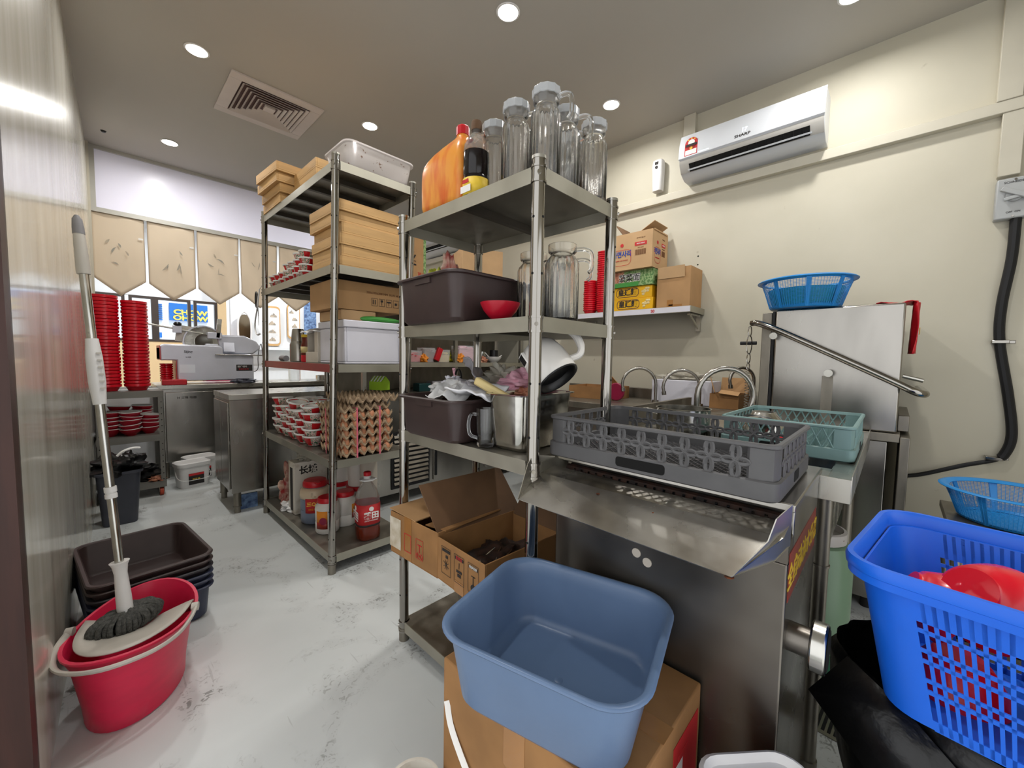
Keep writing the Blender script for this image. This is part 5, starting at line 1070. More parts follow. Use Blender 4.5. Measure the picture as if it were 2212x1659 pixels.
g=G(); g.lathe([(0.03,0),(0.033,0.02),(0.02,0.035),(0.001,0.036)],c=(-0.25,-0.02,0.57),n=16,cap1=False); build('knob',g,'black_plastic',t)
g=G(); g.obox((0.16,-0.045,0.37),(0.10,0.02,0.10),Euler((-0.2,0,0)).to_matrix()); build('deflector',g,'slicer_body',t,bevel=0.004)
g=G(); g.box(0.20,0.345,-0.1415,-0.1402,0.125,0.19); build('maker_plate',g,'print_black',t)
text('lettering','刨广切片',0.022,(0.255,-0.1420,0.17),'-y','print_white',t); text('lettering','全自动系列',0.018,(0.265,-0.1420,0.143),'-y','print_red',t)
text('lettering','Sijing',0.032,(-0.19,-0.1420,0.315),'-y','print_black',t,bold=0.0006); text('lettering','S-32R',0.018,(-0.19,-0.1420,0.262),'-y','print_black',t)
g=G(); g.box(-0.26,-0.14,-0.1415,-0.1402,0.11,0.19); build('instruction_label',g,'facade',t)
g=G(); g.tube(spline([(0.37,0,0.10),(0.43,0.0,0.14),(0.44,0.02,0.28),(0.48,0.05,0.42),(0.50,0.05,0.20),(0.52,0.02,0.02)],5),0.004,n=6); build('power_lead',g,'black_rubber',t)
for x in (-0.22,0.30):
    g=G(); g.cyl((x,-0.09,0),(x,-0.09,0.03),0.02); g.cyl((x,0.09,0),(x,0.09,0.03),0.02); build('rubber_foot',g,'black_rubber',t)
g=G(); crumple(g,(0,0,0),0.10,0.07,0.028,0.25,74); tag(build('dark_cloth',g,'grey_bin',loc=(1.08,4.94,0.902),smooth=40),'dark grey cloth lying in front of the slicer','cloth')
g=G(); g.box(-0.09,0.09,-0.05,0.05,0,0.05); tag(build('red_tray',g,'red_lid',loc=(0.51,4.93,0.9005),bevel=0.006),'small red rectangular tray beside the slicer','tray')
tower(0.43+0.01,5.04+0.0,0.9005,8,0.0272,0.083,'in the short stack beside the slicer','red bowls in the short stack') if False else None
P3=[None]
for k in range(8):
    lab='small red bowl, %s of the short stack beside the slicer'%nth(7-k); loc=(0.475,5.10,0.901+k*0.022)
    if P3[0] is None:
        P3[0]=thing('plastic_bowl',lab,'bowl',loc,0,'short stack of red bowls'); g=G(); g.lathe([(0.034,0),(0.044,0.028),(0.050,0.030),(0.050,0.044),(0.046,0.044),(0.034,0.008),(0.001,0.007)],n=24,cap1=False); build('bowl_body',g,'red_plastic',P3[0])
    else: dup(P3[0],loc,label=lab)
# things on the far counter seen through the tall rack
g=G(); g.lathe([(0.10,0),(0.105,0.005),(0.105,0.06),(0.10,0.06),(0.098,0.008),(0.001,0.008)],n=28,cap1=False); tag(build('steel_basin',g,'steel_shiny',loc=(1.95,5.05,0.9005)),'low round steel pan on the far counter behind the tall rack','pan')
g=G(); g.lathe([(0.06,0),(0.065,0.01),(0.065,0.22),(0.05,0.25),(0.05,0.26)],n=24); tag(build('clear_canister',g,'pet_clear',loc=(1.62,5.1,0.9005)),'clear plastic canister on the far counter','canister')
t=thing('potted_plant','small green plant in a white pot on the far sill','plant',(2.15,5.25,0.9005))
g=G(); g.lathe([(0.05,0),(0.065,0.42),(0.06,0.42),(0.05,0.40),(0.001,0.40)],n=20,cap1=False); build('pot',g,'white_plastic',t)
g=G()
for i in range(26):
    a=random.random()*2*PI; e=random.uniform(0.2,1.3); d=Vector((math.cos(a)*math.cos(e),math.sin(a)*math.cos(e),math.sin(e))); L_=random.uniform(.06,.14); p=Vector((0,0,0.42)); q=p+d*L_; s_=d.cross(Vector((0,0,1))).normalized()*0.018
    g.add([tuple(p),tuple(p+d*L_*0.6+s_),tuple(q),tuple(p+d*L_*0.6-s_)],[(0,1,2,3)])
build('leaves',g,'green_plain',t,solid=0.001)
# noren valance curtains
mat('curtain_print',rgb(184,170,150),0.9,0,col2=rgb(158,156,146),vscale=14,edge=(0.42,0.6))
xs=[(0.012,0.376),(0.398,0.768),(0.788,1.158),(1.178,1.545),(1.57,1.93),(1.96,2.32),(2.35,2.71),(2.74,3.10)]
nm=['leftmost','second from the left','third from the left','fourth from the left','fifth from the left','sixth from the left','seventh from the left','rightmost']
for k,(a,b) in enumerate(xs):
    t=thing('valance_cloth','beige pointed cloth panel, %s on the rail'%nm[k],'curtain',((a+b)/2,DY-0.012,2.50),0,'pointed cloth panels hung from the rail')
    w=(b-a)/2; z1=0.60 if k<1 else 0.61; z2=0.755
    def fn(u,v,w=w,k=k,z1=z1,z2=z2):
        x=(u-.5)*2*w; zb=z1+(z2-z1)*(1-abs(x)/w); z=-v*zb
        y=-0.010-0.008*noise.noise(Vector((x*7+k*5,z*4,k)))*2-0.004*math.sin(x*30+z*9)*v
        return (x,y,z)
    g=G(); g.grid(fn,16,18); build('cloth',g,'curtain_cloth',t,solid=0.0015,smooth=60,off=0)
    g=G(); n=12
    path=[fn(0,v/8) for v in range(9)]+[fn(u/n,1) for u in range(1,n+1)]+[fn(1,1-v/8) for v in range(1,9)]
    g.tube([(p[0]*0.985,p[1]-0.002,p[2]+0.0) for p in path],0.0028,n=5); build('hem',g,'curtain_hem',t)
    rk=random.Random(k+3); P_=None
    for q in range(5):
        cx=rk.uniform(-0.08,0.08); cz=rk.uniform(-0.46,-0.22); aa=rk.uniform(0,3.1); L_=rk.uniform(0.03,0.08); ww=rk.uniform(0.006,0.02); bb=rk.uniform(-.5,.5)
        pts=[(cx+L_*(u-.5)*math.cos(aa+bb*u),cz+L_*(u-.5)*math.sin(aa+bb*u)*1.4) for u in (0,.25,.5,.75,1)]
        wd=[0.15,0.8,1,0.7,0.1]; g=G(); up=[(p[0]+ww*w_*-math.sin(aa)*.5,p[1]+ww*w_*math.cos(aa)*.5) for p,w_ in zip(pts,wd)]; dn=[(p[0]-ww*w_*-math.sin(aa)*.5,p[1]-ww*w_*math.cos(aa)*.5) for p,w_ in zip(pts,wd)][::-1]
        g.prism(up+dn,lambda p:(p[0],-0.0255,p[1]),lambda p:(p[0],-0.025,p[1])); build('ink_stroke',g,'curtain_print',t)
    g=G(); g.box(w-0.045,w-0.01,-0.026,-0.022,-0.20,-0.185); build('fastener',g,'print_white',t)
# ---------------------------------------------------------------- cabinet with leg, mid left
t=thing('steel_cabinet','stainless steel prep cabinet on round legs behind the tall rack','cabinet',(1.0,3.77,0))
g=G(); g.box(-0.33,0.75,-0.265,0.265,0.16,0.86); build('body',g,'steel_brushed',t,bevel=0.003)
g=G(); g.box(-0.335,0.76,-0.27,0.27,0.862,0.90); g.box(-0.335,-0.32,-0.27,0.27,0.90,0.902); build('worktop',g,'steel',t,bevel=0.002)
g=G(); g.box(-0.341,-0.331,-0.24,0.0,0.19,0.84); g.box(-0.341,-0.331,0.01,0.24,0.19,0.84); build('sliding_door',g,'steel_brushed',t,bevel=0.002)
for x,y in ((-0.29,-0.225),(-0.29,0.225),(0.70,-0.225),(0.70,0.225)):
    g=G(); g.cyl((x,y,0.05),(x,y,0.16),0.026,n=16); g.cyl((x,y,0.0),(x,y,0.05),0.021,n=16); g.cyl((x,y,0.046),(x,y,0.052),0.029,n=16); build('leg',g,'steel_dull',t)
g=G(); g.box(-0.06,0.055,-0.008,0.008,0,0.115); tag(build('blue_board',g,'blue_cloth',loc=(0.80,3.60,0.0),rot=(0,0,0)),'blue and white printed board on the floor under the steel cabinet','board')
# white tubs on the floor
def bail_tub(label,loc,rz):
    t=thing('food_pail',label,'pail',loc,rz,'white rectangular pails on the floor')
    g=G(); g.loft([rr(0.20,0.14,0.03,0),rr(0.21,0.15,0.035,0.01),rr(0.235,0.17,0.04,0.19)]); build('pail_body',g,'white_plastic',t)
    g=G(); g.loft([rr(0.25,0.185,0.045,0.191),rr(0.255,0.19,0.045,0.20),rr(0.255,0.19,0.045,0.222),rr(0.235,0.17,0.04,0.228),rr(0.225,0.16,0.04,0.222)]); build('lid',g,'white_plastic',t)
    g=G(); g.tube(spline([(-0.122,0,0.15),(-0.125,-0.05,0.10),(-0.09,-0.092,0.075),(0,-0.098,0.072),(0.09,-0.092,0.075),(0.125,-0.05,0.10),(0.122,0,0.15)],4),0.003,n=6); build('wire_handle',g,'white_plastic',t)
    g=G(); g.box(-0.055,0.06,-0.0855,-0.0835,0.03,0.13); lb=build('label',g,'print_black',t)
    g=G(); g.box(-0.055,0.06,-0.0865,-0.0856,0.11,0.13); build('label_band',g,'print_red',lb)
    text('label_lettering','花生酱',0.02,(0.0,-0.0868,0.075),'-y','print_yellow',lb); return t
q=bail_tub('white rectangular pail with black label and wire handle, nearer one on the floor',(0.575,4.56,0.0),math.radians(12))
dup(q,(0.66,4.76,0.0),math.radians(12),'white rectangular pail standing behind the labelled one by the counter')
# ---------------------------------------------------------------- counter with overshelves behind the front rack
t=thing('prep_counter','stainless steel refrigerated prep counter with louvred panel and two overshelves','counter',(2.30,3.12,0))
g=G(); g.box(-0.88,0.92,-0.27,0.27,0.10,0.86); build('body',g,'steel_brushed',t,bevel=0.003)
g=G(); g.box(-0.90,0.94,-0.29,0.29,0.861,0.90); g.box(-0.90,0.94,0.27,0.29,0.90,1.60); build('worktop',g,'steel_dull',t,bevel=0.002)
g=G(); g.box(-0.70,-0.34,-0.279,-0.271,0.14,0.60); p=build('louvre_panel',g,'black_rubber',t)
for k in range(11):
    g=G(); g.obox((-0.52,-0.285,0.18+k*0.038),(0.32,0.012,0.022),Euler((math.radians(-30),0,0)).to_matrix()); build('slat',g,'steel_dull',p)
for x0,x1 in ((-0.30,0.28),(0.31,0.88)):
    g=G(); g.box(x0,x1,-0.285,-0.271,0.14,0.83); d=build('door',g,'steel_brushed',t,bevel=0.003)
    g=G(); g.box(x0+0.01,x0+0.03,-0.292,-0.2855,0.18,0.80); build('door_handle',g,'black_plastic',d)
for z in (1.157,1.60):
    g=G(); g.box(-0.90,0.94,-0.20,0.27,z-0.004,z); g.box(-0.90,0.94,-0.205,-0.20,z-0.04,z); g.box(-0.90,-0.896,-0.2,0.27,z-0.04,z); build('overshelf',g,'steel_flange',t)
for x in (-0.87,0.02,0.91):
    g=G(); g.box(x-0.015,x+0.015,-0.18,-0.15,0.90,1.115); g.box(x-0.015,x+0.015,-0.18,-0.15,1.158,1.56); build('upright',g,'steel',t)
for x in (-0.8,0.85):
    g=G(); g.cyl((x,-0.2,0),(x,-0.2,0.10),0.022); g.cyl((x,0.2,0),(x,0.2,0.10),0.022); build('leg',g,'steel_dull',t)
# cartons on the top overshelf
OZ=1.6015
def tall_carton(label,loc,size,rz,m='cardboard'):
    t=thing('carton',label,'box',loc,rz); w,d,h=size
    g=G(); g.box(-w/2,w/2,-d/2,d/2,0,h); build('box_body',g,m,t,bevel=0.003); return t
t=tall_carton('tall brown carton with black brush character and green edge strip, behind the brown tub',(1.86,3.10,OZ),(0.30,0.24,0.62),math.radians(8))
text('lettering','丝',0.13,(-0.02,-0.1215,0.42),'-y','print_black',t,bold=0.002); text('lettering','苗米\n香软',0.045,(0.10,-0.1215,0.28),'-y','print_red',t)
g=G(); patch(g,(0.135,-0.121,0.31),0.028,0.62,'-y'); build('edge_strip',g,'green_box',t)
tall_carton('large plain brown carton beside the overshelf post, behind the glass jugs',(2.72,3.12,OZ),(0.42,0.34,0.66),math.radians(-22),'cardboard_light')
tall_carton('smaller brown carton in front of the large plain carton, overshelf',(2.40,3.02,OZ),(0.13,0.12,0.13),0.1,'cardboard_old')
# clutter on the lower overshelf
O1=1.1585
def clear_tub(label,loc,w,d,h,fill,fh=0.6,rz=0):
    h*=1.3; t=thing('food_tub',label,'tub',loc,rz)
    g=G(); g.loft([rr(w*0.88,d*0.88,0.015,0),rr(w,d,0.02,h)],True,False); build('tub_body',g,'tub_clear',t,solid=0.001)
    g=G(); g.loft([rr(w*0.84,d*0.84,0.015,0.003),rr(w*(0.86+0.1*fh),d*(0.86+0.1*fh),0.018,h*fh)]); crumple(g,(0,0,h*fh-0.006),w*0.40,d*0.4,0.022,0.5,hash(label)%50,16,8,4,True); build('food',g,fill,t,smooth=70)
    g=G(); g.loft([rr(w*1.02,d*1.02,0.02,h),rr(w*1.05,d*1.05,0.02,h+0.004),rr(w*0.98,d*0.98,0.02,h+0.004)],False,False); build('rim',g,'clear_plastic',t); return t
g=G(); crumple(g,(0,0,0),0.05,0.05,0.07,0.4,81); tag(build('plastic_bag',g,'cellophane',loc=(1.55,2.98,O1),smooth=70),'clear plastic bag at the left end of the lower overshelf','bag')
g=G(); crumple(g,(0,0,0),0.045,0.04,0.045,0.3,82); tag(build('snack_packet',g,'bag_white',loc=(1.66,2.975,O1),smooth=70),'white foil packet left on the lower overshelf','packet')
g=G(); crumple(g,(0,0,0),0.05,0.04,0.04,0.3,83); tag(build('snack_packet',g,'foam_white',loc=(1.765,2.975,O1),smooth=70),'second white foil packet beside the red tub','packet')
g=G(); crumple(g,(0,0,0),0.025,0.03,0.05,0.4,84); tag(build('snack_packet',g,'navy_plastic',loc=(1.60,2.95,O1),smooth=70),'purple blue packet tucked under the clear bag','packet')
clear_tub('clear food tub with red sauce at its base on the lower overshelf',(1.90,3.03,O1),0.15,0.13,0.075,'red_plastic',0.6)
clear_tub('clear food tub of brown pieces next to the red tub',(2.05,3.03,O1),0.13,0.12,0.095,'rust',0.7)
clear_tub('clear food tub of white and orange pieces left of the rear post',(2.21,3.03,O1),0.14,0.12,0.085,'butter',0.6)
clear_tub('clear food tub of pink and purple candies right of the rear post',(2.48,3.02,O1),0.24,0.13,0.12,'bag_pink',0.8)
g=G(); crumple(g,(0,0,0),0.04,0.03,0.05,0.3,85); tag(build('orange_packet',g,'print_orange',loc=(2.37,2.955,O1),smooth=70),'small orange packet standing before the candy tub','packet')
g=G(); g.obox((0,0,0.07),(0.05,0.03,0.12),Euler((0,0.4,0)).to_matrix()); tag(build('red_packet',g,'red_lid',loc=(2.13,2.96,O1),bevel=0.004),'leaning red packet between the food tubs','packet')
g=G(); crumple(g,(0,0,0),0.06,0.05,0.035,0.4,86); tag(build('snack_packet',g,'snack_brown',loc=(2.0,3.12,O1+0.0),smooth=70),'brown snack packet behind the tubs','packet')
t=bowl('small_bowl','white bowl holding spoons at the right end of the lower overshelf',(2.85,3.0,O1),0.085,0.06,'white_in')
g=G(); g.cyl((-0.03,0,0.03),(-0.11,0.01,0.10),0.005); g.cyl((0.02,0,0.03),(0.11,-0.01,0.075),0.005); build('spoon_handles',g,'white_plastic',t)
g=G(); g.lathe([(0.035,0),(0.04,0.01),(0.04,0.11)],n=20); g.v=[(x,y,z) for x,y,z in g.v]; tag(build('steel_cup',g,'steel_shiny',loc=(2.80,3.12,O1)),'steel cup of utensils behind the white bowl','cup')
g=G(); g.lathe([(0.045,0),(0.045,0.13)],n=20); tag(build('black_canister',g,'black_plastic',loc=(2.95,3.10,O1)),'black lidded canister at the overshelf end','canister')
for k,(x,y,m,a,b_,l) in enumerate(((1.80,3.06,'bag_white',0.05,0.055,'white crinkled pouch behind the foil packets on the lower overshelf'),(1.98,2.965,'print_orange',0.03,0.04,'orange sweet packet between the two left food tubs'),(2.13,3.13,'red_pack',0.05,0.07,'red and cream pouch standing behind the brown food tub'),(2.33,3.10,'yellow_pack',0.05,0.06,'yellow pouch behind the rear post on the lower overshelf'),(2.62,3.10,'bag_pink',0.06,0.06,'pink pouch at the right of the candy tub'),(2.68,2.97,'snack_brown',0.04,0.035,'brown paper packet beside the white spoon bowl'))):
    g=G(); crumple(g,(0,0,0),a,0.035,b_,0.3,120+k,freq=2.4); tag(build('snack_packet',g,m,loc=(x,y,O1),smooth=70),l,'packet')
# on the counter under the overshelf
g=G(); g.box(-0.2,0.2,-0.05,0.05,0,0.085); tag(build('grey_case',g,'bag_grey',loc=(2.30,3.05,0.9005),bevel=0.004),'long flat grey case on the prep counter','case')
g=G(); g.box(-0.06,0.06,-0.05,0.05,0,0.07); tag(build('teal_box',g,'teal_dark',loc=(2.0,3.02,0.9005),bevel=0.004),'dark teal box beside the long grey case','box')
t=thing('glass_mug','clear glass mug with handle far back on the prep counter','mug',(2.92,3.0,0.9005),0.3)
g=G(); g.lathe([(0.05,0),(0.055,0.01),(0.055,0.19),(0.05,0.19),(0.045,0.02)],n=20); build('body',g,'glass',t)
g=G(); g.tube(spline([(0.054,0,0.16),(0.10,0,0.16),(0.105,0,0.10),(0.10,0,0.05),(0.054,0,0.04)],4),0.008); build('handle',g,'glass',t)
# far white wall: framed ink pictures, mirror, blue door panel
def picture(label,x,z,w,h,fr='white_plastic'):
    t=thing('framed_picture',label,'picture',(x,7.57,z))
    g=G(); g.loft([[(p[0],-0.02,p[1]) for p in rr(w,h,0.06,0)],[(p[0],0,p[1]) for p in rr(w,h,0.06,0)]]); build('frame',g,fr,t)
    g=G(); g.loft([[(p[0],-0.023,p[1]) for p in rr(w*0.86,h*0.9,0.05,0)],[(p[0],-0.0205,p[1]) for p in rr(w*0.86,h*0.9,0.05,0)]]); b=build('print_sheet',g,'bag_white',t)
    g=G()
    rk=random.Random(int(x*100))
    for k in range(4):
        cz=-h*0.38+k*h*0.2; x0=rk.uniform(-w*.36,-w*.1); x1=x0+rk.uniform(w*.3,w*.5); n=9
        top=[(x0+(x1-x0)*i/n, cz+0.02+0.07*h*(1-abs(2*i/n-1))*rk.uniform(.6,1.5)) for i in range(n+1)]
        g.add([(p[0],-0.024,p[1]) for p in top]+[(x1,-0.024,cz),(x0,-0.024,cz)],[tuple(range(n+3))])
    build('ink_shapes',g,'ink_wash',b)
picture('tall rounded framed ink landscape on the far white wall, left one',2.08,1.68,0.22,0.66,'wood_tray')
picture('tall framed ink print on the far white wall beside the larger one',2.40,1.78,0.20,0.60,'wood_tray')
picture('framed print on the far white wall, rightmost',2.95,1.75,0.2,0.55,'alu')
g=G(); g.box(-0.10,0.10,-0.02,0,0,0.9); tag(build('hanging_cloth',g,'facade_blue' if False else 'blue_cloth',loc=(2.68,7.59,1.35)),'pale blue hanging panel on the far white wall','panel')
t=thing('arched_mirror','white rimmed round-topped mirror standing by the far window','mirror',(1.66,7.49,1.351),0)
g=G(); g.tube(spline([(-0.08,0,0),(-0.09,0,0.25),(-0.075,0,0.42),(0,0,0.52),(0.075,0,0.42),(0.09,0,0.25),(0.08,0,0)],5),0.014,n=8); g.box(-0.085,0.085,-0.01,0.01,-0.02,0.01); build('rim',g,'white_plastic',t)
g=G(); g.loft([[(p[0],-0.003,p[1]) for p in rr(0.165,0.46,0.08,0,0,0.25)],[(p[0],0.003,p[1]) for p in rr(0.165,0.46,0.08,0,0,0.25)]]); build('mirror_glass',g,'chrome',t)
g=G(); g.box(0,0.42,0,0.3,0,0.05); g.box(0.02,0.40,0.02,0.28,-1.28,0); tag(build('side_cabinet',g,'maroon',loc=(1.08,7.15,1.29)),'dark red sideboard below the far window','sideboard')
# ================================================================ foreground right
# grease separator machine under the grey rack
MX0,MX1,MY0,MY1,MZ=0.962,1.385,0.135,0.725,0.915
t=thing('grease_separator','stainless steel floor machine with sloping front chute and side drain coupling','machine',((MX0+MX1)/2,(MY0+MY1)/2,0))
hx,hy=(MX1-MX0)/2,(MY1-MY0)/2
g=G(); g.box(-hx,hx,-hy,hy,0.05,0.79); build('body',g,'steel_dirty',t,bevel=0.004)
g=G(); g.box(-hx+0.055,hx,-hy,hy,0.791,0.895); g.box(-hx+0.01,hx+0.004,-hy-0.006,hy+0.006,0.896,MZ-0.002); build('top_housing',g,'steel_brushed',t,bevel=0.003)
g=G(); g.box(-hx-0.002,-hx+0.054,-hy,hy,0.791,0.835); build('grimy_ledge',g,'steel_dirty',t)
g=G(); g.tube([(-hx+0.045,-hy+0.01,0.868),(-hx+0.045,hy-0.01,0.868)],0.012,n=8); build('roller',g,'grime',t)
for k in range(44):
    y=-hy+0.02+k*0.0125
    g=G(); g.cyl((-hx+0.034,y,0.869),(-hx+0.034,y+0.006,0.869),0.004,n=6); 
    if k%2==0: build('roller_bristle',g,'chrome',t)
# chute
R=0.0015
def plate(g,pts,th): 
    p=[Vector(q) for q in pts]; n=(p[1]-p[0]).cross(p[-1]-p[0]).normalized()*th; m=len(p)
    g.add([tuple(q) for q in p]+[tuple(q+n) for q in p],[tuple(range(m)),tuple(reversed(range(m,2*m)))]+[(i,m+i,m+(i+1)%m,(i+1)%m) for i in range(m)])
yA,yB=-hy+0.0,hy+0.012
xf=lambda X:X-(MX0+MX1)/2
g=G(); plate(g,[(xf(0.962),yA,0.875),(xf(0.962),yB,0.875),(xf(0.90),yB,0.865),(xf(0.90),yA,0.865)],0.002); plate(g,[(xf(0.90),yA,0.865),(xf(0.90),yB,0.865),(xf(0.79),yB-0.01,0.815),(xf(0.775),yA+0.055,0.815)],0.002)
ch=build('chute',g,'chute_steel',t)
g=G(); plate(g,[(xf(0.965),yB,0.845),(xf(0.965),yB,0.905),(xf(0.865),yB+0.003,0.925),(xf(0.84),yB,0.905),(xf(0.79),yB-0.01,0.818),(xf(0.86),yB,0.845)],0.002); build('chute_side',g,'steel',ch)
g=G(); plate(g,[(xf(0.965),yA,0.83),(xf(0.965),yA,0.915),(xf(0.885),yA+0.012,0.905),(xf(0.865),yA+0.02,0.865),(xf(0.775),yA+0.055,0.818),(xf(0.88),yA+0.01,0.825)],0.002); build('chute_side',g,'steel',ch)
g=G()
for (x,y,r) in ((0.88,0.10,0.006),(0.85,0.0,0.003),(0.83,-0.12,0.006),(0.80,0.09,0.003),(0.78,-0.235,0.010),(0.87,-0.05,0.003)):
    z=0.865-(0.90-x)/0.11*0.05 if x<0.9 else 0.87
    g.sphere((xf(x),y,z+0.003),r,r*0.9,0.0015,8,5)
build('rust_spots',g,'rust',ch)
for (y,z) in ((0.03,0.70),(0.0,0.685)): 
    g=G(); g.cyl((-hx-0.002,y,z),(-hx,y,z),0.012,n=14); build('grease_spot',g,'foam_beige',t)
# sticker and drain coupling on the side
F=Matrix.Rotation(math.radians(0),3,'Y')
g=G(); g.obox((-0.005,-hy-0.0006,0.755),(0.38,0.0008,0.105),Matrix.Identity(3)); st=build('sticker',g,'sticker_red',t)
text('sticker_lettering','全自动油水分离',0.058,(0.0,-hy-0.0012,0.75),'-y','print_yellow',st,bold=0.001)
g=G(); g.cyl((-hx+0.06,-hy-0.040,0.612),(-hx+0.06,-hy,0.612),0.030,n=24); c=build('drain_pipe',g,'steel_dirty',t)
g=G(); g.cyl((-hx+0.06,-hy-0.068,0.612),(-hx+0.06,-hy-0.040,0.612),0.050,n=32); build('coupling_ring',g,'steel_shiny',c,bevel=0.004)
g=G(); g.cyl((-hx+0.06,-hy-0.070,0.612),(-hx+0.06,-hy-0.0685,0.612),0.040,n=28); build('coupling_bore',g,'dark_hole',c)
for s in (-1,1):
    for q in (-1,1): g=G(); g.cyl((s*(hx-0.04),q*(hy-0.04),0),(s*(hx-0.04),q*(hy-0.04),0.05),0.02); build('foot',g,'black_rubber',t)
# dish racks
def dish_rack(label,loc,rz,w,d,h,m,style):
    t=thing('dish_rack',label,'dish rack',loc,rz)
    b=h*0.34; th=0.006
    def wall_base(g):
        g.loft([rr(w-0.012,d-0.012,0.02,0),rr(w,d,0.025,0.004),rr(w,d,0.025,b),rr(w-0.010,d-0.010,0.02,b+0.003),rr(w-0.022,d-0.022,0.02,b),rr(w-0.022,d-0.022,0.02,0)],False,False)
    g=G(); wall_base(g); build('base_band',g,m,t,smooth=40)
    g=G()
    for (sx,sy,L) in ((0,-1,w),(-1,0,d),):
        pass
    g=G(); g.loft([rr(w-0.010,d-0.010,0.02,h-0.011),rr(w,d,0.025,h-0.008),rr(w,d,0.025,h-0.003),rr(w-0.006,d-0.006,0.02,h),rr(w-0.022,d-0.022,0.02,h),rr(w-0.026,d-0.026,0.02,h-0.011)],False,False); build('top_rim',g,m,t,smooth=40)
    c=0.055
    for sx in (-1,1):
        for sy in (-1,1):
            g=G(); pts=[(sx*(w/2-c),sy*(d/2-0.006)),(sx*(w/2-0.03),sy*(d/2-0.006)),(sx*(w/2-0.012),sy*(d/2-0.012)),(sx*(w/2-0.006),sy*(d/2-0.03)),(sx*(w/2-0.006),sy*(d/2-c))]
            inn=[(x-sx*0.006,y-sy*0.006) for x,y in pts]
            pl=pts+inn[::-1]; g.prism(pl,lambda p:(p[0],p[1],b),lambda p:(p[0],p[1],h-0.01)); build('corner_panel',g,m,t)
    z0,z1=b+0.001,h-0.009; zc=(z0+z1)/2; hh=(z1-z0)/2
    def side(n,L,P,name):
        g=G(); s0=-L/2+c; step=(L-2*c)/n
        for i in range(n):
            uc=s0+(i+0.5)*step
            if style=='ring':
                for q in (-1,1): g.tube([P(uc+step*0.13*math.cos(a),zc+q*hh*0.54+hh*0.47*math.sin(a)) for a in [k*2*PI/12 for k in range(12)]],0.0028,n=5,closed=True,ry=0.006)
                for q in (-0.5,0): g.tube([P(uc+step*(q+0.25)+step*0.24*math.cos(a),zc+hh*0.16*math.sin(a)) for a in [k*2*PI/12 for k in range(12)]],0.0022,n=5,closed=True,ry=0.005)
            else:
                g.cyl(P(uc-step/2,z0),P(uc+step/2,z1),0.0028,n=5); g.cyl(P(uc+step/2,z0),P(uc-step/2,z1),0.0028,n=5)
        build(name,g,m,t,smooth=50)
    nx=max(4,int(w/0.058)); ny=max(6,int(d/0.061)) if style=='ring' else int(d/0.04)
    side(ny,d,lambda u,z:(-w/2+0.006,u,z),'lattice'); side(ny,d,lambda u,z:(w/2-0.006,u,z),'lattice'); 
    side(nx,w,lambda u,z:(u,-d/2+0.006,z),'lattice'); side(nx,w,lambda u,z:(u,d/2-0.006,z),'lattice')
    g=G(); n=26
    W_,D_=w-0.03,d-0.03
    k=-W_-D_
    s_=0.024; i=0
    # diagonal mesh floor clipped to the rectangle
    def clip(x0,y0,dx,dy):
        t0,t1=-9,9
        for p,q,l in ((x0,dx,W_/2),(y0,dy,D_/2)):
            if abs(q)<1e-9: 
                if abs(p)>l: return None
            else:
                a,b_=(-l-p)/q,(l-p)/q
                if a>b_: a,b_=b_,a
                t0=max(t0,a); t1=min(t1,b_)
        return (t0,t1) if t1-t0>0.01 else None
    o=-(W_+D_)/2
    while o<(W_+D_)/2:
        for sg in (1,-1):
            r=clip(o,0,0.7071,0.7071*sg)
            if r: g.cyl((o+0.7071*r[0],0.7071*sg*r[0],0.018),(o+0.7071*r[1],0.7071*sg*r[1],0.018),0.0022,n=4)
        o+=s_
    for x in [(-0.5+j/4)*W_ for j in range(5)]: g.box(x-0.003,x+0.003,-D_/2,D_/2,0.004,0.018)
    for y in [(-0.5+j/5)*D_ for j in range(6)]: g.box(-W_/2,W_/2,y-0.003,y+0.003,0.004,0.018)
    build('mesh_floor',g,m,t)
    # hand slots
    for (x,y,a,bw) in ((-w/2-0.0004,0,0.008,0.13),):
        g=G(); g.loft([[(x,y+p[0],0.024+p[1]) for p in rr(bw,b*0.62,0.008,0)],[(x-0.0006,y+p[0],0.024+p[1]) for p in rr(bw,b*0.62,0.008,0)]]); build('hand_slot',g,'dark_hole',t)
        g=G(); g.loft([[(p[0],-d/2+0.0004,0.024+p[1]) for p in rr(0.06,b*0.62,0.006,0)],[(p[0],-d/2-0.0006,0.024+p[1]) for p in rr(0.06,b*0.62,0.006,0)]]); build('hand_slot',g,'dark_hole',t)
    return t
dish_rack('dark grey plastic dish rack with looped lattice sides on top of the steel machine',(1.135,0.448,MZ),0.0,0.405,0.590,0.120,'rack_grey','ring')
# inlet table with sink
AX0,AX1,AY0,AY1,AZ=1.405,2.50,0.068,0.90,0.885
t=thing('dishwash_table','stainless steel dishwashing table with sunken sink beside the dishwasher','table',(0,0,0))
g=G()
g.box(AX0,AX1,AY0,AY0+0.05,AZ-0.003,AZ+0.0); g.box(AX0,AX0+0.12,AY0+0.05,AY1,AZ-0.003,AZ); g.box(AX0+0.62,AX1,AY0+0.05,AY1,AZ-0.003,AZ); g.box(AX0+0.12,AX0+0.62,AY0+0.52,AY1,AZ-0.003,AZ)
g.box(AX0-0.002,AX0+0.001,AY0-0.002,AY1,AZ-0.065,AZ+0.002); g.box(AX0,AX1,AY0-0.003,AY0,AZ-0.065,AZ+0.012)
build('tabletop',g,'steel',t,bevel=0.001)
g=G(); open_box(g,AX0+0.12,AX0+0.62,AY0+0.05,AY0+0.52,AZ-0.25,AZ-0.003,0.003); build('sink_bowl',g,'steel_shiny',t)
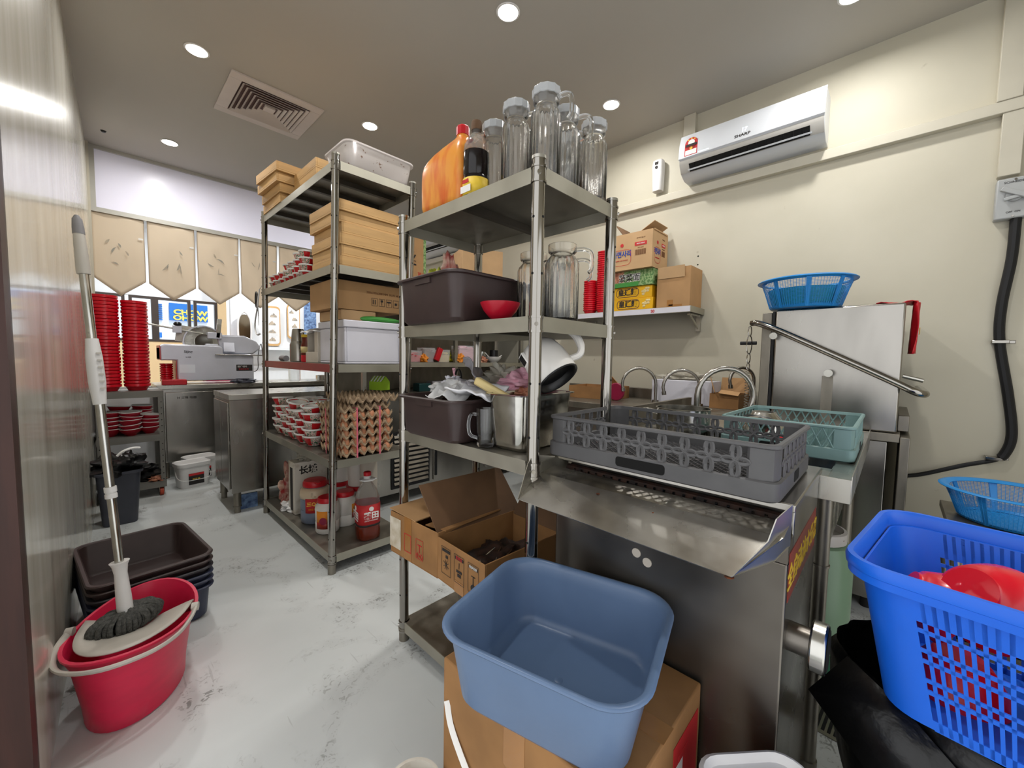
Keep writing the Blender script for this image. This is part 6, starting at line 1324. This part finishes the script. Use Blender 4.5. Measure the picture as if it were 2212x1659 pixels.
g=G(); g.box(AX0+0.12,AX1,AY1-0.02,AY1,AZ,AZ+0.10); build('splashback',g,'steel_dull',t)
for x,y in ((AX0+0.025,AY0+0.055),(AX1-0.15,AY0+0.05),(AX0+0.3,AY1-0.05),(AX1-0.15,AY1-0.05)):
    g=G(); g.cyl((x,y,0.03),(x,y,AZ-0.06),0.019,n=16); g.cyl((x,y,0),(x,y,0.03),0.023,n=16); g.cyl((x,y,0.62),(x,y,0.626),0.022,n=16); build('leg',g,'steel_dull',t)
g=G(); g.cyl((AX0+0.30,AY0+0.06,0.80),(AX0+0.10,AY0+0.10,0.30),0.016); build('waste_pipe',g,'steel_flange',t)
g=G(); crumple(g,(0,0,0),0.06,0.05,0.03,0.3,91); tag(build('blue_cloth_in_sink',g,'sky_blue',loc=(1.72,0.22,AZ-0.2465),smooth=40),'blue cloth lying in the sink bowl of the table','cloth')
dish_rack('pale green plastic dish rack with pegs and lattice sides on the dishwashing table',(1.90,0.272,AZ+0.002),0.0,0.52,0.395,0.115,'rack_green','x')
P0=None
for i in range(9):
    for j in range(6):
        x=1.70+i*0.05; y=0.13+j*0.055
        if x>1.9 and y>0.30: continue
        if P0 is None:
            g=G(); g.cyl((0,0,0),(0,0,0.055),0.0035,0.002,n=5); P0=g
        pass
tgt=[o for o in bpy.data.objects if o.name.startswith('dish_rack') and o.parent is None][-1]
g=G()
for i in range(9):
    for j in range(6):
        x=-0.2+i*0.05; y=-0.14+j*0.055
        if x<0.02 and y>0.02: continue
        g.cyl((x,y,0.018),(x,y,0.078),0.0034,0.002,n=5)
build('pegs',g,'rack_green',tgt)
t=thing('steel_lid_bowl','shiny steel bowl upside down in the pale green rack','bowl',(1.93,0.385,AZ+0.022))
g=G(); g.lathe([(0.085,0),(0.088,0.004),(0.082,0.03),(0.06,0.07),(0.045,0.085),(0.043,0.09),(0.001,0.088)],n=28,cap1=False); build('bowl_body',g,'steel_shiny',t)
t=thing('black_pan_lid','black rimmed steel lid resting tilted in the pale green rack','lid',(1.80,0.37,AZ+0.085)); t.rotation_euler=(0.15,-0.1,0)
g=G(); g.lathe([(0.06,0),(0.064,0.004),(0.060,0.010),(0.052,0.006)],n=28,cap0=False,cap1=False); build('rim',g,'black_plastic',t)
g=G(); g.lathe([(0.054,0.004),(0.03,0.014),(0.001,0.017)],n=28,cap0=True,cap1=False); build('cover',g,'steel_shiny',t)
g=G(); g.sphere((0,0,0),0.03,0.02,0.012); tag(build('red_spoon',g,'red_plastic',loc=(1.76,0.30,AZ+0.035)),'small red spoon bowl inside the pale green rack','spoon')
t=thing('steel_pot','shallow steel pot with loop handle on the table behind the grey rack','pot',(1.78,0.66,AZ+0.001))
g=G(); g.lathe([(0.10,0),(0.11,0.005),(0.11,0.11),(0.114,0.113),(0.108,0.113),(0.106,0.01),(0.001,0.01)],n=32,cap1=False); build('pot_body',g,'steel_shiny',t)
g=G(); g.tube(spline([(-0.02,0.108,0.09),(-0.05,0.15,0.10),(-0.10,0.13,0.10),(-0.10,0.07,0.09)],4),0.005); build('handle',g,'steel_shiny',t)
# wall-side sink counter
t=thing('sink_counter','long stainless steel sink counter along the right wall','counter',(0,0,0))
g=G(); g.box(2.52,3.24,0.70,2.30,0.84,0.885); g.box(3.22,3.262,0.70,2.30,0.885,0.97); build('deck',g,'steel_dull',t,bevel=0.003)
g=G(); g.box(2.54,3.22,0.72,2.28,0.45,0.839); build('sink_housing',g,'steel_brushed',t)
for x,y in ((2.57,0.75),(3.19,0.75),(2.57,2.25),(3.19,2.25)):
    g=G(); g.cyl((x,y,0),(x,y,0.45),0.02); build('leg',g,'steel_dull',t)
def faucet(label,loc,rz,R_=0.115,H_=0.17,r=0.0115,head=True):
    t=thing('gooseneck_faucet',label,'faucet',loc,rz)
    g=G(); pts=[(0,0,0.0),(0,0,H_*0.6)]+[(R_-R_*math.cos(a),0,H_+R_*math.sin(a)) for a in [k*PI/12 for k in range(0,13)]]+[(2*R_-0.006,0,H_-0.03)]
    pts=[(x,y,z) for x,y,z in pts]; g.tube(pts,r,n=12); build('spout',g,'steel_brushed',t,smooth=60)
    g=G(); g.cyl((2*R_-0.006,0,H_-0.03),(2*R_-0.010,0,H_-0.055),r*1.35,n=14); build('nozzle',g,'chrome',t)
    g=G(); g.cyl((0,0,0),(0,0,0.02),r*2.2,n=16); build('base_flange',g,'chrome',t); return t
faucet('gooseneck steel faucet by the right wall, leftmost of the row',(2.95,1.305,0.886),math.radians(126),0.125,0.135)
faucet('gooseneck steel faucet before the white foam box',(2.95,0.985,0.886),math.radians(126),0.125,0.13)
faucet('large gooseneck steel faucet nearest the dishwasher on the splashback',(2.06,0.70,AZ+0.001),math.radians(-46),0.14,0.145,0.013)
faucet('slim gooseneck pipe behind the large faucet against the wall',(3.17,0.702,0.886),math.radians(140),0.09,0.19,0.011)
sealed_box('foam_box','long white foam box on the sink counter against the right wall','box',(3.10,1.14,0.886),(0.20,0.44,0.175),'foam_white')
g=G(); crumple(g,(0,0,0),0.07,0.16,0.035,0.45,95,freq=3); tag(build('bubble_wrap',g,'cellophane',loc=(3.11,1.16,1.062),smooth=70),'clear bubble wrap lying on top of the white foam box','wrap')
t=thing('carton','open brown carton with torn flaps beside the foam box','box',(3.06,0.822,0.886),0.0)
g=G(); open_box(g,-0.13,0.13,-0.09,0.09,0,0.10,0.004); build('box_body',g,'cardboard_old',t)
g=G(); g.obox((-0.10,0.08,0.15),(0.12,0.004,0.12),Euler((-0.3,0.3,0.2)).to_matrix()); build('flap',g,'cardboard',t)
g=G(); g.obox((0.12,0.0,0.15),(0.004,0.18,0.11),Euler((0,0.25,0)).to_matrix()); build('flap',g,'cardboard',t)
g=G(); g.obox((-0.12,-0.03,0.11),(0.06,0.12,0.003),Euler((0.1,-0.35,0)).to_matrix()); build('flap',g,'cardboard',t)
t=thing('carton','brown carton with a raised triangular flap left of the faucets','box',(2.95,1.80,0.886),0.1)
g=G(); open_box(g,-0.16,0.16,-0.20,0.20,0,0.10,0.004); build('box_body',g,'cardboard_old',t)
g=G(); g.obox((0.02,-0.10,0.15),(0.16,0.14,0.004),Euler((0.9,0.3,0.6)).to_matrix()); build('flap',g,'cardboard',t)
g=G(); g.cyl((0,0,0),(0.02,0,0),0.07,n=28); tag(build('maroon_disc',g,'maroon',loc=(2.80,1.56,0.957),bevel=0.006),'round maroon lid standing behind the rack post','lid')
# hood dishwasher
HX0,HX1,HY0,HY1=2.56,3.24,-0.035,0.545
t=thing('hood_dishwasher','tall stainless steel hood dishwasher with long lifting bars against the right wall','dishwasher',(0,0,0))
g=G(); g.box(HX0+0.01,HX1,HY0+0.04,HY1-0.01,0.06,0.84); build('base_cabinet',g,'steel_brushed',t,bevel=0.004)
g=G(); g.box(HX0-0.01,HX1,HY0,HY1,0.842,0.882); build('tank_rim',g,'steel_dull',t,bevel=0.003)
g=G(); 
prof=[(HX0,HY0+0.012),(HX1-0.05,HY0+0.012),(HX1-0.05,HY1-0.06),(HX0,HY1-0.06)]
g.box(HX0,HX1-0.05,HY0+0.012,HY1-0.065,0.884,1.487); build('hood',g,'steel_brushed',t,bevel=0.008)
g=G(); g.box(HX0+0.012,HX0+0.06,HY1-0.060,HY1-0.048,0.884,1.48); build('guide_gap',g,'black_rubber',t)
g=G(); g.box(HX0+0.012,HX0+0.09,HY1-0.046,HY1,0.884,1.475); build('guide_column',g,'steel_dull',t,bevel=0.003)
g=G(); g.box(HX0-0.004,HX0,HY0+0.255,HY0+0.262,0.884,1.14); g.box(HX0-0.003,HX0,HY0+0.262,HY0+0.30,0.884,1.14); build('guide_strip',g,'steel_dull',t)
g=G(); g.box(HX0+0.10,HX1,HY0-0.03,HY0+0.01,0.884,0.96); g.box(HX0-0.015,HX1,HY0-0.035,HY0-0.001,0.05,0.87); build('side_frame',g,'steel_dull',t,bevel=0.003)
g=G(); g.tube(spline([(HX0-0.03,0.585,1.42),(HX0-0.05,0.55,1.415),(HX0-0.055,0.45,1.37),(HX0-0.055,0.2,1.235),(HX0-0.055,0.0,1.125),(HX0-0.055,-0.07,1.085),(HX0-0.03,-0.10,1.075),(HX0+0.03,-0.105,1.075)],6),0.0165,n=12); g.tube(spline([(HX0+0.03,-0.105,1.075),(HX1-0.2,-0.105,1.075),(HX1-0.1,-0.10,1.075)],4),0.0165,n=12); build('lifting_bar',g,'chrome',t,smooth=60)
for y,z in ((0.475,1.345),(0.235,1.155)):
    g=G(); g.cyl((HX0-0.06,y,z),(HX0,y,z),0.008,n=10); g.cyl((HX0-0.064,y,z),(HX0-0.052,y,z),0.018,n=18); build('pivot_bolt',g,'steel',t)
g=G(); g.cyl((HX0-0.02,0.56,1.31),(HX0-0.02,0.64,1.31),0.010,n=10); build('stop_pin',g,'black_rubber',t)
g=G(); g.cyl((HX0+0.1,-0.10,1.13),(HX0+0.1,-0.03,1.15),0.010,n=10); build('stop_pin',g,'steel',t)
g=G()
for (z,hh,w) in ((1.375,0.028,0.008),(1.30,0.052,0.013),(1.225,0.028,0.008),(1.18,0.018,0.007)):
    g.tube([(HX0-0.035,0.592+w*math.cos(a),z+hh*math.sin(a)) for a in [k*2*PI/14 for k in range(14)]],0.003,n=5,closed=True)
build('chain',g,'chrome',t)
g=G(); pts=[(HX0-0.035+0.011*math.cos(k*0.9),0.592+0.011*math.sin(k*0.9),1.155-k*0.0022) for k in range(120)]; g.tube(pts,0.002,n=4); build('spring',g,'steel_dull',t)
for x in (HX0+0.06,HX1-0.06):
    g=G(); g.cyl((x,0.04,0),(x,0.04,0.06),0.022); g.cyl((x,0.48,0),(x,0.48,0.06),0.022); build('foot',g,'black_rubber',t)
g=G(); sheet(g,(0,0,-0.11),0.10,0.24,0,0,0,0.014,97); g.v=[(v[0]*0.3+0.0,v[0]*0+(-0.006+noise.noise(Vector(v)*9)*0.012),v[1]-0.02) for v in g.v]; 
o=thing('red_cloth','red cloth hanging over the corner of the dishwasher hood','cloth',(HX0+0.10,HY0-0.004,1.395))
g=G(); g.grid(lambda u,v:(-0.06+u*0.12,-0.014-0.012*math.sin(u*7+v*3)-0.006*v,-0.14+0.235*v if v<0.98 else 0.10),10,12); build('hanging_part',g,'red_lid',o,solid=0.003,smooth=60)
g=G(); g.grid(lambda u,v:(-0.06+u*0.12,-0.02+v*0.14,0.096+0.008*math.sin(u*6+v*9)),10,8); build('top_part',g,'red_lid',o,solid=0.003,smooth=60)
g=G(); g.box(-0.03,0.015,-0.036,-0.034,-0.05,-0.02); build('yellow_label',g,'print_yellow',o)
# colanders
def colander(label,loc,R1,R0,H_,m,tilt=None,inner='teal_in'):
    t=thing('colander',label,'colander',loc)
    if tilt: t.rotation_euler=tilt
    g=G(); n=96; nz=14
    # lattice wall of thin bars
    for i in range(n):
        a=2*PI*i/n; p=[]
        for k in range(2):
            r=R0+(R1-R0)*(0.12+0.80*k); p.append((r*math.cos(a),r*math.sin(a),H_*(0.06+0.84*k)))
        g.cyl(p[0],p[1],0.0012,n=4,cap=False)
    for k in range(18):
        u=0.10+0.82*k/17; r=R0+(R1-R0)*u; z=H_*(0.04+0.88*u)
        g.tube([(r*math.cos(a),r*math.sin(a),z) for a in [q*2*PI/48 for q in range(48)]],0.0011,n=4,closed=True)
    build('mesh_wall',g,m,t)
    g=G(); g.lathe([(R0*0.97,0),(R0,0.002),(R0+(R1-R0)*0.12,H_*0.10),(R0+(R1-R0)*0.12-0.002,H_*0.10),(R0-0.003,0.004)],n=48,cap0=False,cap1=False)
    for i in range(8):
        a=2*PI*i/8+0.2; u=Vector((math.cos(a),math.sin(a),0)); w_=Vector((-math.sin(a),math.cos(a),0))*0.011
        p0=u*R0+Vector((0,0,0.002)); p1=u*R1*0.985+Vector((0,0,H_*0.96)); q=u*0.002
        g.add([tuple(p0-w_*.6+q),tuple(p0+w_*.6+q),tuple(p1+w_+q),tuple(p1-w_+q),tuple(p0-w_*.6-q),tuple(p0+w_*.6-q),tuple(p1+w_-q),tuple(p1-w_-q)],[(0,1,2,3),(7,6,5,4),(0,4,5,1),(1,5,6,2),(2,6,7,3),(3,7,4,0)])
    g.lathe([(0.001,0.002),(R0*0.97,0.002),(R0*0.97,0.0),(0.001,0)],n=48,cap0=False,cap1=False)
    build('frame',g,m,t,smooth=50)
    g=G(); g.lathe([(R1*0.93,H_*0.90),(R1*0.98,H_*0.93),(R1*1.06,H_*0.95),(R1*1.09,H_*0.94),(R1*1.10,H_*0.96),(R1*1.06,H_),(R1*0.99,H_*0.99),(R1*0.92,H_*0.92)],n=56,cap0=False,cap1=False); build('rim',g,m,t,smooth=50)
    return t
colander('sky blue round mesh colander on top of the dishwasher hood',(2.62,0.365-0.0,1.489),0.198,0.150,0.150,'sky_blue')
g=G(); g.lathe([(0.138,0),(0.141,0.004),(0.168,0.095),(0.165,0.095),(0.136,0.006)],n=40,cap1=False); tag(build('inner_colander',g,'teal_in',loc=(2.62,0.365,1.494),smooth=50),'teal bowl nested inside the sky blue colander','bowl')
colander('sky blue round mesh colander by the right wall behind the basket',(2.42,-0.36,0.60),0.185,0.14,0.125,'sky_blue',(0.0,0.0,0))
t=thing('steel_stand','low steel stand carrying the colander by the right wall','stand',(2.42,-0.38,0))
g=G(); g.box(-0.2,0.2,-0.2,0.2,0.57,0.598); build('stand_top',g,'steel_dull',t,bevel=0.003)
for s in (-1,1):
    for q in (-1,1): g=G(); g.cyl((s*0.17,q*0.17,0),(s*0.17,q*0.17,0.569),0.015); build('leg',g,'steel_dull',t)
# white pail of green liquid
t=thing('liquid_barrel','translucent white barrel of pale green liquid beneath the dishwashing table','barrel',(1.98,0.20,0))
g=G(); g.lathe([(0.12,0),(0.13,0.01),(0.13,0.10)],n=32); build('dark_liquid',g,'green_dark_liquid',t)
g=G(); g.lathe([(0.13,0.1005),(0.13,0.46),(0.115,0.50),(0.10,0.505)],n=32); build('barrel_body',g,'green_liquid',t)
g=G(); g.lathe([(0.10,0.506),(0.106,0.51),(0.106,0.55),(0.095,0.553),(0.09,0.53),(0.001,0.53)],n=32,cap0=False,cap1=False); build('neck',g,'clear_plastic_dirty',t)
# floor drain grate
t=thing('drain_grate','black slotted floor drain grate with steel edge beside the machine','drain',(1.66,0.06,0.0),math.radians(-4))
g=G(); g.box(-0.07,0.07,-0.22,0.22,0.0005,0.003); build('grate_plate',g,'steel_dull',t)
g=G()
for k in range(2):
    for i in range(12): g.box(-0.055,0.055,-0.205+k*0.21+i*0.016,-0.205+k*0.21+i*0.016+0.009,0.0031,0.0036)
build('slots',g,'dark_hole',t)
# ---------------------------------------------------------------- carton with strap and blue basin
BX0,BX1,BY0,BY1,BH=0.578,0.955,0.285,0.775,0.452
t=thing('carton','large brown carton with white packing strap on the floor under the blue basin','box',((BX0+BX1)/2,(BY0+BY1)/2,0))
hx,hy=(BX1-BX0)/2,(BY1-BY0)/2
g=G(); g.box(-hx,hx,-hy,hy,0,BH); build('box_body',g,'cardboard_old',t,bevel=0.005)
g=G(); g.box(-0.025,0.025,-hy-0.0006,hy+0.0006,BH+0.0002,BH+0.0008); g.box(-hx-0.0008,-hx-0.0002,-0.03,0.03,BH-0.12,BH); build('tape',g,'tape',t)
g=G(); g.tube(spline([(-hx-0.004,hy-0.02,BH-0.10),(-hx-0.008,hy-0.05,BH-0.16),(-hx-0.012,0.10,BH-0.245),(-hx-0.008,0.02,BH-0.30),(-hx-0.004,-hy,BH-0.38)],5),0.0012,n=6,ry=0.008); build('packing_strap',g,'print_white',t)
g=G(); g.obox((-hx-0.001,0.06,0.10),(0.001,0.05,0.12),Euler((0.7,0,0)).to_matrix()); g.obox((-hx-0.001,0.12,0.14),(0.001,0.02,0.10),Euler((-0.6,0,0)).to_matrix()); build('printed_mark',g,'print_red',t)
g=G(); patch(g,(0.10,-hy-0.001,BH-0.15),0.14,0.20,'-y'); patch(g,(0.085,-hy-0.0016,BH-0.11),0.05,0.05,'-y'); build('printed_panel',g,'print_red',t)
g=G(); patch(g,(0.055,-hy-0.002,BH-0.13),0.05,0.06,'-y'); build('shipping_label',g,'print_white',t)
t=thing('wash_basin','empty slate blue rectangular plastic basin on the strapped carton','basin',(0.716,0.520,BH+0.001),math.radians(14))
bw,bd,bh=0.405,0.455,0.172
rings=[rr(bw*a,bd*b_,r,z,0,0,8) for a,b_,r,z in ((0.78,0.78,0.06,0),(0.82,0.82,0.065,0.012),(0.90,0.91,0.075,bh*0.80),(0.925,0.935,0.08,bh*0.93),(0.955,0.962,0.085,bh*0.94),(0.99,0.99,0.09,bh*0.955),(1,1,0.092,bh*0.975),(0.99,0.99,0.09,bh*0.995),(0.965,0.968,0.087,bh),(0.93,0.94,0.083,bh*0.985),(0.905,0.915,0.08,bh*0.92),(0.88,0.89,0.072,bh*0.78),(0.80,0.80,0.062,0.03),(0.765,0.765,0.055,0.012),(0.70,0.70,0.04,0.008))]
g=G(); g.loft(rings); build('basin_body',g,'blue_basin',t,smooth=60)
g=G(); g.lathe([(0.001,0.0095),(0.008,0.0095),(0.010,0.0082)],n=16,cap0=False,cap1=False); build('mould_mark',g,'blue_basin',t)
# small white tubs on the floor in front
t=thing('white_tub','white rectangular plastic tub at the bottom edge before the steel machine','tub',(0.802,0.098,0.0),math.radians(-42))
g=G(); g.loft([rr(0.16,0.17,0.03,0),rr(0.17,0.18,0.035,0.01),rr(0.20,0.215,0.045,0.395),rr(0.215,0.23,0.05,0.40),rr(0.215,0.23,0.05,0.412),rr(0.20,0.215,0.045,0.416),rr(0.19,0.205,0.04,0.410),rr(0.185,0.20,0.04,0.402)]); build('tub_body',g,'white_plastic',t)
g=G(); g.lathe([(0.05,0),(0.052,0.004),(0.06,0.16),(0.066,0.165),(0.066,0.175),(0.058,0.175),(0.05,0.01),(0.001,0.01)],n=28,cap1=False); tag(build('white_pail',g,'offwhite_dirty',loc=(0.495,0.80-0.02,0.0)),'dirty white pail partly hidden behind the strapped carton','pail')
# black bin bag over bin
t=thing('bin_bag','shiny black bin liner draped over a bin under the blue basket','bag',(1.24,-0.20,0))
def bagfn(u,v):
    a=2*PI*u; h=0.545; z=h*(1-v)
    sx,sy=0.235,0.265
    bulge=1.0+0.06*math.sin(PI*min(1,v*1.3))-0.26*v
    nn=noise.noise(Vector((math.cos(a)*1.7,math.sin(a)*1.7,v*1.6)))*0.10+noise.noise(Vector((math.cos(a)*6,math.sin(a)*6,v*2.4+5)))*0.030
    top=0.96 if v<0.03 else 1
    return (sx*bulge*top*(1+nn)*math.cos(a),sy*bulge*top*(1+nn)*math.sin(a),z)
g=G(); g.grid(bagfn,96,40); build('liner',g,'black_bag',t,smooth=60,sub=0)
g=G(); 
g.add([(-0.20,0.14,0.54),(-0.155,0.30,0.47),(-0.22,0.10,0.30),(-0.26,0.02,0.46),(-0.10,0.24,0.55)],[(0,1,4),(0,3,2,1)]); build('liner_corner',g,'black_bag',t,solid=0.002)
g=G(); g.box(-0.15,0.15,-0.18,0.18,0.542,0.555); build('bin_lid',g,'black_bag',t)
# blue laundry basket
t=thing('plastic_basket','bright blue slotted plastic basket of red bowls at the right edge','basket',(0,0,0),0)
A=Vector((0.925,0.047,0)); Bk=Vector((1.36,0.012,0))   # left end, front and back corners
uL=(Bk-A).normalized(); vL=Vector((-0.36,-0.93,0)).normalized()
e1=(Bk-A).normalized(); ang=math.atan2(e1.y,e1.x)
BW=0.435; BL=0.60; BH0=0.288; BZ0=0.557; BR=0.06
ctr=A+e1*(BW/2)+Vector((e1.y,-e1.x,0))*(BL/2)
t.location=(ctr.x,ctr.y,BZ0); t.rotation_euler=(0,0,ang-math.radians(3))
def bring(a,b_,r,z): return rr(BW*a,BL*b_,r,z,0,0,8)
# rim
g=G(); g.loft([bring(0.93,0.95,0.06,BH0-0.034),bring(0.985,0.99,0.07,BH0-0.036),bring(0.99,0.992,0.07,BH0-0.022),bring(1.005,1.003,0.075,BH0-0.020),bring(1.01,1.007,0.075,BH0-0.008),bring(0.995,0.997,0.07,BH0),bring(0.955,0.97,0.065,BH0),bring(0.925,0.945,0.06,BH0-0.01),bring(0.92,0.94,0.06,BH0-0.034)]); 
g.f=[f for f in g.f if len(f)==4]; build('rim',g,'basket_blue',t,smooth=45)
g=G(); g.loft([bring(0.62,0.77,0.05,0),bring(0.66,0.80,0.055,0.008),bring(0.65,0.79,0.05,0.014),bring(0.62,0.77,0.05,0.012)]); build('base',g,'basket_blue',t)
# solid corners and slotted walls
def wallpt(s,u,z):
    """s: side; u along side 0..1; z height -> point on tapering wall"""
    k=z/BH0; hw=BW/2*(0.66+(0.925-0.66)*k); hl=BL/2*(0.80+(0.945-0.80)*k)
    c=0.075
    if s=='W': return Vector((-hw,-hl+c+(2*hl-2*c)*u,z))
    if s=='E': return Vector((hw,-hl+c+(2*hl-2*c)*u,z))
    if s=='N': return Vector((-hw+c+(2*hw-2*c)*u,hl,z))
    return Vector((-hw+c+(2*hw-2*c)*u,-hl,z))
def corner(g,sx,sy,ins):
    n=7; rings=[]
    for k in (0.02,0.90):
        hw=BW/2*(0.66+(0.925-0.66)*k)-ins; hl=BL/2*(0.80+(0.945-0.80)*k)-ins; r=0.06; c=0.075-ins
        pts=[(sx*(hw-c),sy*hl)]+[(sx*(hw-r+r*math.sin(a)),sy*(hl-r+r*math.cos(a))) for a in [q*PI/2/n for q in range(n+1)]]+[(sx*hw,sy*(hl-c))]
        rings.append([(x,y,BH0*k) for x,y in pts])
    return rings
for sx in (-1,1):
    for sy in (-1,1):
        g=G(); o_=corner(g,sx,sy,0); i_=corner(g,sx,sy,0.0035)
        g.loft([o_[0]+i_[0][::-1],o_[1]+i_[1][::-1]]); build('corner_panel',g,'basket_blue',t,smooth=45)
def slot_wall(s,ncol,groups,solid=False):
    g=G(); N_={'W':Vector((-1,0,0)),'E':Vector((1,0,0)),'N':Vector((0,1,0)),'S':Vector((0,-1,0))}[s]*0.0035
    def quad(u0,u1,z0,z1):
        P=[wallpt(s,u0,z0),wallpt(s,u1,z0),wallpt(s,u1,z1),wallpt(s,u0,z1)]
        vs=[tuple(p) for p in P]+[tuple(p-N_) for p in P]; g.add(vs,[(0,1,2,3),(7,6,5,4),(0,4,5,1),(1,5,6,2),(2,6,7,3),(3,7,4,0)])
    zt=BH0*0.90
    if solid: quad(0,1,0.004,zt); build('side_wall',g,'basket_blue',t); return
    # vertical bars
    cells=ncol*groups+(groups-1)*1.2; cw=1/cells
    x=0
    hz=[(0.004,0.024),(0.072,0.080),(0.094,0.101),(0.130,0.137),(0.150,0.157),(0.186,0.193),(0.206,zt)]
    for z0,z1 in hz: quad(0,1,z0,z1)
    for gi in range(groups):
        for i in range(ncol):
            quad(x+i*cw,x+i*cw+cw*0.42,0.006,zt-0.002)
        x+=ncol*cw
        quad(x,min(1,x+cw*(1.2 if gi<groups-1 else 0.0)+0.004),0.006,zt-0.002); x+=1.2*cw
    build('side_wall',g,'basket_blue',t)
slot_wall('W',9,3); slot_wall('E',9,3); slot_wall('N',6,1,True); slot_wall('S',6,1,True)
g=G(); 
for s,z in (('W',0),('E',0)):
    pass
# red bowls in the basket
Rm=Matrix.Rotation(ang-math.radians(3),3,'Z')
def inb(x,y,z): p=Rm@Vector((x,y,z)); return (t.location.x+p.x,t.location.y+p.y,BZ0+z)
def big_bowl(label,loc,rot,r=0.085,h=0.065):
    q=bowl('serving_bowl',label,loc,r,h,'red_plastic',n=40,foot=0.5,group='red bowls in the blue basket',inner=None); q.rotation_euler=rot; return q
rA=(math.radians(128),math.radians(-30),0.5); axA=Euler(rA).to_matrix()@Vector((0,0,1)); pA=Vector(inb(-0.035,0.145,0.232))
big_bowl('red bowl lying foot up on top of the pile in the blue basket',tuple(pA),rA,0.082,0.070)
big_bowl('red bowl nested inside the top bowl of the basket pile',tuple(pA+axA*0.022),rA,0.078,0.066)
big_bowl('red bowl leaning at the left end of the basket pile',inb(-0.01,0.225,0.19),(math.radians(112),math.radians(10),0.2),0.072)
big_bowl('red bowl standing on edge against the front slots of the basket',inb(-0.085,0.03,0.085),(math.radians(80),0.2,0.9),0.065,0.05)
big_bowl('red bowl low in the basket behind the front slots, right',inb(-0.06,-0.12,0.10),(math.radians(60),0.4,2.0),0.075)
big_bowl('red bowl at the far side of the pile in the basket',inb(0.075,0.0,0.14),(math.radians(150),-0.2,1.0),0.075)
big_bowl('red bowl at the bottom of the basket near its left end',inb(-0.01,0.15,0.085),(math.radians(172),-0.1,1.0),0.075)
bowl('serving_bowl','white lined bowl at the basket bottom, glimpsed through the front slots',inb(0.02,-0.04,0.02),0.07,0.045,'white_in',group=None)
